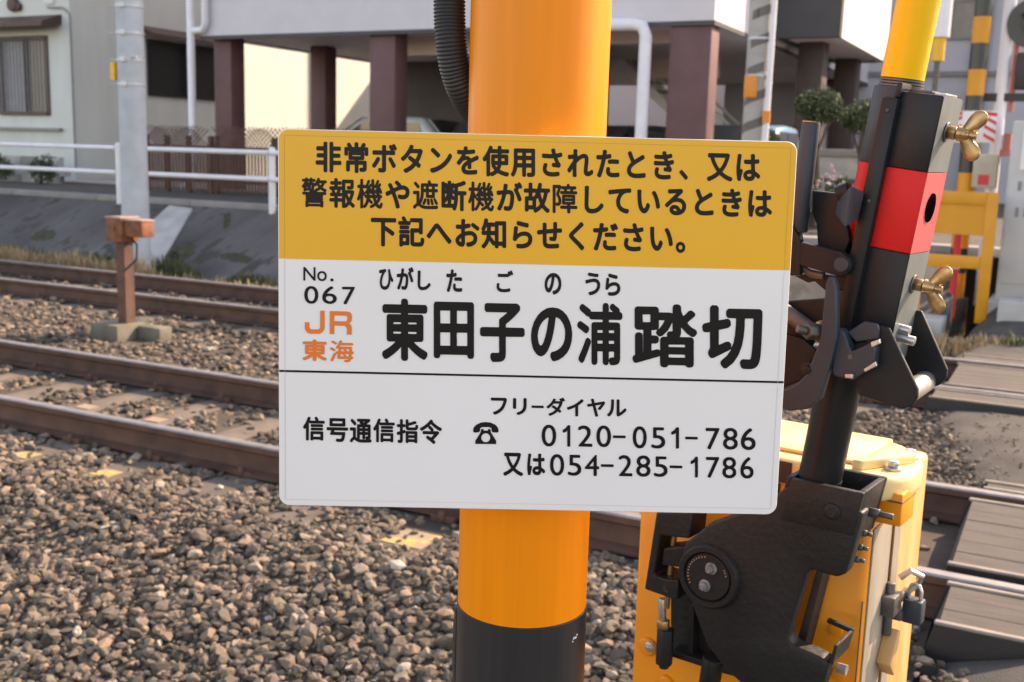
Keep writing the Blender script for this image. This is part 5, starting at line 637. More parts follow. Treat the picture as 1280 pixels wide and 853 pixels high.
'非': [[180,-56,169,-51,163,-44,159,-36,159,58,158,62,33,63,21,69,15,75,12,83,12,117,21,129,30,134,155,135,159,137,159,174,158,178,50,179,39,186,31,197,32,231,40,242,50,248,155,249,159,251,159,285,158,289,101,290,44,290,33,296,27,302,23,313,23,342,33,356,44,361,156,362,159,367,159,416,166,427,178,434,214,434,226,426,232,416,232,-36,226,-47,213,-56], [291,-57,278,-47,273,-36,273,413,278,424,291,434,325,434,336,427,344,416,345,365,348,361,467,360,476,356,484,348,488,339,488,311,482,299,470,291,365,290,348,290,345,288,345,251,347,248,459,247,470,239,477,228,477,200,472,188,464,182,456,179,348,178,345,174,345,136,351,134,479,133,490,125,496,115,496,83,492,75,487,69,476,63,348,63,345,58,344,-39,336,-50,325,-57]],
}
def glyph(c): return [[(p[i], p[i + 1]) for i in range(0, len(p), 2)] for p in GL[c]]
ONE = [(.62, 1.0), (.60, .96), (.60, .25), (.52, .30), (.14, .36), (.03, .34), (0, .28), (.03, .22), (.40, .14), (.62, .03), (.75, 0), (.90, .005), (1.0, .04), (1.0, .95), (.97, .985), (.88, 1.0)]
def em_line(text, c0, c1, n, sx, sy):
    out = []
    for i, ch in enumerate(text):
        if ch == ' ': continue
        cx, cy = c0[0] + (c1[0] - c0[0]) * i / n, c0[1] + (c1[1] - c0[1]) * i / n
        for p in glyph(ch): out.append([(cx + (x - 250) / 500 * sx, cy - (y - 183) / 500 * sy + .02 * (x - 250) / 500 * sx) for x, y in p])
    return out
def boxed(ch, x0, y0, x1, y1):
    if ch == '1': return [[(x0 + a * (x1 - x0), y0 + b * (y1 - y0)) for a, b in ONE]]
    ps = glyph(ch); xs = [x for p in ps for x, y in p]; ys = [y for p in ps for x, y in p]; a, b, c, d = min(xs), max(xs), min(ys), max(ys)
    return [[(x0 + (x - a) / (b - a) * (x1 - x0), y1 - (y - c) / (d - c) * (y1 - y0) + .02 * (x - (a + b) / 2) / (b - a) * (x1 - x0)) for x, y in p] for p in ps]
def lettering(polys, m, label, y=-.0006):
    cu = bpy.data.curves.new('lettering', 'CURVE'); cu.dimensions = '2D'; cu.fill_mode = 'BOTH'
    for p in polys:
        sp_ = cu.splines.new('POLY'); sp_.points.add(len(p) - 1); sp_.use_cyclic_u = True
        for q, (x, z) in zip(sp_.points, [SP(*k) for k in p]): q.co = (x, z, 0, 1)
    tmp = bpy.data.objects.new('lettering', cu); COL.objects.link(tmp); bpy.context.view_layer.update()
    me = bpy.data.meshes.new_from_object(tmp.evaluated_get(bpy.context.evaluated_depsgraph_get())); bpy.data.objects.remove(tmp); bpy.data.curves.remove(cu)
    me.transform(Matrix(((1, 0, 0, 0), (0, 0, 1, y), (0, 1, 0, 0), (0, 0, 0, 1)))); me.materials.clear(); me.materials.append(m)
    o = bpy.data.objects.new('lettering', me); COL.objects.link(o); o.parent = SGN; o['label'] = label; return o
Y_ = 'black Japanese lettering on the yellow field, '
lettering(em_line('非常ボタンを使用されたとき、又は', (410.5, 197), (934.3, 209.7), 15, 33.2, 39), M['ink'], Y_ + 'first line')
lettering(em_line('警報機や遮断機が故障しているときは', (393, 241.3), (949, 254.8), 16, 33.2, 38.5), M['ink'], Y_ + 'second line')
lettering(em_line('下記へお知らせください。', (479.5, 289.5), (826, 298.0), 10, 33.2, 39), M['ink'], Y_ + 'third line')
lettering(sum([boxed(*a) for a in (('N', 379.3, 334, 394.5, 351), ('o', 396.6, 339, 408.5, 351.5), ('.', 413, 348.2, 417, 352), ('0', 380.4, 357.8, 398, 379.8), ('6', 403, 358, 421, 380), ('7', 427.6, 358.6, 443.6, 380.6))], []), M['ink'], 'black number lettering at the left of the white field')
zz = lambda L: [[(340 + x / 3.765, 310 + y / 3.765) for x, y in p] for p in L]
JR = zz([[(227, 295), (248, 296), (248, 374), (244, 388), (236, 398), (224, 404), (180, 404), (166, 398), (157, 387), (155, 376), (155, 349), (176, 350), (176, 372), (179, 379), (185, 383), (218, 383), (225, 379), (227, 372)],
         [(272, 297), (352, 299), (365, 302), (373, 310), (376, 320), (376, 336), (372, 348), (362, 355), (371, 361), (375, 372), (375, 409), (353, 408), (353, 383), (350, 373), (342, 367), (293, 365), (293, 406), (272, 405)], [(293, 318), (293, 344), (346, 346), (353, 343), (355, 337), (355, 327), (353, 321), (347, 319)]])
lettering(JR + boxed('東', 378.5, 424.5, 408.3, 451.3) + boxed('海', 412.5, 425.5, 442.3, 452.8), M['ink_orange'], 'orange company logo lettering')
for grp in ((('ひ', 474, 336.3, 491.7, 362.5), ('が', 496, 334, 517, 362.5), ('し', 522, 338.5, 538.3, 363)), (('た', 558, 337, 577.9, 365.2),), (('ご', 620.7, 338, 641.3, 365.5),), (('の', 680.7, 341.3, 701.7, 368.3),), (('う', 731.7, 341, 750.3, 369.3), ('ら', 756.7, 342.2, 775.4, 370))):
    lettering(sum([boxed(*a) for a in grp], []), M['ink'], 'small black reading lettering ' + ''.join(a[0] for a in grp) + ' above the large crossing name')
lettering(sum([boxed(*a) for a in (('東', 477.8, 373.5, 534.3, 451.2), ('田', 542.2, 377.5, 592.5, 448.3), ('子', 600, 379.3, 655.8, 452.9), ('の', 663.8, 384.3, 715.2, 451.5), ('浦', 721.5, 378.7, 778, 456.5), ('踏', 790.5, 380.3, 871.3, 459.4), ('切', 877.6, 382.1, 953, 461.2))], []), M['ink'], 'large black crossing name lettering')
lettering(sum([boxed(*a) for a in (('フ', 613.6, 497.2, 633.6, 518.6), ('リ', 641.2, 497.6, 658.3, 518.8), ('ー', 664.4, 507, 679.6, 510.2), ('ダ', 683.2, 497, 706, 520), ('イ', 708.6, 499, 729.2, 520.6), ('ヤ', 734, 498.5, 756.3, 521), ('ル', 759, 499.3, 783, 520.8))], []), M['ink'], 'thin black lettering above the telephone numbers')
lettering(sum([boxed(*a) for a in (('信', 379, 521, 406, 550.8), ('号', 408.4, 522.8, 435.3, 552.5), ('通', 437.4, 523.5, 464.5, 553.3), ('信', 466.7, 523.3, 493.5, 553), ('指', 496, 524.2, 522.8, 554), ('令', 525, 524.6, 552.2, 555))], []), M['ink'], 'black lettering at the lower left of the white field')
q_ = lambda L: [(340 + x / 3.765, 470 + y / 3.765) for x, y in L]
tel = [q_([(947, 264), (947, 250), (952, 239), (963, 229), (985, 219), (1005, 217), (1028, 219), (1050, 229), (1061, 240), (1066, 252), (1066, 264), (1058, 267), (1038, 265), (1033, 258), (1033, 247), (1022, 241), (990, 241), (980, 246), (979, 258), (974, 265), (954, 267)]),
       q_([(985, 250), (996, 250), (996, 257), (1016, 257), (1016, 250), (1027, 250), (1031, 268), (1050, 297), (1055, 305), (1055, 321), (957, 320), (957, 304), (963, 296), (981, 267)]), q_([(1006 + 21 * math.cos(k * math.pi / 10), 291 + 21 * math.sin(k * math.pi / 10)) for k in range(20)])]
lettering(tel, M['ink'], 'black telephone symbol')
lettering(sum([boxed(*a) for a in (('0', 677, 531, 695.2, 558.2), ('1', 703.3, 531.3, 712.8, 558.5), ('2', 722.8, 532, 740.4, 558.5), ('0', 745.4, 532, 763.7, 559), ('-', 766, 544.4, 782, 547.8), ('0', 790.8, 533, 808.3, 560.6), ('5', 814, 534.2, 831.4, 560.8), ('1', 838.8, 534, 848.7, 560.8), ('-', 856.5, 546, 872, 549.4), ('7', 882, 535, 899.2, 561.8), ('8', 903.7, 535, 922, 562.2), ('6', 926, 535.4, 944.4, 562.6))], []), M['ink'], 'black upper telephone number')
lettering(sum([boxed(*a) for a in (('又', 629.3, 566, 653.6, 595), ('は', 659, 567, 681.4, 594.2), ('0', 687.4, 567.8, 705.2, 594.6), ('5', 709.8, 568.6, 726.6, 594.8), ('4', 731, 568.6, 748.8, 595), ('-', 751, 580.4, 767, 583.8), ('2', 773.5, 569, 790.3, 595.4), ('8', 795.2, 569.4, 813, 596), ('5', 817.3, 570.6, 834.4, 596.2), ('-', 837, 582, 852.8, 585.4), ('1', 863, 570.8, 872.3, 597), ('7', 882.4, 571.3, 898.8, 597.4), ('8', 902.8, 571.4, 920.2, 598), ('6', 925.4, 571.6, 941.8, 598.2))], []), M['ink'], 'black lower telephone number')
for z in (.125, -.125):                                    # rear channel and band round the post
    g = G(); g.box(-.19, .19, .0023, .0145, z - .018, z + .018); ch_ = g.build('rear_channel', M['aluminium'], SGN)
    g = G(); cx_, cy_ = PX_ - SCn.x - .004, PY_ - SCn.y
    ring = [(cx_ + (PR + .004) * math.cos(k), cy_ + (PR + .004) * math.sin(k), z - .06 * z) for k in [math.radians(q) for q in range(-20, 201, 10)]]
    g.tube([(ring[0][0], .012, ring[0][2])] + ring + [(ring[-1][0], .012, ring[-1][2])], .003, n=8); g.build('post_band', M['aluminium'], ch_)
# ================================================================== barrier machine right of the sign
BE = math.radians(36); UX = Vector((math.cos(BE), -math.sin(BE), 0)); NX = Vector((math.sin(BE), math.cos(BE), 0))
OM = CAMPOS + ray(940, 720) * 1.37; OM.z = 0.0
def MP(px, py, y):
    r = ray(px, py); t_ = ((OM - CAMPOS).dot(NX) + y) / r.dot(NX); P = CAMPOS + r * t_ - OM; return P.dot(UX), P.z
def MX(px, py, x):
    r = ray(px, py); t_ = ((OM - CAMPOS).dot(UX) + x) / r.dot(UX); P = CAMPOS + r * t_ - OM; return P.dot(NX), P.z
def PP(L, y): return [MP(a, b, y) for a, b in L]
BM = thing('barrier_machine', 'yellow level crossing barrier machine with black cast arm crank right of the sign', 'barrier machine', OM, -BE)
XL, XR = -.222, .113; ZT = MP(1030, 588, .09)[1]
# cabinet: front half, dark joint, rear door half
g = G(); g.pz(rrect(XL, XR, .10, .188, .010, 3), -.02, ZT - .02); body = g.build('cabinet_body', M['cab_yellow'], BM, bevel=.003)
g = G(); g.pz([(XL + .005, .1885), (XR - .004, .1885), (XR - .004, .2055), (XL + .005, .2055)], 0, ZT - .03); g.build('door_joint', mat('joint_black', (.003, .003, .003), 1.0, spec=0.0), BM)
g = G(); g.px([(.206, .0), (.206, ZT - .02), (.36, ZT - .02), (.36, .52), (.31, .25), (.28, 0)], XL, XR - .002); rear = g.build('rear_cover', M['cab_worn'], BM, bevel=.010, seg=3)
g = G(); g.box(XR, XR + .0025, .110, .186, .30, ZT - .07); g.build('side_plate', M['cab_grey'], body, bevel=.001, seg=1)
g = G(); g.box(XR - .0014, XR + .0005, .207, .235, .25, ZT - .07); g.build('edge_strip', M['cab_grey'], rear)
g = G(); x_, z_ = MP(1079, 752, .099); g.box(x_, XR - .002, .096, .0995, .2, z_); g.build('edge_seal', M['rubber'], body)
g = G(); q0 = MX(1100, 800, XR + .004); q1 = MX(1109, 842, XR + .004)
g.px([(q0[0] - .006, q0[1] - .03), (q0[0] + .02, q0[1] + .012), (q0[0] + .03, q0[1] + .008), (q0[0] + .02, q0[1] - .055)], XR + .0026, XR + .022); g.build('pull_handle', M['cab_worn'], body, bevel=.002)
# lid
g = G(); lid_o = [(XL - .008, .085), (XR + .008, .085), (XR + .028, .105), (XR + .037, .135), (XR + .0365, .172), (XR + .029, .208), (XR + .010, .244), (XR - .014, .270), (XR - .04, .285), (XL - .008, .285)]
g.pz(lid_o, ZT - .028, ZT + .006); lid = g.build('lid', M['lid_glare'], BM, bevel=.009, seg=3)
g = G(); g.pz([(XL + .01, .12), (XR - .03, .12), (XR - .03, .27), (XL + .01, .27)], ZT + .006, ZT + .012); g.build('lid_top', M['lid_glare'], lid, bevel=.004)
g = G(); g.pz([(XR - .032, .10), (XR - .018, .10), (XR + .026, .185), (XR + .012, .20)], ZT + .005, ZT + .019); g.build('lid_rib', M['lid_glare'], lid, bevel=.003)
for a, b in ((XR + .012, .205), (XR + .012, .132)):
    g = G(); g.cyl((a, b, ZT + .006), (a, b, ZT + .010), .011, n=16); g.cyl((a, b, ZT + .010), (a, b, ZT + .018), .0075, n=6); g.build('bolt', M['steel'], lid, bevel=.0008, seg=1)
for x0, x1 in ((-.235, -.200), (-.165, -.13), (-.095, -.06), (-.033, .009)):
    g = G(); g.hexa([(x0, .0835, ZT - .026), (x1, .0835, ZT - .026), (x1, .0835, ZT + .003), (x0, .0835, ZT + .003)], [(x0, .0848, ZT - .026), (x1, .0848, ZT - .026), (x1, .0848, ZT + .003), (x0, .0848, ZT + .003)]); g.build('black_stripe', M['post_black'], lid)
    g = G(); g.box(x0 - .02, x1 - .02, .0975, .0992, ZT - .075, ZT - .032); g.build('black_stripe', M['post_black'], body)
# corner lug
lx, lz = MP(1125, 618, .10); g = G(); g.box(XR + .001, XR + .036, .10, .155, lz - .043, lz); lug = g.build('corner_lug', M['cab_yellow'], BM, bevel=.003)
g = G(); g.box(XR - .018, XR + .001, .075, .10, lz - .030, lz - .006); g.build('lug_arm', M['cab_yellow'], lug, bevel=.003)
g = G(); g.box(XR - .001, XR + .0365, .0985, .156, lz - .012, lz - .010); g.build('lug_joint', M['rust'], lug)
g = G(); g.cyl((XR + .02, .13, lz), (XR + .02, .13, lz + .004), .012, n=18); g.cyl((XR + .02, .13, lz + .004), (XR + .02, .13, lz + .012), .008, n=6); g.build('bolt', M['steel'], lug, bevel=.0008, seg=1)
# hasp
hy, hz = MX(1138, 742, XR + .02)
g = G(); g.box(XR + .002, XR + .020, .165, .20, hz - .012, hz + .016); g.box(XR + .010, XR + .018, .20, .245, hz - .004, hz + .006); g.box(XR + .004, XR + .020, .205, .232, hz - .03, hz - .016); g.cyl((XR + .008, .185, hz - .045), (XR + .008, .185, hz + .03), .006, n=12); g.build('hasp', M['dull_steel'], BM, bevel=.0015)
g = G(); g.tube([(XR + .014, .23, hz), (XR + .030, .235, hz + .018), (XR + .036, .225, hz + .034), (XR + .024, .215, hz + .042), (XR + .012, .21, hz + .030)], .0045, n=8); g.build('hasp_hook', M['steel'], BM)
t = thing('padlock', 'dark padlock hanging from the hasp on the side of the yellow machine', 'padlock', OM + UX * (XR + .03) + NX * .225 + Vector((0, 0, hz - .034)), -BE)
g = G(); g.box(-.013, .013, -.011, .011, 0, .034); g.build('body', M['arm_slate'], t, bevel=.003)
g = G(); g.tube([(-.008, 0, .032), (-.008, 0, .046), (-.005, 0, .053), (0, 0, .056), (.005, 0, .053), (.008, 0, .046), (.008, 0, .032)], .0028, n=10); g.build('shackle', M['steel'], t)
# bosses and screw on the front
for (a, b, r) in ((1046, 786, .0105), (1050, 842, .0105), (833, 852, .011), (810, 808, .015)):
    x_, z_ = MP(a, b, .10); g = G(); g.cyl((x_, .10, z_), (x_, .094, z_), r, r * .85, n=24); g.build('boss', M['cab_yellow'], body, bevel=.0012)
x_, z_ = MP(812, 809, .09); g = G(); g.cyl((x_, .094, z_), (x_, .088, z_), .0085, .0075, n=20); g.box(x_ - .0065, x_ + .0065, .0872, .0882, z_ - .001, z_ + .001); g.build('slotted_screw', M['steel'], body, bevel=.001)
# cast crank
PL = [(989, 607), (1022, 620), (1079, 642), (1057, 718), (1046, 722), (1030, 718), (1014, 712), (1008, 718), (986, 786), (985, 798), (991, 807), (1024, 821), (1036, 829), (1033, 842), (1022, 885), (960, 885), (905, 836), (882, 803), (868, 765), (858, 728), (850, 703), (856, 680), (885, 656), (930, 640), (972, 618), (978, 612)]
g = G(); g.py(PP(PL, 0), 0, .026); crank = g.build('arm_crank', M['cast_black'], BM, bevel=.0035, seg=3)
# socket: open box round the foot of the arm
zs = MP(1078, 640, 0)[1]
def sp_pt(px, py, y): x, z = MP(px, py, y); return (x, y, z)
f0, f1, f2, f3 = MP(987, 597, 0), MP(1022, 614, 0), MP(1079, 640, 0), MP(1057, 719, 0)
fl = MP(972, 650, 0)
sx0, sx1 = f0[0], f2[0]; ztop = (f0[1], f2[1]); lean = (f3[0] - f2[0]) / (f3[1] - f2[1])
def wall(xa, xb, y0, y1, h, name='socket_wall'):           # leaning upright slab between two x at the top
    za = f0[1] + (f2[1] - f0[1]) * (xa - sx0) / (sx1 - sx0) * .0; zt = max(ztop) + .0
    g = G(); b0 = zt - h
    g.hexa([(xa, y0, zt), (xb, y0, zt), (xb, y1, zt), (xa, y1, zt)], [(xa - h * lean, y0, b0), (xb - h * lean, y0, b0), (xb - h * lean, y1, b0), (xa - h * lean, y1, b0)]); return g.build(name, M['cast_black'], crank, bevel=.002)
wall(sx0 + .003, sx1, -.003, .006, .055); wall(sx1 - .009, sx1 + .0, .0062, .078, .072); wall(sx0 + .003, sx1, .0785, .088, .07); wall(sx0 - .005, sx0 + .0028, .004, .082, .05)
bx, bz = MP(1040, 640, -.004); g = G(); g.cyl((bx, -.003, bz), (bx, -.006, bz), .0105, .0095, n=22); g.cyl((bx, -.006, bz), (bx, -.0075, bz), .007, n=22); g.build('rivet', M['cast_black'], crank, bevel=.0008, seg=1)
for (a, b, r, ln) in ((1094, 645, .0065, .03), (1084, 671, .0045, .012), (1075, 688, .0045, .012), (1070, 703, .0045, .012)):
    yy, zz_ = .040, MP(a, b, .03)[1]; xx = sx1 - (max(ztop) - zz_) * lean; g = G(); g.cyl((xx - .001, yy, zz_), (xx + ln * .45, yy, zz_), r, n=6); g.cyl((xx + ln * .45, yy, zz_), (xx + ln, yy, zz_), r * .6, n=10); g.build('bolt', M['dull_steel'], crank, bevel=.0006, seg=1)
g = G(); g.py(PP([(1020, 714), (1029, 717), (1004, 816), (994, 809)], .06), .060, .092); g.build('inner_web', M['web_brown'], crank, bevel=.001)
# small lower socket
for L, y0, y1 in (([(1036, 829), (1043, 806), (1047, 808), (1040, 832)], .0, .06), ([(1014, 792), (1047, 806), (1046, 812), (1013, 797)], .055, .062)):
    g = G(); g.py(PP(L, 0), y0, y1); g.build('counter_socket', M['cast_black'], crank, bevel=.001, seg=1)
x_, z_ = MP(1043, 838, .02); g = G(); g.cyl((x_, .03, z_), (x_ + .012, .03, z_), .007, n=6); g.build('bolt', M['steel'], crank)
# hub
hx, hz_ = MP(887, 720, 0)
g = G(); n = 48
def ring(g, rs, n=48):                                     # (radius, y) profile swept about the hub axis
    vs = [(hx + r * math.cos(2 * math.pi * k / n), y, hz_ + r * math.sin(2 * math.pi * k / n)) for r, y in rs for k in range(n)]
    g.add(vs, [(i * n + k, i * n + (k + 1) % n, (i + 1) * n + (k + 1) % n, (i + 1) * n + k) for i in range(len(rs) - 1) for k in range(n)])
ring(g, [(.044, .002), (.0425, -.005), (.040, -.008), (.034, -.008), (.0325, -.005), (.032, -.002), (.0315, -.006), (.030, -.0075), (.0001, -.0075)]); hub = g.build('hub', M['cast_black'], crank)
for (a, b) in ((889, 711), (881, 732)):
    x_, z_ = MP(a, b, -.0075); g = G(); g.cyl((x_, -.0075, z_), (x_, -.0095, z_), .0085, .0075, n=16); g.cyl((x_, -.0095, z_), (x_, -.016, z_), .0062, .005, n=6); g.cyl((x_, -.016, z_), (x_, -.0185, z_), .0035, n=10); g.build('bolt', M['bolt_spot'], hub, bevel=.0006, seg=1)
for k in list(range(100, 212, 9)) + [18, 26, 33]:
    a = math.radians(k); g = G(); r0, r1 = .0262, .0285; c, s_ = math.cos(a), math.sin(a); w_ = .0007
    g.hexa([(hx + r0 * c - s_ * w_, -.0079, hz_ + r0 * s_ + c * w_), (hx + r1 * c - s_ * w_, -.0079, hz_ + r1 * s_ + c * w_), (hx + r1 * c + s_ * w_, -.0079, hz_ + r1 * s_ - c * w_), (hx + r0 * c + s_ * w_, -.0079, hz_ + r0 * s_ - c * w_)],
           [(hx + r0 * c - s_ * w_, -.0074, hz_ + r0 * s_ + c * w_), (hx + r1 * c - s_ * w_, -.0074, hz_ + r1 * s_ + c * w_), (hx + r1 * c + s_ * w_, -.0074, hz_ + r1 * s_ - c * w_), (hx + r0 * c + s_ * w_, -.0074, hz_ + r0 * s_ - c * w_)]); g.build('tick_mark', M['mark_yellow'], hub, smooth=0)
# left clevis bracket and its pin
def slab(name, L, y0, y1, m, par, bv=.002): g = G(); g.py(PP(L, y0), y0, y1); return g.build(name, m, par, bevel=bv, smooth=22)
cv = slab('clevis_bracket', [(820, 640), (866, 640), (862, 674), (840, 672), (826, 670), (817, 719), (832, 724), (848, 725), (847, 751), (838, 749), (805, 737)], .012, .060, M['cast_black'], BM, .003)
slab('clevis_lug', [(829, 685), (862, 682), (864, 712), (826, 707)], .018, .05, M['cast_black'], crank, .003)
a_, b_ = MP(846, 640, .03), MP(833, 760, .03); g = G(); g.cyl((a_[0], .03, a_[1]), (b_[0], .03, b_[1]), .0042, n=12); g.build('clevis_pin', M['brass'], BM)
a_, b_ = MP(828, 748, .03), MP(828, 778, .03); g = G(); g.cyl((a_[0], .03, a_[1]), (b_[0], .03, b_[1]), .0062, .0050, n=12); g.build('rod_end', M['steel'], BM, bevel=.001)
a_, b_ = MP(829, 775, .03), MP(829, 786, .03); g = G(); g.cyl((a_[0], .03, a_[1]), (b_[0], .03, b_[1]), .0095, n=6); g.build('lock_nut', M['brass'], BM, bevel=.001)
a_, b_ = MP(832, 786, .03), MP(830, 830, .03); g = G(); g.cyl((a_[0], .03, a_[1]), (b_[0], .03, b_[1]), .0125, n=6); g.cyl((b_[0], .03, b_[1]), (b_[0], .03, b_[1] - .006), .007, n=12); g.build('turnbuckle', M['cast_black'], BM, bevel=.0015)
slab('back_plate', [(838, 740), (862, 680), (935, 690), (960, 850), (905, 836), (838, 816)], .075, .088, M['cast_black'], BM)
slab('plate_rib', [(862, 755), (867, 755), (866, 822), (860, 820)], .055, .074, M['cast_black'], BM, .001)
slab('plate_flange', [(838, 814), (905, 834), (940, 846), (940, 852), (904, 842), (838, 821)], .045, .074, M['cast_black'], BM, .001)
a_, b_ = MP(892, 822, .05), MP(886, 860, .05); g = G(); g.cyl((a_[0], .05, a_[1]), (b_[0], .05, b_[1]), .0145, n=16); g.build('grease_tube', M['cast_black'], BM, bevel=.001)

# ------------------------------------------------------------------ arm carrier
YA = .036
A0, A1 = Vector((MP(1029, 578, YA)[0], YA, MP(1029, 578, YA)[1])), Vector((MP(1138, 50, YA)[0], YA, MP(1138, 50, YA)[1]))
AX = (A1 - A0).normalized(); PE = Vector((AX.z, 0, -AX.x))
def at(px, py, y=YA): x, z = MP(px, py, y); v = Vector((x, y, z)) - A0; return v.dot(AX), v.dot(PE)
def AP(t_, q, y): return A0 + AX * t_ + PE * q + Vector((0, y - YA, 0))
def acyl(name, t0, t1, r, m, par=BM, n=32, q=0, y=YA, bv=0.0, r1=None): g = G(); g.cyl(AP(t0, q, y), AP(t1, q, y), r, r1, n=n); return g.build(name, m, par, bevel=bv)
tL = at(1024, 604)[0]; tClamp = at(1060, 440)[0]; tTop = at(1125, 110)[0]; tR0 = at(1084, 303)[0]; tR1 = at(1108, 206)[0]
acyl('carrier_tube', tL - .03, tClamp, .0262, M['arm_black'])
acyl('tube_ring', tL + .006, tL + .009, .0266, M['cast_black'])
cr = acyl('carrier_sleeve', tClamp, tR0, .0288, M['arm_black'], bv=.0008)
acyl('red_band', tR0 + .0002, tR1, .0289, M['arm_red']); acyl('carrier_sleeve', tR1 + .0002, tTop, .0288, M['arm_slate'], bv=.0008)
# box half of the carrier
qa = at(1131, 112, 0.0)[1]; qb = at(1179, 122, -.012)[1]
def abox(name, t0, t1, q0, q1, y0, y1, m, par=BM, bv=.0015, sk=0.0):
    g = G(); g.hexa([AP(t0, q0, y0), AP(t0, q1, y0), AP(t0, q1, y1), AP(t0, q0, y1)], [AP(t1, q0, y0), AP(t1, q1, y0), AP(t1, q1, y1), AP(t1, q0, y1)]); return g.build(name, m, par, bevel=bv)
tT2 = at(1165, 118, -.012)[0]; bR0 = at(1110, 313, -.012)[0]; bR1 = at(1140, 213, -.012)[0]
Y0, Y1 = -.012, .066
abox('carrier_box', tClamp + .005, bR0, qa, qb, Y0, Y1, M['arm_black']); rb = abox('red_band', bR0 + .0003, bR1, qa, qb + .0003, Y0 - .0003, Y1, M['arm_red']); bxu = abox('carrier_box', bR1 + .0003, tT2, qa, qb, Y0, Y1, M['arm_black'])
abox('carrier_rib', tClamp + .01, tTop - .012, qa - .017, qa + .002, -.022, .03, M['arm_black'], bv=.004)
abox('rib_tip', tTop - .0118, tTop + .004, qa - .004, qa + .002, -.018, .03, M['arm_black'])
for tt in (.40, .72): p = AP(tClamp + (tTop - tClamp) * tt + .06, qa - .007, -.0225); g = G(); g.ball(p, .0022, 8); g.build('rivet', M['dull_steel'], BM)
abox('carrier_lip', tT2 + .0002, tT2 + .004, qa + .006, qb - .016, .0, .03, M['dull_steel'], bv=.0006); abox('carrier_lip', tT2 + .0002, tT2 + .003, qb - .015, qb - .002, .004, .05, M['steel'], bv=.0006)
for t0, t1, mm, par in ((tClamp + .006, bR0 - .0005, 'glare_grey', BM), (bR0 + .0005, bR1 - .0002, 'glare_red', rb), (bR1 + .0006, tT2 - .001, 'glare_grey', bxu)):
    abox('glare_side', t0, t1, qb + .0004, qb + .0009, Y0 + .001, Y1 - .001, M[mm], par, bv=0)  # thin sheets that carry the glare of the right face as colour
th_ = (bR0 + bR1) / 2 + .006; yh = .026
g = G(); c_ = AP(th_, qb + .0010, yh); n = 28; g.loft([c_ + AX * .0165 * math.cos(2 * math.pi * k / n) + Vector((0, .0165 * math.sin(2 * math.pi * k / n), 0)) for k in range(n)], [c_ + PE * .0012 + AX * .0165 * math.cos(2 * math.pi * k / n) + Vector((0, .0165 * math.sin(2 * math.pi * k / n), 0)) for k in range(n)]); g.build('hole_shade', mat('shade_black', (.002, .002, .002), 1.0, spec=0.0), rb)  # raised black disc: the shade inside a hole put into its colour
def wingnut(px, py, ang):
    tt, _ = at(px, py, .02); yb = .024
    g = G(); g.cyl(AP(tt, qb + .001, yb), AP(tt, qb + .003, yb), .011, n=20); w0 = g.build('washer', M['dull_steel'], BM, bevel=.0006, seg=1)
    g = G(); g.cyl(AP(tt, qb + .003, yb), AP(tt, qb + .012, yb), .0075, n=6); g.cyl(AP(tt, qb + .012, yb), AP(tt, qb + .034, yb), .0042, n=12); w1 = g.build('bolt', M['brass'], BM, bevel=.0006, seg=1)
    g = G(); g.cyl(AP(tt, qb + .014, yb), AP(tt, qb + .026, yb), .0085, .0065, n=18)
    for sg in (1, -1):
        d_ = (PE * .62 + AX * sg * .78).normalized(); b_ = AP(tt, qb + .018, yb); sd = d_.cross(Vector((0, 1, 0))).normalized()
        d2 = Vector((0, 1, 0))
        rings = []
        for k, (u_, w_, th) in enumerate(((0, .0045, .0045), (.008, .0060, .0036), (.017, .0085, .0028), (.025, .0090, .0026), (.030, .0066, .0024), (.0325, .0025, .0018))):
            c0 = b_ + d_ * u_ ; rings.append([c0 + sd * w_ * math.cos(2 * math.pi * q / 14) + d2 * th * math.sin(2 * math.pi * q / 14) for q in range(14)])
        vs = [p for r_ in rings for p in r_]; fs = [(i * 14 + q, i * 14 + (q + 1) % 14, (i + 1) * 14 + (q + 1) % 14, (i + 1) * 14 + q) for i in range(5) for q in range(14)] + [tuple(range(14)), tuple(range(70, 84))]
        g.add(vs, fs)
    return g.build('wing_nut', M['brass'], w1, smooth=60)
wingnut(1180, 165, 0); wingnut(1138, 355, 0)
g = G(); g.cyl(AP(tTop + .010, 0, YA), AP(tTop + 3.2, 0, YA), .0238, .017, n=40); arm = g.build('barrier_arm', M['arm_yellow'], BM); arm['label'] = 'yellow fibre arm raised almost upright out of the black carrier'
g = G()
for k in range(3): g.cyl(AP(tTop + .0005 + k * .0032, 0, YA), AP(tTop + .0027 + k * .0032, 0, YA), .0248 - .0004 * k, n=36)
g.build('end_thread', M['dull_steel'], arm)
# butterfly plates, spacer, clamp block
fp = slab('clamp_plate', [(1086, 404), (1111, 410), (1147, 486), (1147, 497), (1141, 507), (1127, 512), (1112, 507), (1073, 494), (1070, 470), (1078, 440)], -.034, -.028, M['arm_black'], BM, .0015)
rp = slab('clamp_plate', [(1120, 383), (1152, 389), (1184, 462), (1183, 472), (1174, 482), (1150, 488), (1128, 480), (1110, 450)], .062, .068, M['arm_black'], BM, .0015)
x_, z_ = MP(1131, 493, -.03); g = G(); g.cyl((x_, -.028, z_), (x_ - .004, .062, z_), .0125, n=24); g.build('spacer', M['steel'], fp)
for a, b in ((1127, 415), (1133, 428)): x_, z_ = MP(a, b, .0); g = G(); g.cyl((x_ - .02, .012, z_ + .004), (x_ + .006, .012, z_), .0055, n=12); g.build('pin', M['steel'], rp, bevel=.001)
slab('clamp_block', [(1046, 411), (1054, 414), (1064, 440), (1090, 428), (1094, 438), (1092, 458), (1066, 476), (1042, 470), (1040, 464)], -.052, -.034, M['arm_slate'], BM, .0015)
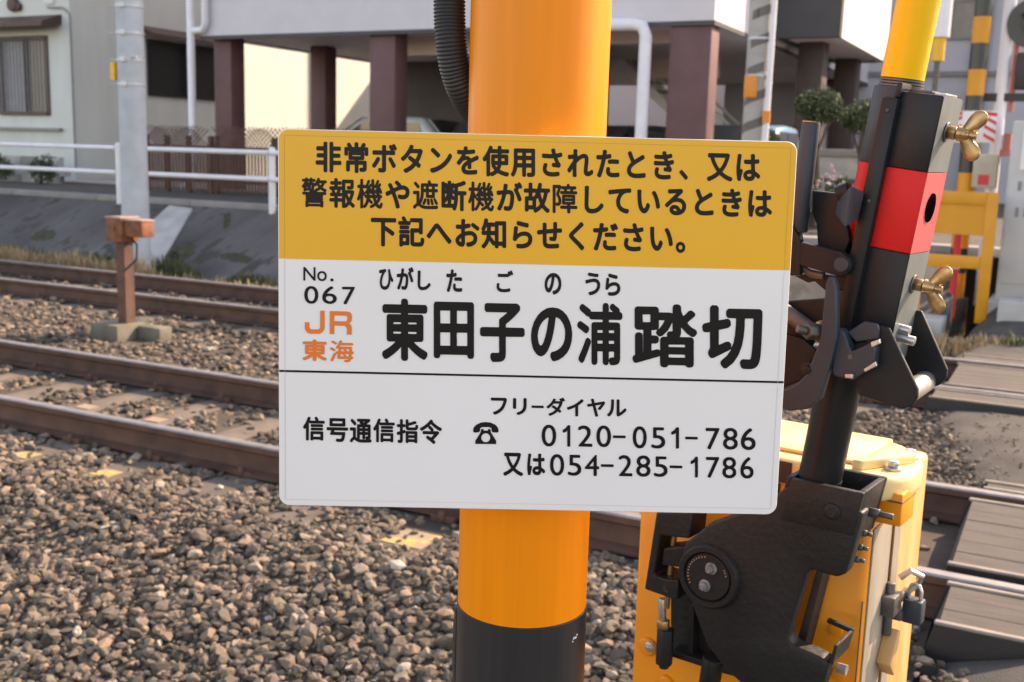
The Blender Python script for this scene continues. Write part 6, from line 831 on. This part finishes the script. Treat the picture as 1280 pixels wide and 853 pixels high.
slab('clamp_block', [(1060, 432), (1096, 422), (1098, 446), (1066, 462)], -.0335, -.02, M['arm_black'], BM, .002)
x_, z_ = MP(1063, 446, -.052); g = G(); g.cyl((x_, -.0518, z_), (x_, -.0530, z_), .003, n=12); g.build('pin', M['dull_steel'], BM)
slab('clamp_tab', [(1058, 416), (1080, 402), (1096, 405), (1099, 412), (1098, 424), (1070, 428)], -.040, -.0345, M['arm_slate'], BM, .0015)
for L in ([(1088, 428), (1099, 424), (1100, 430), (1089, 435)], [(1079, 462), (1094, 452), (1096, 458), (1081, 466)], [(1056, 468), (1066, 468), (1066, 474), (1056, 473)]): slab('bright_edge', L, -.058, -.0525, M['steel'], BM, .001)
# lever blade and links
slab('lever_blade', [(1036, 346), (1042, 347), (1045, 362), (1046, 420), (1041, 445), (1026, 498), (1008, 512), (985, 514), (970, 508), (974, 490), (994, 482), (1008, 468), (1016, 448), (1024, 428), (1027, 405), (1032, 355)], -.060, -.048, M['arm_slate'], BM, .0016)
x_, z_ = MP(1015, 414, -.05); g = G(); g.cyl((x_ + .010, -.044, z_), (x_ + .012, -.047, z_), .0135, n=22); g.build('washer', M['brass'], BM, bevel=.001); 
g = G(); g.cyl((x_ + .009, -.046, z_), (x_ - .002, -.062, z_ + .001), .0100, n=6); g.cyl((x_ - .002, -.062, z_ + .001), (x_ - .010, -.07, z_ + .004), .005, n=12); g.build('bolt', M['dull_steel'], BM, bevel=.001)
x_, z_ = MP(1013, 461, -.05); g = G(); g.cyl((x_, -.042, z_), (x_, -.058, z_), .0088, n=20); g.cyl((x_, -.058, z_), (x_, -.062, z_), .005, n=6); g.build('bolt', M['arm_black'], BM, bevel=.001)
a_, b_ = MP(965, 378, -.03), MP(1012, 412, -.03); g = G(); g.cyl((a_[0], -.03, a_[1]), (b_[0], -.03, b_[1]), .0095, n=18); g.build('link_rod', M['dull_steel'], BM)
slab('link_plate', [(960, 380), (985, 376), (1032, 373), (1034, 400), (1010, 440), (975, 470), (962, 470)], -.02, -.012, M['arm_black'], BM, .002)
slab('link_plate', [(975, 415), (1005, 425), (1022, 440), (1005, 475), (970, 490)], -.04, -.034, M['arm_black'], BM, .002)
slab('top_plate', [(992, 345), (1012, 342), (1062, 346), (1060, 362), (1034, 366), (1018, 352), (1010, 354)], -.018, .0, M['arm_black'], BM, .0015)
# grip handle and bracket
a_, b_ = MP(1014, 153, -.02), MP(997, 290, -.02); ha, hb = Vector((a_[0], -.02, a_[1])), Vector((b_[0], -.02, b_[1]))
g = G(); g.cyl(hb, ha, .0112, .0105, n=24); gp = g.build('grip_handle', M['arm_slate'], BM, bevel=.0015)
g = G(); g.cyl(ha, ha + (ha - hb).normalized() * .0012, .0100, n=24); g.build('grip_cap', M['brass'], gp)
hk = [MP(*p, -.02) for p in ((997, 288), (1000, 305), (1000, 322), (1004, 336), (1014, 342), (1030, 345))]; g = G(); g.tube([(x, -.02, z) for x, z in hk], .0048, n=10); g.build('handle_rod', M['dull_steel'], gp)
slab('handle_plate', [(985, 270), (1000, 300), (1000, 345), (980, 345)], -.035, -.024, M['arm_black'], BM, .002)
slab('handle_bracket', [(1014, 238), (1050, 242), (1062, 300), (1056, 318), (1022, 312), (1020, 280), (1014, 268)], .0, .012, M['arm_black'], BM, .002)
K1 = [sp_pt(*q) for q in ((1047, 250, -.030), (1064, 232, -.052), (1081, 240, -.032), (1066, 246, -.012))]; K2 = [sp_pt(*q) for q in ((1043, 268, -.030), (1056, 285, -.052), (1073, 275, -.032), (1059, 272, -.012))]; g = G(); g.loft(K1, K2); g.build('knob_block', M['arm_slate'], BM, bevel=.0015, smooth=20)
g = G(); x_, z_ = MP(1050, 240, -.02); g.cyl((x_, -.026, z_ - .004), (x_ + .014, -.026, z_ + .003), .010, n=18); g.build('knob_neck', M['arm_black'], BM, bevel=.002)
slab('link_bar', [(980, 298), (1052, 316), (1062, 324), (1064, 335), (1058, 344), (1046, 345), (980, 326)], -.034, -.020, M['arm_black'], BM, .0014)
x_, z_ = MP(1052, 331, -.034); g = G(); g.cyl((x_, -.034, z_), (x_, -.037, z_), .0085, n=22); g.build('pin', M['arm_slate'], BM, bevel=.0008, seg=1)
g = G(); g.box(-.26, .16, .06, .46, -.95, -.021); g.build('concrete_base', M['concrete'], BM, bevel=.01)
# ================================================================== buildings
def wall_hole(g, x0, x1, z0, z1, hx0, hx1, hz0, hz1, y0, y1):
    g.box(x0, hx0, y0, y1, z0, z1); g.box(hx1, x1, y0, y1, z0, z1); g.box(hx0, hx1, y0, y1, z0, hz0); g.box(hx0, hx1, y0, y1, hz1, z1)
t = thing('house', 'pale plastered house with barred window and brown canopies at upper left', 'house', W(-20.29, 17.5, 0.5))
g = G(); wall_hole(g, -14, 0, 0, 8.5, -2.36, -0.80, 1.58, 3.20, 0, .16); g.build('wall', M['house_wall'], t, smooth=0)
g = G(); g.box(-.16, 0, .16, 2.30, 0, 8.5); g.box(-.16, 0, 4.75, 8.5, 0, 8.5); g.box(-.16, 0, 2.30, 4.75, 0, 2.14); g.box(-.16, 0, 2.30, 4.75, 3.36, 8.5); g.build('wall', M['house_wall'], t, smooth=0)
g = G(); g.box(-14, 0, 8.35, 8.5, 0, 8.5); g.box(-14, -13.85, .16, 8.35, 0, 8.5); g.build('wall', M['house_wall'], t, smooth=0)
g = G(); g.box(-14.2, .25, -.3, 8.8, 8.5, 8.75); g.build('roof', M['brown_trim'], t)
wn = G(); wn.box(-2.44, -2.36, -.03, .1, 1.50, 3.28); wn.box(-.80, -.72, -.03, .1, 1.50, 3.28); wn.box(-2.36, -.80, -.03, .1, 3.20, 3.28); wn.box(-2.36, -.80, -.06, .1, 1.50, 1.58); wn.box(-1.61, -1.55, .03, .1, 1.58, 3.2)
wo = wn.build('window', M['brown_trim'], t)
g = G(); g.box(-2.36, -1.61, .11, .12, 1.58, 3.2); g.build('pane', mat('curtain', (.42, .43, .46), .7), wo)
g = G(); g.box(-1.55, -.8, .11, .12, 1.58, 3.2); g.build('pane', mat('glass_grey', (.16, .15, .14), .15), wo)
for k in range(14): g = G(); g.cyl((-2.30 + k * .112, -.04, 1.56), (-2.30 + k * .112, -.04, 3.24), .017, n=6); g.build('window_bar', M['grille'], wo)
g = G(); g.hexa([(-3.2, -.55, 3.42), (-.25, -.55, 3.42), (-.25, 0, 3.50), (-3.2, 0, 3.50)], [(-3.2, -.55, 3.52), (-.25, -.55, 3.52), (-.25, 0, 3.72), (-3.2, 0, 3.72)]); g.build('canopy', M['brown_trim'], t)
g = G(); g.box(-3.0, -.35, -.12, 0, 1.16, 1.22); g.build('ledge', M['grille'], t)
wn = G(); wn.box(-.1, .03, 2.24, 2.30, 2.08, 3.42); wn.box(-.1, .03, 4.75, 4.81, 2.08, 3.42); wn.box(-.1, .03, 2.3, 4.75, 3.36, 3.42); wn.box(-.1, .05, 2.3, 4.75, 2.08, 2.14); wn.box(-.1, .03, 3.5, 3.56, 2.14, 3.36)
wo = wn.build('window', M['dark_metal'], t)
for y0, y1 in ((2.3, 3.5), (3.56, 4.75)): g = G(); g.box(-.09, -.08, y0, y1, 2.14, 3.36); g.build('pane', M['dark_metal'], wo)
for k in range(28): g = G(); g.cyl((.05, 2.36 + k * .087, 2.1), (.05, 2.36 + k * .087, 3.4), .009, n=6); g.build('window_bar', M['dark_metal'], wo)
g = G(); g.hexa([(0, 2.0, 3.52), (0, 5.1, 3.52), (.5, 5.1, 3.44), (.5, 2.0, 3.44)], [(0, 2.0, 3.72), (0, 5.1, 3.72), (.5, 5.1, 3.52), (.5, 2.0, 3.52)]); g.build('canopy', M['brown_trim'], t)
g = G(); g.cyl((.07, -.05, 0.3), (.07, -.05, 3.7), .022, n=8); g.tube([(.07, -.05, 3.7), (-.1, -.08, 3.85), (-.6, -.08, 3.87)], .02, n=8); g.build('drain_pipe', M['grille'], t)
g = G(); g.box(-.75, -.45, -.05, 0, 3.95, 8.4); g.build('pipe_cover', M['white_paint'], t, bevel=.02)
g = G(); g.cyl((-1.75, 0, 3.98), (-1.75, -.12, 3.98), .16, n=18); g.cyl((-1.6, 0, 3.93), (-1.6, -.1, 3.93), .1, n=14); g.build('vent_hood', M['brown_trim'], t, bevel=.02)

t = thing('rear_house', 'sunlit cream house wall seen between the maroon pillars', 'house', W(-20.27, 26.05, 0.5))
g = G(); g.box(-12, 0, 0, 16, 0, 9.0); g.build('wall', M['pale_wall'], t, smooth=0)
g = G(); g.box(-12.2, .3, -.02, 16.2, 9.0, 9.25); g.build('roof', M['brown_trim'], t)
g = G(); g.box(0, .05, 5.2, 5.26, 0, 3.2); g.box(0, .05, 3.1, 3.15, 0, 3.2); g.build('drain_pipe', M['brown_trim'], t)

# block walls, plants along the house
t = thing('block_wall', 'low weathered grey block wall behind the guardrail at far left', 'wall', W(-23.5, 15.9, 0.5))
for r_i in range(3):
    for k in range(19):
        g = G(); x0 = -3 + k * .4 + (r_i % 2) * .2
        if x0 > 7.0: continue
        if r_i == 2 and k in (5, 6, 11, 12, 13, 17): continue
        g.box(x0 + .005, x0 + .395, 0, .12, r_i * .2 + .004, r_i * .2 + .196); g.build('block', M['apron_concrete'] if (k + r_i) % 3 else M['kerb'], t, bevel=.006, seg=1)
for s, lb in ((-21.4, 'small dark shrub behind the guardrail below the barred window'), (-20.2, 'dark bushy plant behind the guardrail left of the utility pole'), (-18.9, 'low dark bush behind the guardrail next to the concrete pole')):
    t = thing('garden_shrub', lb, 'shrub', W(s, 15.4, .5))
    g = G(); g.tube([(0, 0, 0), (.03, 0, .3), (0, .02, .5)], .02, n=6); g.build('stem', M['bark'], t)
    leaf_cloud('foliage', t, [(random.uniform(-.2, .2), 0, .35 + random.uniform(-.1, .12), .3, .25, .25) for _ in range(4)], 160, .04, M['leaf'])

# brown picket fence
for s0, s1, lb in ((-15.9, -14.2, 'brown picket fence with scalloped top left of the first maroon pillar'), (-14.15, -10.0, 'brown picket fence with scalloped top right of the first maroon pillar')):
    t = thing('picket_fence', lb, 'fence', W(s0, 15.3, .55), group='brown picket fences behind the guardrail')
    n = int((s1 - s0) / .075); g = G(); gl = G()
    for k in range(n):
        x = k * .075; top = .86; g.box(x, x + .042, 0, .018, .05, top)
    for q in (1, -1):
        for k in range(-6, int((s1 - s0) / .085)):
            x = k * .085; a, b = (x, x + .38) if q > 0 else (x + .38, x)
            def hh(xx): return .90 + .26 + .07 * abs(math.sin((xx) * math.pi / .74))
            zt = hh((a + b) / 2)
            if min(a, b) < 0 or max(a, b) > s1 - s0: continue
            gl.hexa([(a - .016, .004 * q, .86), (a + .016, .004 * q, .86), (b + .016, .004 * q, zt), (b - .016, .004 * q, zt)], [(a - .016, .004 * q + .004, .86), (a + .016, .004 * q + .004, .86), (b + .016, .004 * q + .004, zt), (b - .016, .004 * q + .004, zt)])
    tag(g.build('picket', M['lattice'], t, smooth=0), kind='stuff'); tag(gl.build('lattice_top', M['lattice'], t, smooth=0), kind='stuff')
    g = G(); g.box(0, s1 - s0, .018, .045, .2, .26); g.box(0, s1 - s0, .018, .045, .80, .87); g.build('fence_rail', M['lattice'], t)
    for k in range(4): g = G(); x = (s1 - s0 - .08) * k / 3; g.box(x, x + .08, .02, .1, 0, 1.05); g.build('post', M['lattice'], t)

# building raised on pillars
t = thing('piloti_building', 'grey sided building raised on maroon pillars with a parking space under it', 'building', W(-15.49, 16.5, .55))
Z0, BH, BD = 2.96, 11.0, 13.7
g = G(); g.box(0, 10.31, 0, .2, Z0, BH); g.build('siding_wall', M['fascia'], t, smooth=0)
g = G(); g.box(10.11, 10.31, .2, BD, Z0, BH); g.box(0, .2, .2, BD, Z0, BH); g.box(.2, 10.11, BD - .2, BD, Z0, BH); g.build('siding_wall', M['fascia'], t, smooth=0)
g = G(); g.box(.2, 10.11, .2, BD - .2, Z0 + .03, Z0 + .2); g.build('soffit', M['soffit'], t, smooth=0)
g = G(); g.box(-.1, 10.4, -.1, BD + .1, BH, BH + .25); g.build('roof', M['charcoal'], t)
g = G(); g.box(-.012, 10.322, -.012, .03, Z0 - .05, Z0 + .02); g.box(10.29, 10.322, .03, BD, Z0 - .05, Z0 + .02); g.build('drip_edge', M['charcoal'], t)
for (a, b, y0, y1) in ((0.12, .56, .20, .60), (3.90, 4.45, .10, .52), (9.60, 10.27, .04, .45), (.93, 1.32, 2.2, 2.6), (4.6, 5.2, 4.3, 4.9), (6.74, 7.40, 2.4, 3.0), (.1, .7, 6.5, 7.1), (9.5, 10.2, 12, 12.7)):
    g = G(); g.box(a, b, y0, y1, 0, Z0 + .03); g.build('pillar', M['pillar'], t, bevel=.02)
g = G(); g.box(.25, 6.0, 5.9, 6.05, 0, Z0 + .03); g.build('back_wall', M['dark_wall'], t, smooth=0)
g = G(); g.box(7.0, 8.6, 5.9, 6.05, 2.58, Z0 + .03); g.build('hanging_panel', M['soffit'], t, smooth=0)
g = G(); g.box(3.9, 6.8, 1.2, 1.5, Z0 - .30, Z0 + .03); g.box(7.9, 9.4, 1.2, 1.5, Z0 - .16, Z0 + .03); g.build('beam', M['soffit'], t)
g = G(); g.tube([(-.16, -.12, BH), (-.16, -.12, .2), (-.19, -.18, .1), (-.36, -.3, .02)], .075, n=12); g.tube([(.2, -.1, BH), (.2, -.1, Z0 + .25), (.12, -.1, Z0 + .12), (-.16, -.12, Z0 + .1)], .065, n=12); g.build('drain_pipe', M['white_paint'], t)
g = G(); g.tube([(7.7, -.12, Z0 - .02), (9.05, -.12, Z0 - .02), (9.20, -.12, Z0 - .06), (9.26, -.12, Z0 - .2), (9.26, -.12, .1)], .10, n=12); g.build('drain_pipe', M['white_paint'], t)

# steel stair beyond the pillars
t = thing('outdoor_staircase', 'pale metal staircase slanting down behind the big maroon pillar', 'staircase', W(-9.6, 22.7, .55))
for y in (0, .9):
    g = G(); g.hexa([(0, y, 3.15), (0, y + .06, 3.15), (3.6, y + .06, 0.1), (3.6, y, 0.1)], [(0, y, 3.4), (0, y + .06, 3.4), (3.6, y + .06, 0.35), (3.6, y, 0.35)]); g.build('stringer', M['white_paint'], t)
    g = G(); g.tube([(0, y + .03, 4.1), (3.6, y + .03, 1.05)], .03, n=8); g.build('handrail', M['white_paint'], t)
    for k in range(7): g = G(); x = .1 + k * .55; z = 3.3 - x * .847; g.cyl((x, y + .03, z), (x, y + .03, z + .77), .015, n=6); g.build('baluster', M['white_paint'], t)
for k in range(14): g = G(); x = .12 + k * .25; z = 3.3 - x * .847; g.box(x, x + .27, .06, .9, z - .02, z + .01); g.build('tread', M['apron_concrete'], t)

# cars
def car(s, d, rz, paint, label, tail=False):
    t = thing('parked_car', label, 'car', W(s, d, .56), rz - AL)
    prof = [(-1.75, .30), (-1.78, .62), (-1.70, .88), (-.95, 1.00), (-.25, 1.44), (.35, 1.50), (1.15, 1.48), (1.55, 1.05), (1.70, .95), (1.76, .55), (1.72, .30)]
    g = G(); g.loft([(x, -.72, z) for x, z in prof], [(x, .72, z) for x, z in prof]); g.build('body', paint, t, bevel=.09, seg=3)
    g = G(); g.hexa([(-.99, -.60, 1.02), (-.99, .60, 1.02), (-.33, .56, 1.44), (-.33, -.56, 1.44)], [(-.96, -.60, 1.06), (-.96, .60, 1.06), (-.31, .56, 1.47), (-.31, -.56, 1.47)]); g.build('windscreen', M['glass'], t)
    g = G(); g.hexa([(1.21, -.58, 1.44), (1.21, .58, 1.44), (1.56, .62, 1.08), (1.56, -.62, 1.08)], [(1.25, -.58, 1.45), (1.25, .58, 1.45), (1.60, .62, 1.09), (1.60, -.62, 1.09)]); g.build('rear_window', M['glass'], t)
    for sy in (-1, 1):
        for a, b in (((-.72, -.18), (.30, .22)), ((.38, .36), (1.08, 1.22))):
            g = G(); y0, y1 = sy * .70, sy * .735
            g.py([(a[0], 1.0), (b[1] if a[0] > 0 else b[0], 1.0), (b[0], 1.38), (a[1], 1.38)], y0, y1); g.build('side_window', M['glass'], t)
        for x in (-1.12, 1.12):
            g = G(); g.cyl((x, sy * .60, .31), (x, sy * .76, .31), .31, n=20); wh = g.build('wheel', M['tyre'], t, bevel=.02); g = G(); g.cyl((x, sy * .765, .31), (x, sy * .775, .31), .19, n=16); g.build('rim', M['steel'], wh)
        g = G(); g.box(1.66, 1.76, sy * .55 - .09, sy * .55 + .09, .75, .98); g.build('tail_light', M['tail_red'], t, bevel=.015)
        g = G(); g.box(-1.80, -1.70, sy * .5 - .14, sy * .5 + .14, .66, .80); g.build('headlight', M['board_white'], t, bevel=.02)
    return t
car(-13.35, 19.9, 0.05, M['car_white'], 'white hatchback parked behind the maroon pillars, seen above the sign').scale = (1.06, 1.06, 1.06)
car(-10.05, 18.6, math.radians(100), M['car_dark'], 'black car parked beside the white hatchback, just left of the yellow post')
car(-8.1, 20.0, math.radians(75), M['car_dark'], 'black car parked under the staircase')
car(-5.3, 18.8, math.radians(90), M['car_reflection'], 'car coloured in the pale blue of a reflection, peeking out right of the big maroon pillar')

# second building
t = thing('corner_building', 'building corner with charcoal front and sunlit white side raised on a dark brown pillar', 'building', W(-3.99, 20.0, .55))
Z1 = 3.08
g = G(); g.box(-1.14, -.0, 0, .2, Z1, 7.6); g.build('front_wall', M['charcoal'], t, smooth=0)
g = G(); g.box(-.2, 0, .2, 5.2, Z1, 7.6); g.build('side_wall', M['bright_wall'], t, smooth=0)
g = G(); g.box(-1.14, -.2, 5.0, 5.2, Z1, 7.6); g.box(-1.14, -1.0, .2, 5.0, Z1, 7.6); g.build('back_wall', M['charcoal'], t, smooth=0)
g = G(); g.box(-1.0, -.2, .2, 5.0, Z1 + .02, Z1 + .2); g.build('soffit', M['soffit'], t, smooth=0)
g = G(); g.box(-1.16, .1, -.1, 5.3, 7.6, 7.8); g.build('roof', M['charcoal'], t)
for x, y in ((-.92, .9), (-.92, 4.3)): g = G(); g.box(x, x + .47, y, y + .47, 0, Z1 + .02); g.build('pillar', mat('dark_pillar', (.055, .036, .034), .6) if 'dark_pillar' not in bpy.data.materials else bpy.data.materials['dark_pillar'], t, bevel=.02)
g = G(); g.box(-1.1, -.95, 1.6, 4.2, 0, 2.5); g.build('partition', M['kerb'], t, smooth=0)

# far building
t = thing('far_building', 'long pale grey building filling the background at upper right', 'building', W(-9, 30, .55))
g = G(); g.box(0, 30, 0, .3, 0, 7.2); g.build('wall', M['far_wall'], t, smooth=0)
g = G(); g.box(0, .3, .3, 8, 0, 7.2); g.box(29.7, 30, .3, 8, 0, 7.2); g.box(.3, 29.7, 7.7, 8, 0, 7.2); g.build('wall', M['far_wall'], t, smooth=0)
g = G(); g.box(-.2, 30.2, -.3, 8.2, 7.2, 7.4); g.build('roof', M['charcoal'], t)
g = G(); g.box(0, 30, -.08, 0, 3.15, 3.27); g.build('ledge', M['grille'], t)
for x in (5.75, 8.1, 10.6, 13.1, 3.4):
    for z in (4.1,):
        g = G(); g.box(x - .06, x + .6, -.05, 0, z - .06, z + .02); g.box(x - .06, x + .6, -.05, 0, z + .86, z + .94); g.box(x - .06, x, -.05, 0, z + .02, z + .86); g.box(x + .54, x + .6, -.05, 0, z + .02, z + .86); wo = g.build('window', M['grille'], t)
        g = G(); g.box(x, x + .54, -.02, -.01, z + .02, z + .86); g.build('pane', bpy.data.materials['glass_grey'], wo)
for x in (6.35, 9.0): g = G(); g.box(x, x + .35, -.25, -.081, 0, 7.19); g.build('pilaster', mat('pil', (.26, .26, .27), .8) if 'pil' not in bpy.data.materials else bpy.data.materials['pil'], t)
t = thing('far_house', 'pale building block behind everything on the far left', 'building', W(-36, 36, .5))
g = G(); g.box(0, 27, 0, 5, 0, 8.6); g.build('wall', M['far_wall'], t, smooth=0)
g = G(); g.box(-.2, 27.2, -.2, 5.2, 8.6, 8.9); g.build('roof', M['charcoal'], t)
# ================================================================== things around the far side of the crossing
t = thing('planter_wall', 'grey concrete planter wall under the dome shaped shrubs', 'wall', W(-4.3, 15.8, .55))
g = G(); g.box(0, 1.75, 0, .25, 0, .98); g.box(.0, .2, .25, 1.4, 0, .98); g.build('wall', M['concrete'], t, bevel=.01)
g = G(); g.box(-.04, 1.80, -.05, .30, .98, 1.08); g.build('coping', M['kerb'], t, bevel=.01)
g = G(); g.box(-.04, 1.7, -.5, -.42, .62, .68); g.box(.1, .16, -.5, -.42, 0, .62); g.box(1.5, 1.56, -.5, -.42, 0, .62); g.build('rail', M['brown_trim'], t)
t = thing('flower_bed', 'green leafy bed with pale and pink blossoms in front of the planter wall', 'plants', W(-3.7, 14.4, .5))
leaf_cloud('foliage', t, [(k * .2, random.uniform(-.1, .1), .35 + random.uniform(0, .25), .2, .2, .3) for k in range(7)], 150, .05, M['leaf'])
leaf_cloud('blossom', t, [(k * .2 + .05, -.05, .5 + random.uniform(-.1, .25), .16, .2, .22) for k in range(6)], 22, .04, M['flower'])
g = G()
for k in range(7): g.tube([(k * .2, 0, -.05), (k * .2 + .03, 0, .4)], .012, n=6)
g.build('stem', M['bark'], t)

def spiral_pole():
    t = thing('striped_guard_pole', 'weathered grey utility pole wrapped in a diagonal striped guard with an orange tag', 'utility pole', W(-3.30, 12.2, .4))
    g = G(); g.cyl((0, 0, 0), (-.02, 0, 9), .125, n=24); g.build('shaft', M['spiral_grey'], t)
    V = []; n = 24; zs = []
    g = G()
    for j in range(9):
        for k in range(n):
            a0, a1 = 2 * math.pi * k / n, 2 * math.pi * (k + 1) / n; z0 = .55 + j * .30 + .30 * k / n; z1 = .55 + j * .30 + .30 * (k + 1) / n; R = .128
            g.hexa([(R * math.cos(a0), R * math.sin(a0), z0), (R * math.cos(a1), R * math.sin(a1), z1), (R * math.cos(a1), R * math.sin(a1), z1 + .10), (R * math.cos(a0), R * math.sin(a0), z0 + .10)],
                   [(R * .985 * math.cos(a0), R * .985 * math.sin(a0), z0), (R * .985 * math.cos(a1), R * .985 * math.sin(a1), z1), (R * .985 * math.cos(a1), R * .985 * math.sin(a1), z1 + .10), (R * .985 * math.cos(a0), R * .985 * math.sin(a0), z0 + .10)])
    g.build('stripe_band', M['spiral_dark'], t)
    g = G(); g.box(-.10, .045, -.155, -.135, 1.72, 1.96); g.build('orange_tag', M['tag_orange'], t, bevel=.004)
    g = G(); g.cyl((.155, -.07, 0), (.155, -.07, 9), .032, n=12); g.build('cable_pipe', M['white_paint'], t)
    g = G(); g.box(.12, .2, -.12, -.09, 1.45, 1.58); g.build('orange_tag', M['tag_orange'], t)
    for z in (1.95, 2.35, 2.9): g = G(); g.cyl((0, 0, z), (0, 0, z + .025), .133, n=24); g.build('steel_strap', M['strap'], t)
spiral_pole()

t = thing('crossing_signal_post', 'orange and black banded signal post on the far side of the crossing', 'signal post', W(-1.02, 12.0, 0.1))
z = 0.0; k = 0; R = .085
while z < 4.6:
    h = .255; g = G(); g.cyl((-.0, 0, z), (-.0, 0, z + h - .001), R, n=22); g.build('band', M['gate_orange'] if k % 2 == 0 else M['post_black'], t); z += h; k += 1
g = G(); g.cyl((0, 0, -.4), (0, 0, .0), .13, n=18); g.build('base_sleeve', M['dull_steel'], t)
t = thing('warning_board', 'white board with red slanted stripes and a red arrow hung on the banded post', 'sign', W(-1.0, 11.87, 1.83))
g = G(); g.box(-.225, .215, -.012, .012, -.155, .155); b_ = g.build('board', M['board_white'], t, bevel=.004)
for x0, x1 in ((-.225, -.105), (.105, .215)):
    for k in range(4):
        g = G(); zc = -.155 + k * .085; sg = 1 if x0 < 0 else -1; za, zb = (zc, zc + .06) if sg > 0 else (zc + .06, zc)
        za = min(za, .115); zb = min(zb, .115)
        g.add([(x0, -.0135, za), (x1, -.0135, zb), (x1, -.0135, zb + .035), (x0, -.0135, za + .035)], [(0, 1, 2, 3)]); g.build('red_stripe', M['red'], t, smooth=0)
g = G(); g.add([(-.022, -.0135, .12), (.022, -.0135, .12), (.022, -.0135, -.02), (.06, -.0135, -.02), (0, -.0135, -.11), (-.06, -.0135, -.02), (-.022, -.0135, -.02)], [(0, 1, 2, 3, 4, 5, 6)]); g.build('red_arrow', M['red'], t, smooth=0)
t = thing('junction_box', 'small beige box on the banded post below the striped board', 'box', W(-.86, 11.9, 1.23))
g = G(); g.box(-.1, .13, -.07, .09, 0, .33); g.build('case', mat('beige', (.42, .38, .28), .6), t, bevel=.015); g = G(); g.box(-.04, .06, -.076, -.068, .03, .13); g.build('red_label', M['red'], t)
t = thing('signal_lamp_post', 'silver post carrying black signal lamps at the right picture edge', 'signal post', W(-.68, 12.3, 0.0))
g = G(); g.cyl((-.12, 0, 0), (-.12, 0, 4.6), .06, n=18); g.build('post', M['white_paint'], t)
g = G(); g.cyl((-.02, .05, 2.0), (-.02, .05, 2.95), .03, n=12); g.build('conduit', M['pink_red'], t)
for z in (2.86, 3.6):
    g = G(); g.cyl((.11, -.04, z), (.11, -.08, z), .24, n=28); hd = g.build('lamp_board', M['post_black'], t)
    g = G(); g.cyl((.11, -.08, z), (.11, -.16, z), .095, n=20); g.build('lamp_housing', M['dark_metal'], hd); g = G(); g.cyl((.11, -.162, z), (.11, -.17, z), .085, n=20); g.build('lens', mat('lens' + str(z), (.10, .012, .015), .15), hd)
    g = G(); g.hexa([(.0, -.08, z + .09), (.22, -.08, z + .09), (.22, -.26, z + .07), (0, -.26, z + .07)], [(.0, -.08, z + .10), (.22, -.08, z + .10), (.22, -.26, z + .08), (0, -.26, z + .08)]); g.build('visor', M['dark_metal'], hd)
g = G(); g.box(-.0, .30, -.1, .1, 2.22, 2.58); g.build('speaker_box', M['dark_metal'], t, bevel=.02)
g = G(); g.box(-.34, .3, -.05, .0, 2.10, 2.18); g.build('cross_arm', M['dark_metal'], t); g = G(); g.ball((-.33, -.05, 2.2), .05, 12); g.build('end_cap', M['steel'], t)
g = G(); g.box(-.05, .02, -.02, .08, 1.55, 1.78); g.box(-.1, .1, -.04, .0, 1.55, 1.62); g.build('bracket', M['pink_red'], t)
t = thing('orange_gate_frame', 'orange metal frame with filled upper panel beside the far banded post', 'barrier', W(-1.38, 11.2, -.05))
for x in (0, .62): g = G(); g.box(x, x + .105, 0, .06, 0, 1.25); g.build('leg', M['gate_orange'], t, bevel=.006)
g = G(); g.box(.105, .62, 0, .06, 1.13, 1.25); g.build('top_bar', M['gate_orange'], t, bevel=.006)
g = G(); g.box(.105, .62, .02, .035, .84, 1.13); g.build('panel', M['gate_orange'], t)
g = G(); g.box(.105, .62, 0, .06, .52, .64); g.build('lower_bar', M['gate_orange'], t, bevel=.006)
t = thing('red_post', 'thin pinkish red post standing behind the orange frame', 'post', W(-1.02, 11.7, -.1))
g = G(); g.cyl((0, 0, 0), (0, 0, 1.1), .036, n=14); g.build('tube', M['red'], t); g = G(); g.cyl((0, 0, .52), (0, 0, .60), .039, n=14); g.build('white_band', M['board_white'], t)
t = thing('equipment_cabinet', 'tall grey equipment cabinet at the right picture edge behind the crossing', 'cabinet', W(-.62, 11.6, 0.02))
g = G(); g.box(0, 1.2, 0, .6, .12, 1.86); g.build('case', M['cabinet_grey'], t, bevel=.015); g = G(); g.box(-.06, 1.25, -.06, .65, -.15, .12); g.build('plinth', M['apron_concrete'], t, bevel=.01)
g = G(); g.box(.02, .57, -.014, 0, .3, 1.32); dr = g.build('door', M['cabinet_grey'], t, bevel=.004); 
for z in (.95, 1.2):
    for k in range(6): g = G(); g.box(.1 + k * .075, .13 + k * .075, -.02, -.014, z, z + .09); g.build('louvre', M['grille'], dr)
g = G(); g.box(.1, .5, -.016, 0, 1.40, 1.78); g.build('notice_plate', M['board_white'], t)
t = thing('thin_sign_pole', 'slim white pole with yellow lower sleeve in front of the pale building', 'pole', W(-1.93, 16.5, .5))
g = G(); g.cyl((0, 0, 2.7), (.0, 0, 6), .13, n=16); g.build('white_sleeve', M['white_paint'], t); g = G(); g.cyl((0, 0, 2.38), (0, 0, 2.7), .085, n=16); g.build('yellow_sleeve', M['tag_yellow'], t); g = G(); g.cyl((0, 0, 0), (0, 0, 2.38), .04, n=12); g.build('rod', M['dull_steel'], t)
t = thing('roadside_kerb_block', 'pale concrete kerb block lying beside the orange frame', 'concrete block', W(-.55, 10.9, -.02))
g = G(); g.box(0, 1.6, 0, .35, -.1, .24); g.build('block', M['apron_concrete'], t, bevel=.015)
t = thing('concrete_slab', 'flat pale concrete slab lying by the red post', 'concrete block', W(-1.75, 10.7, -.10))
g = G(); g.box(0, .75, 0, .45, -.1, .11); g.build('slab', M['apron_concrete'], t, bevel=.015)
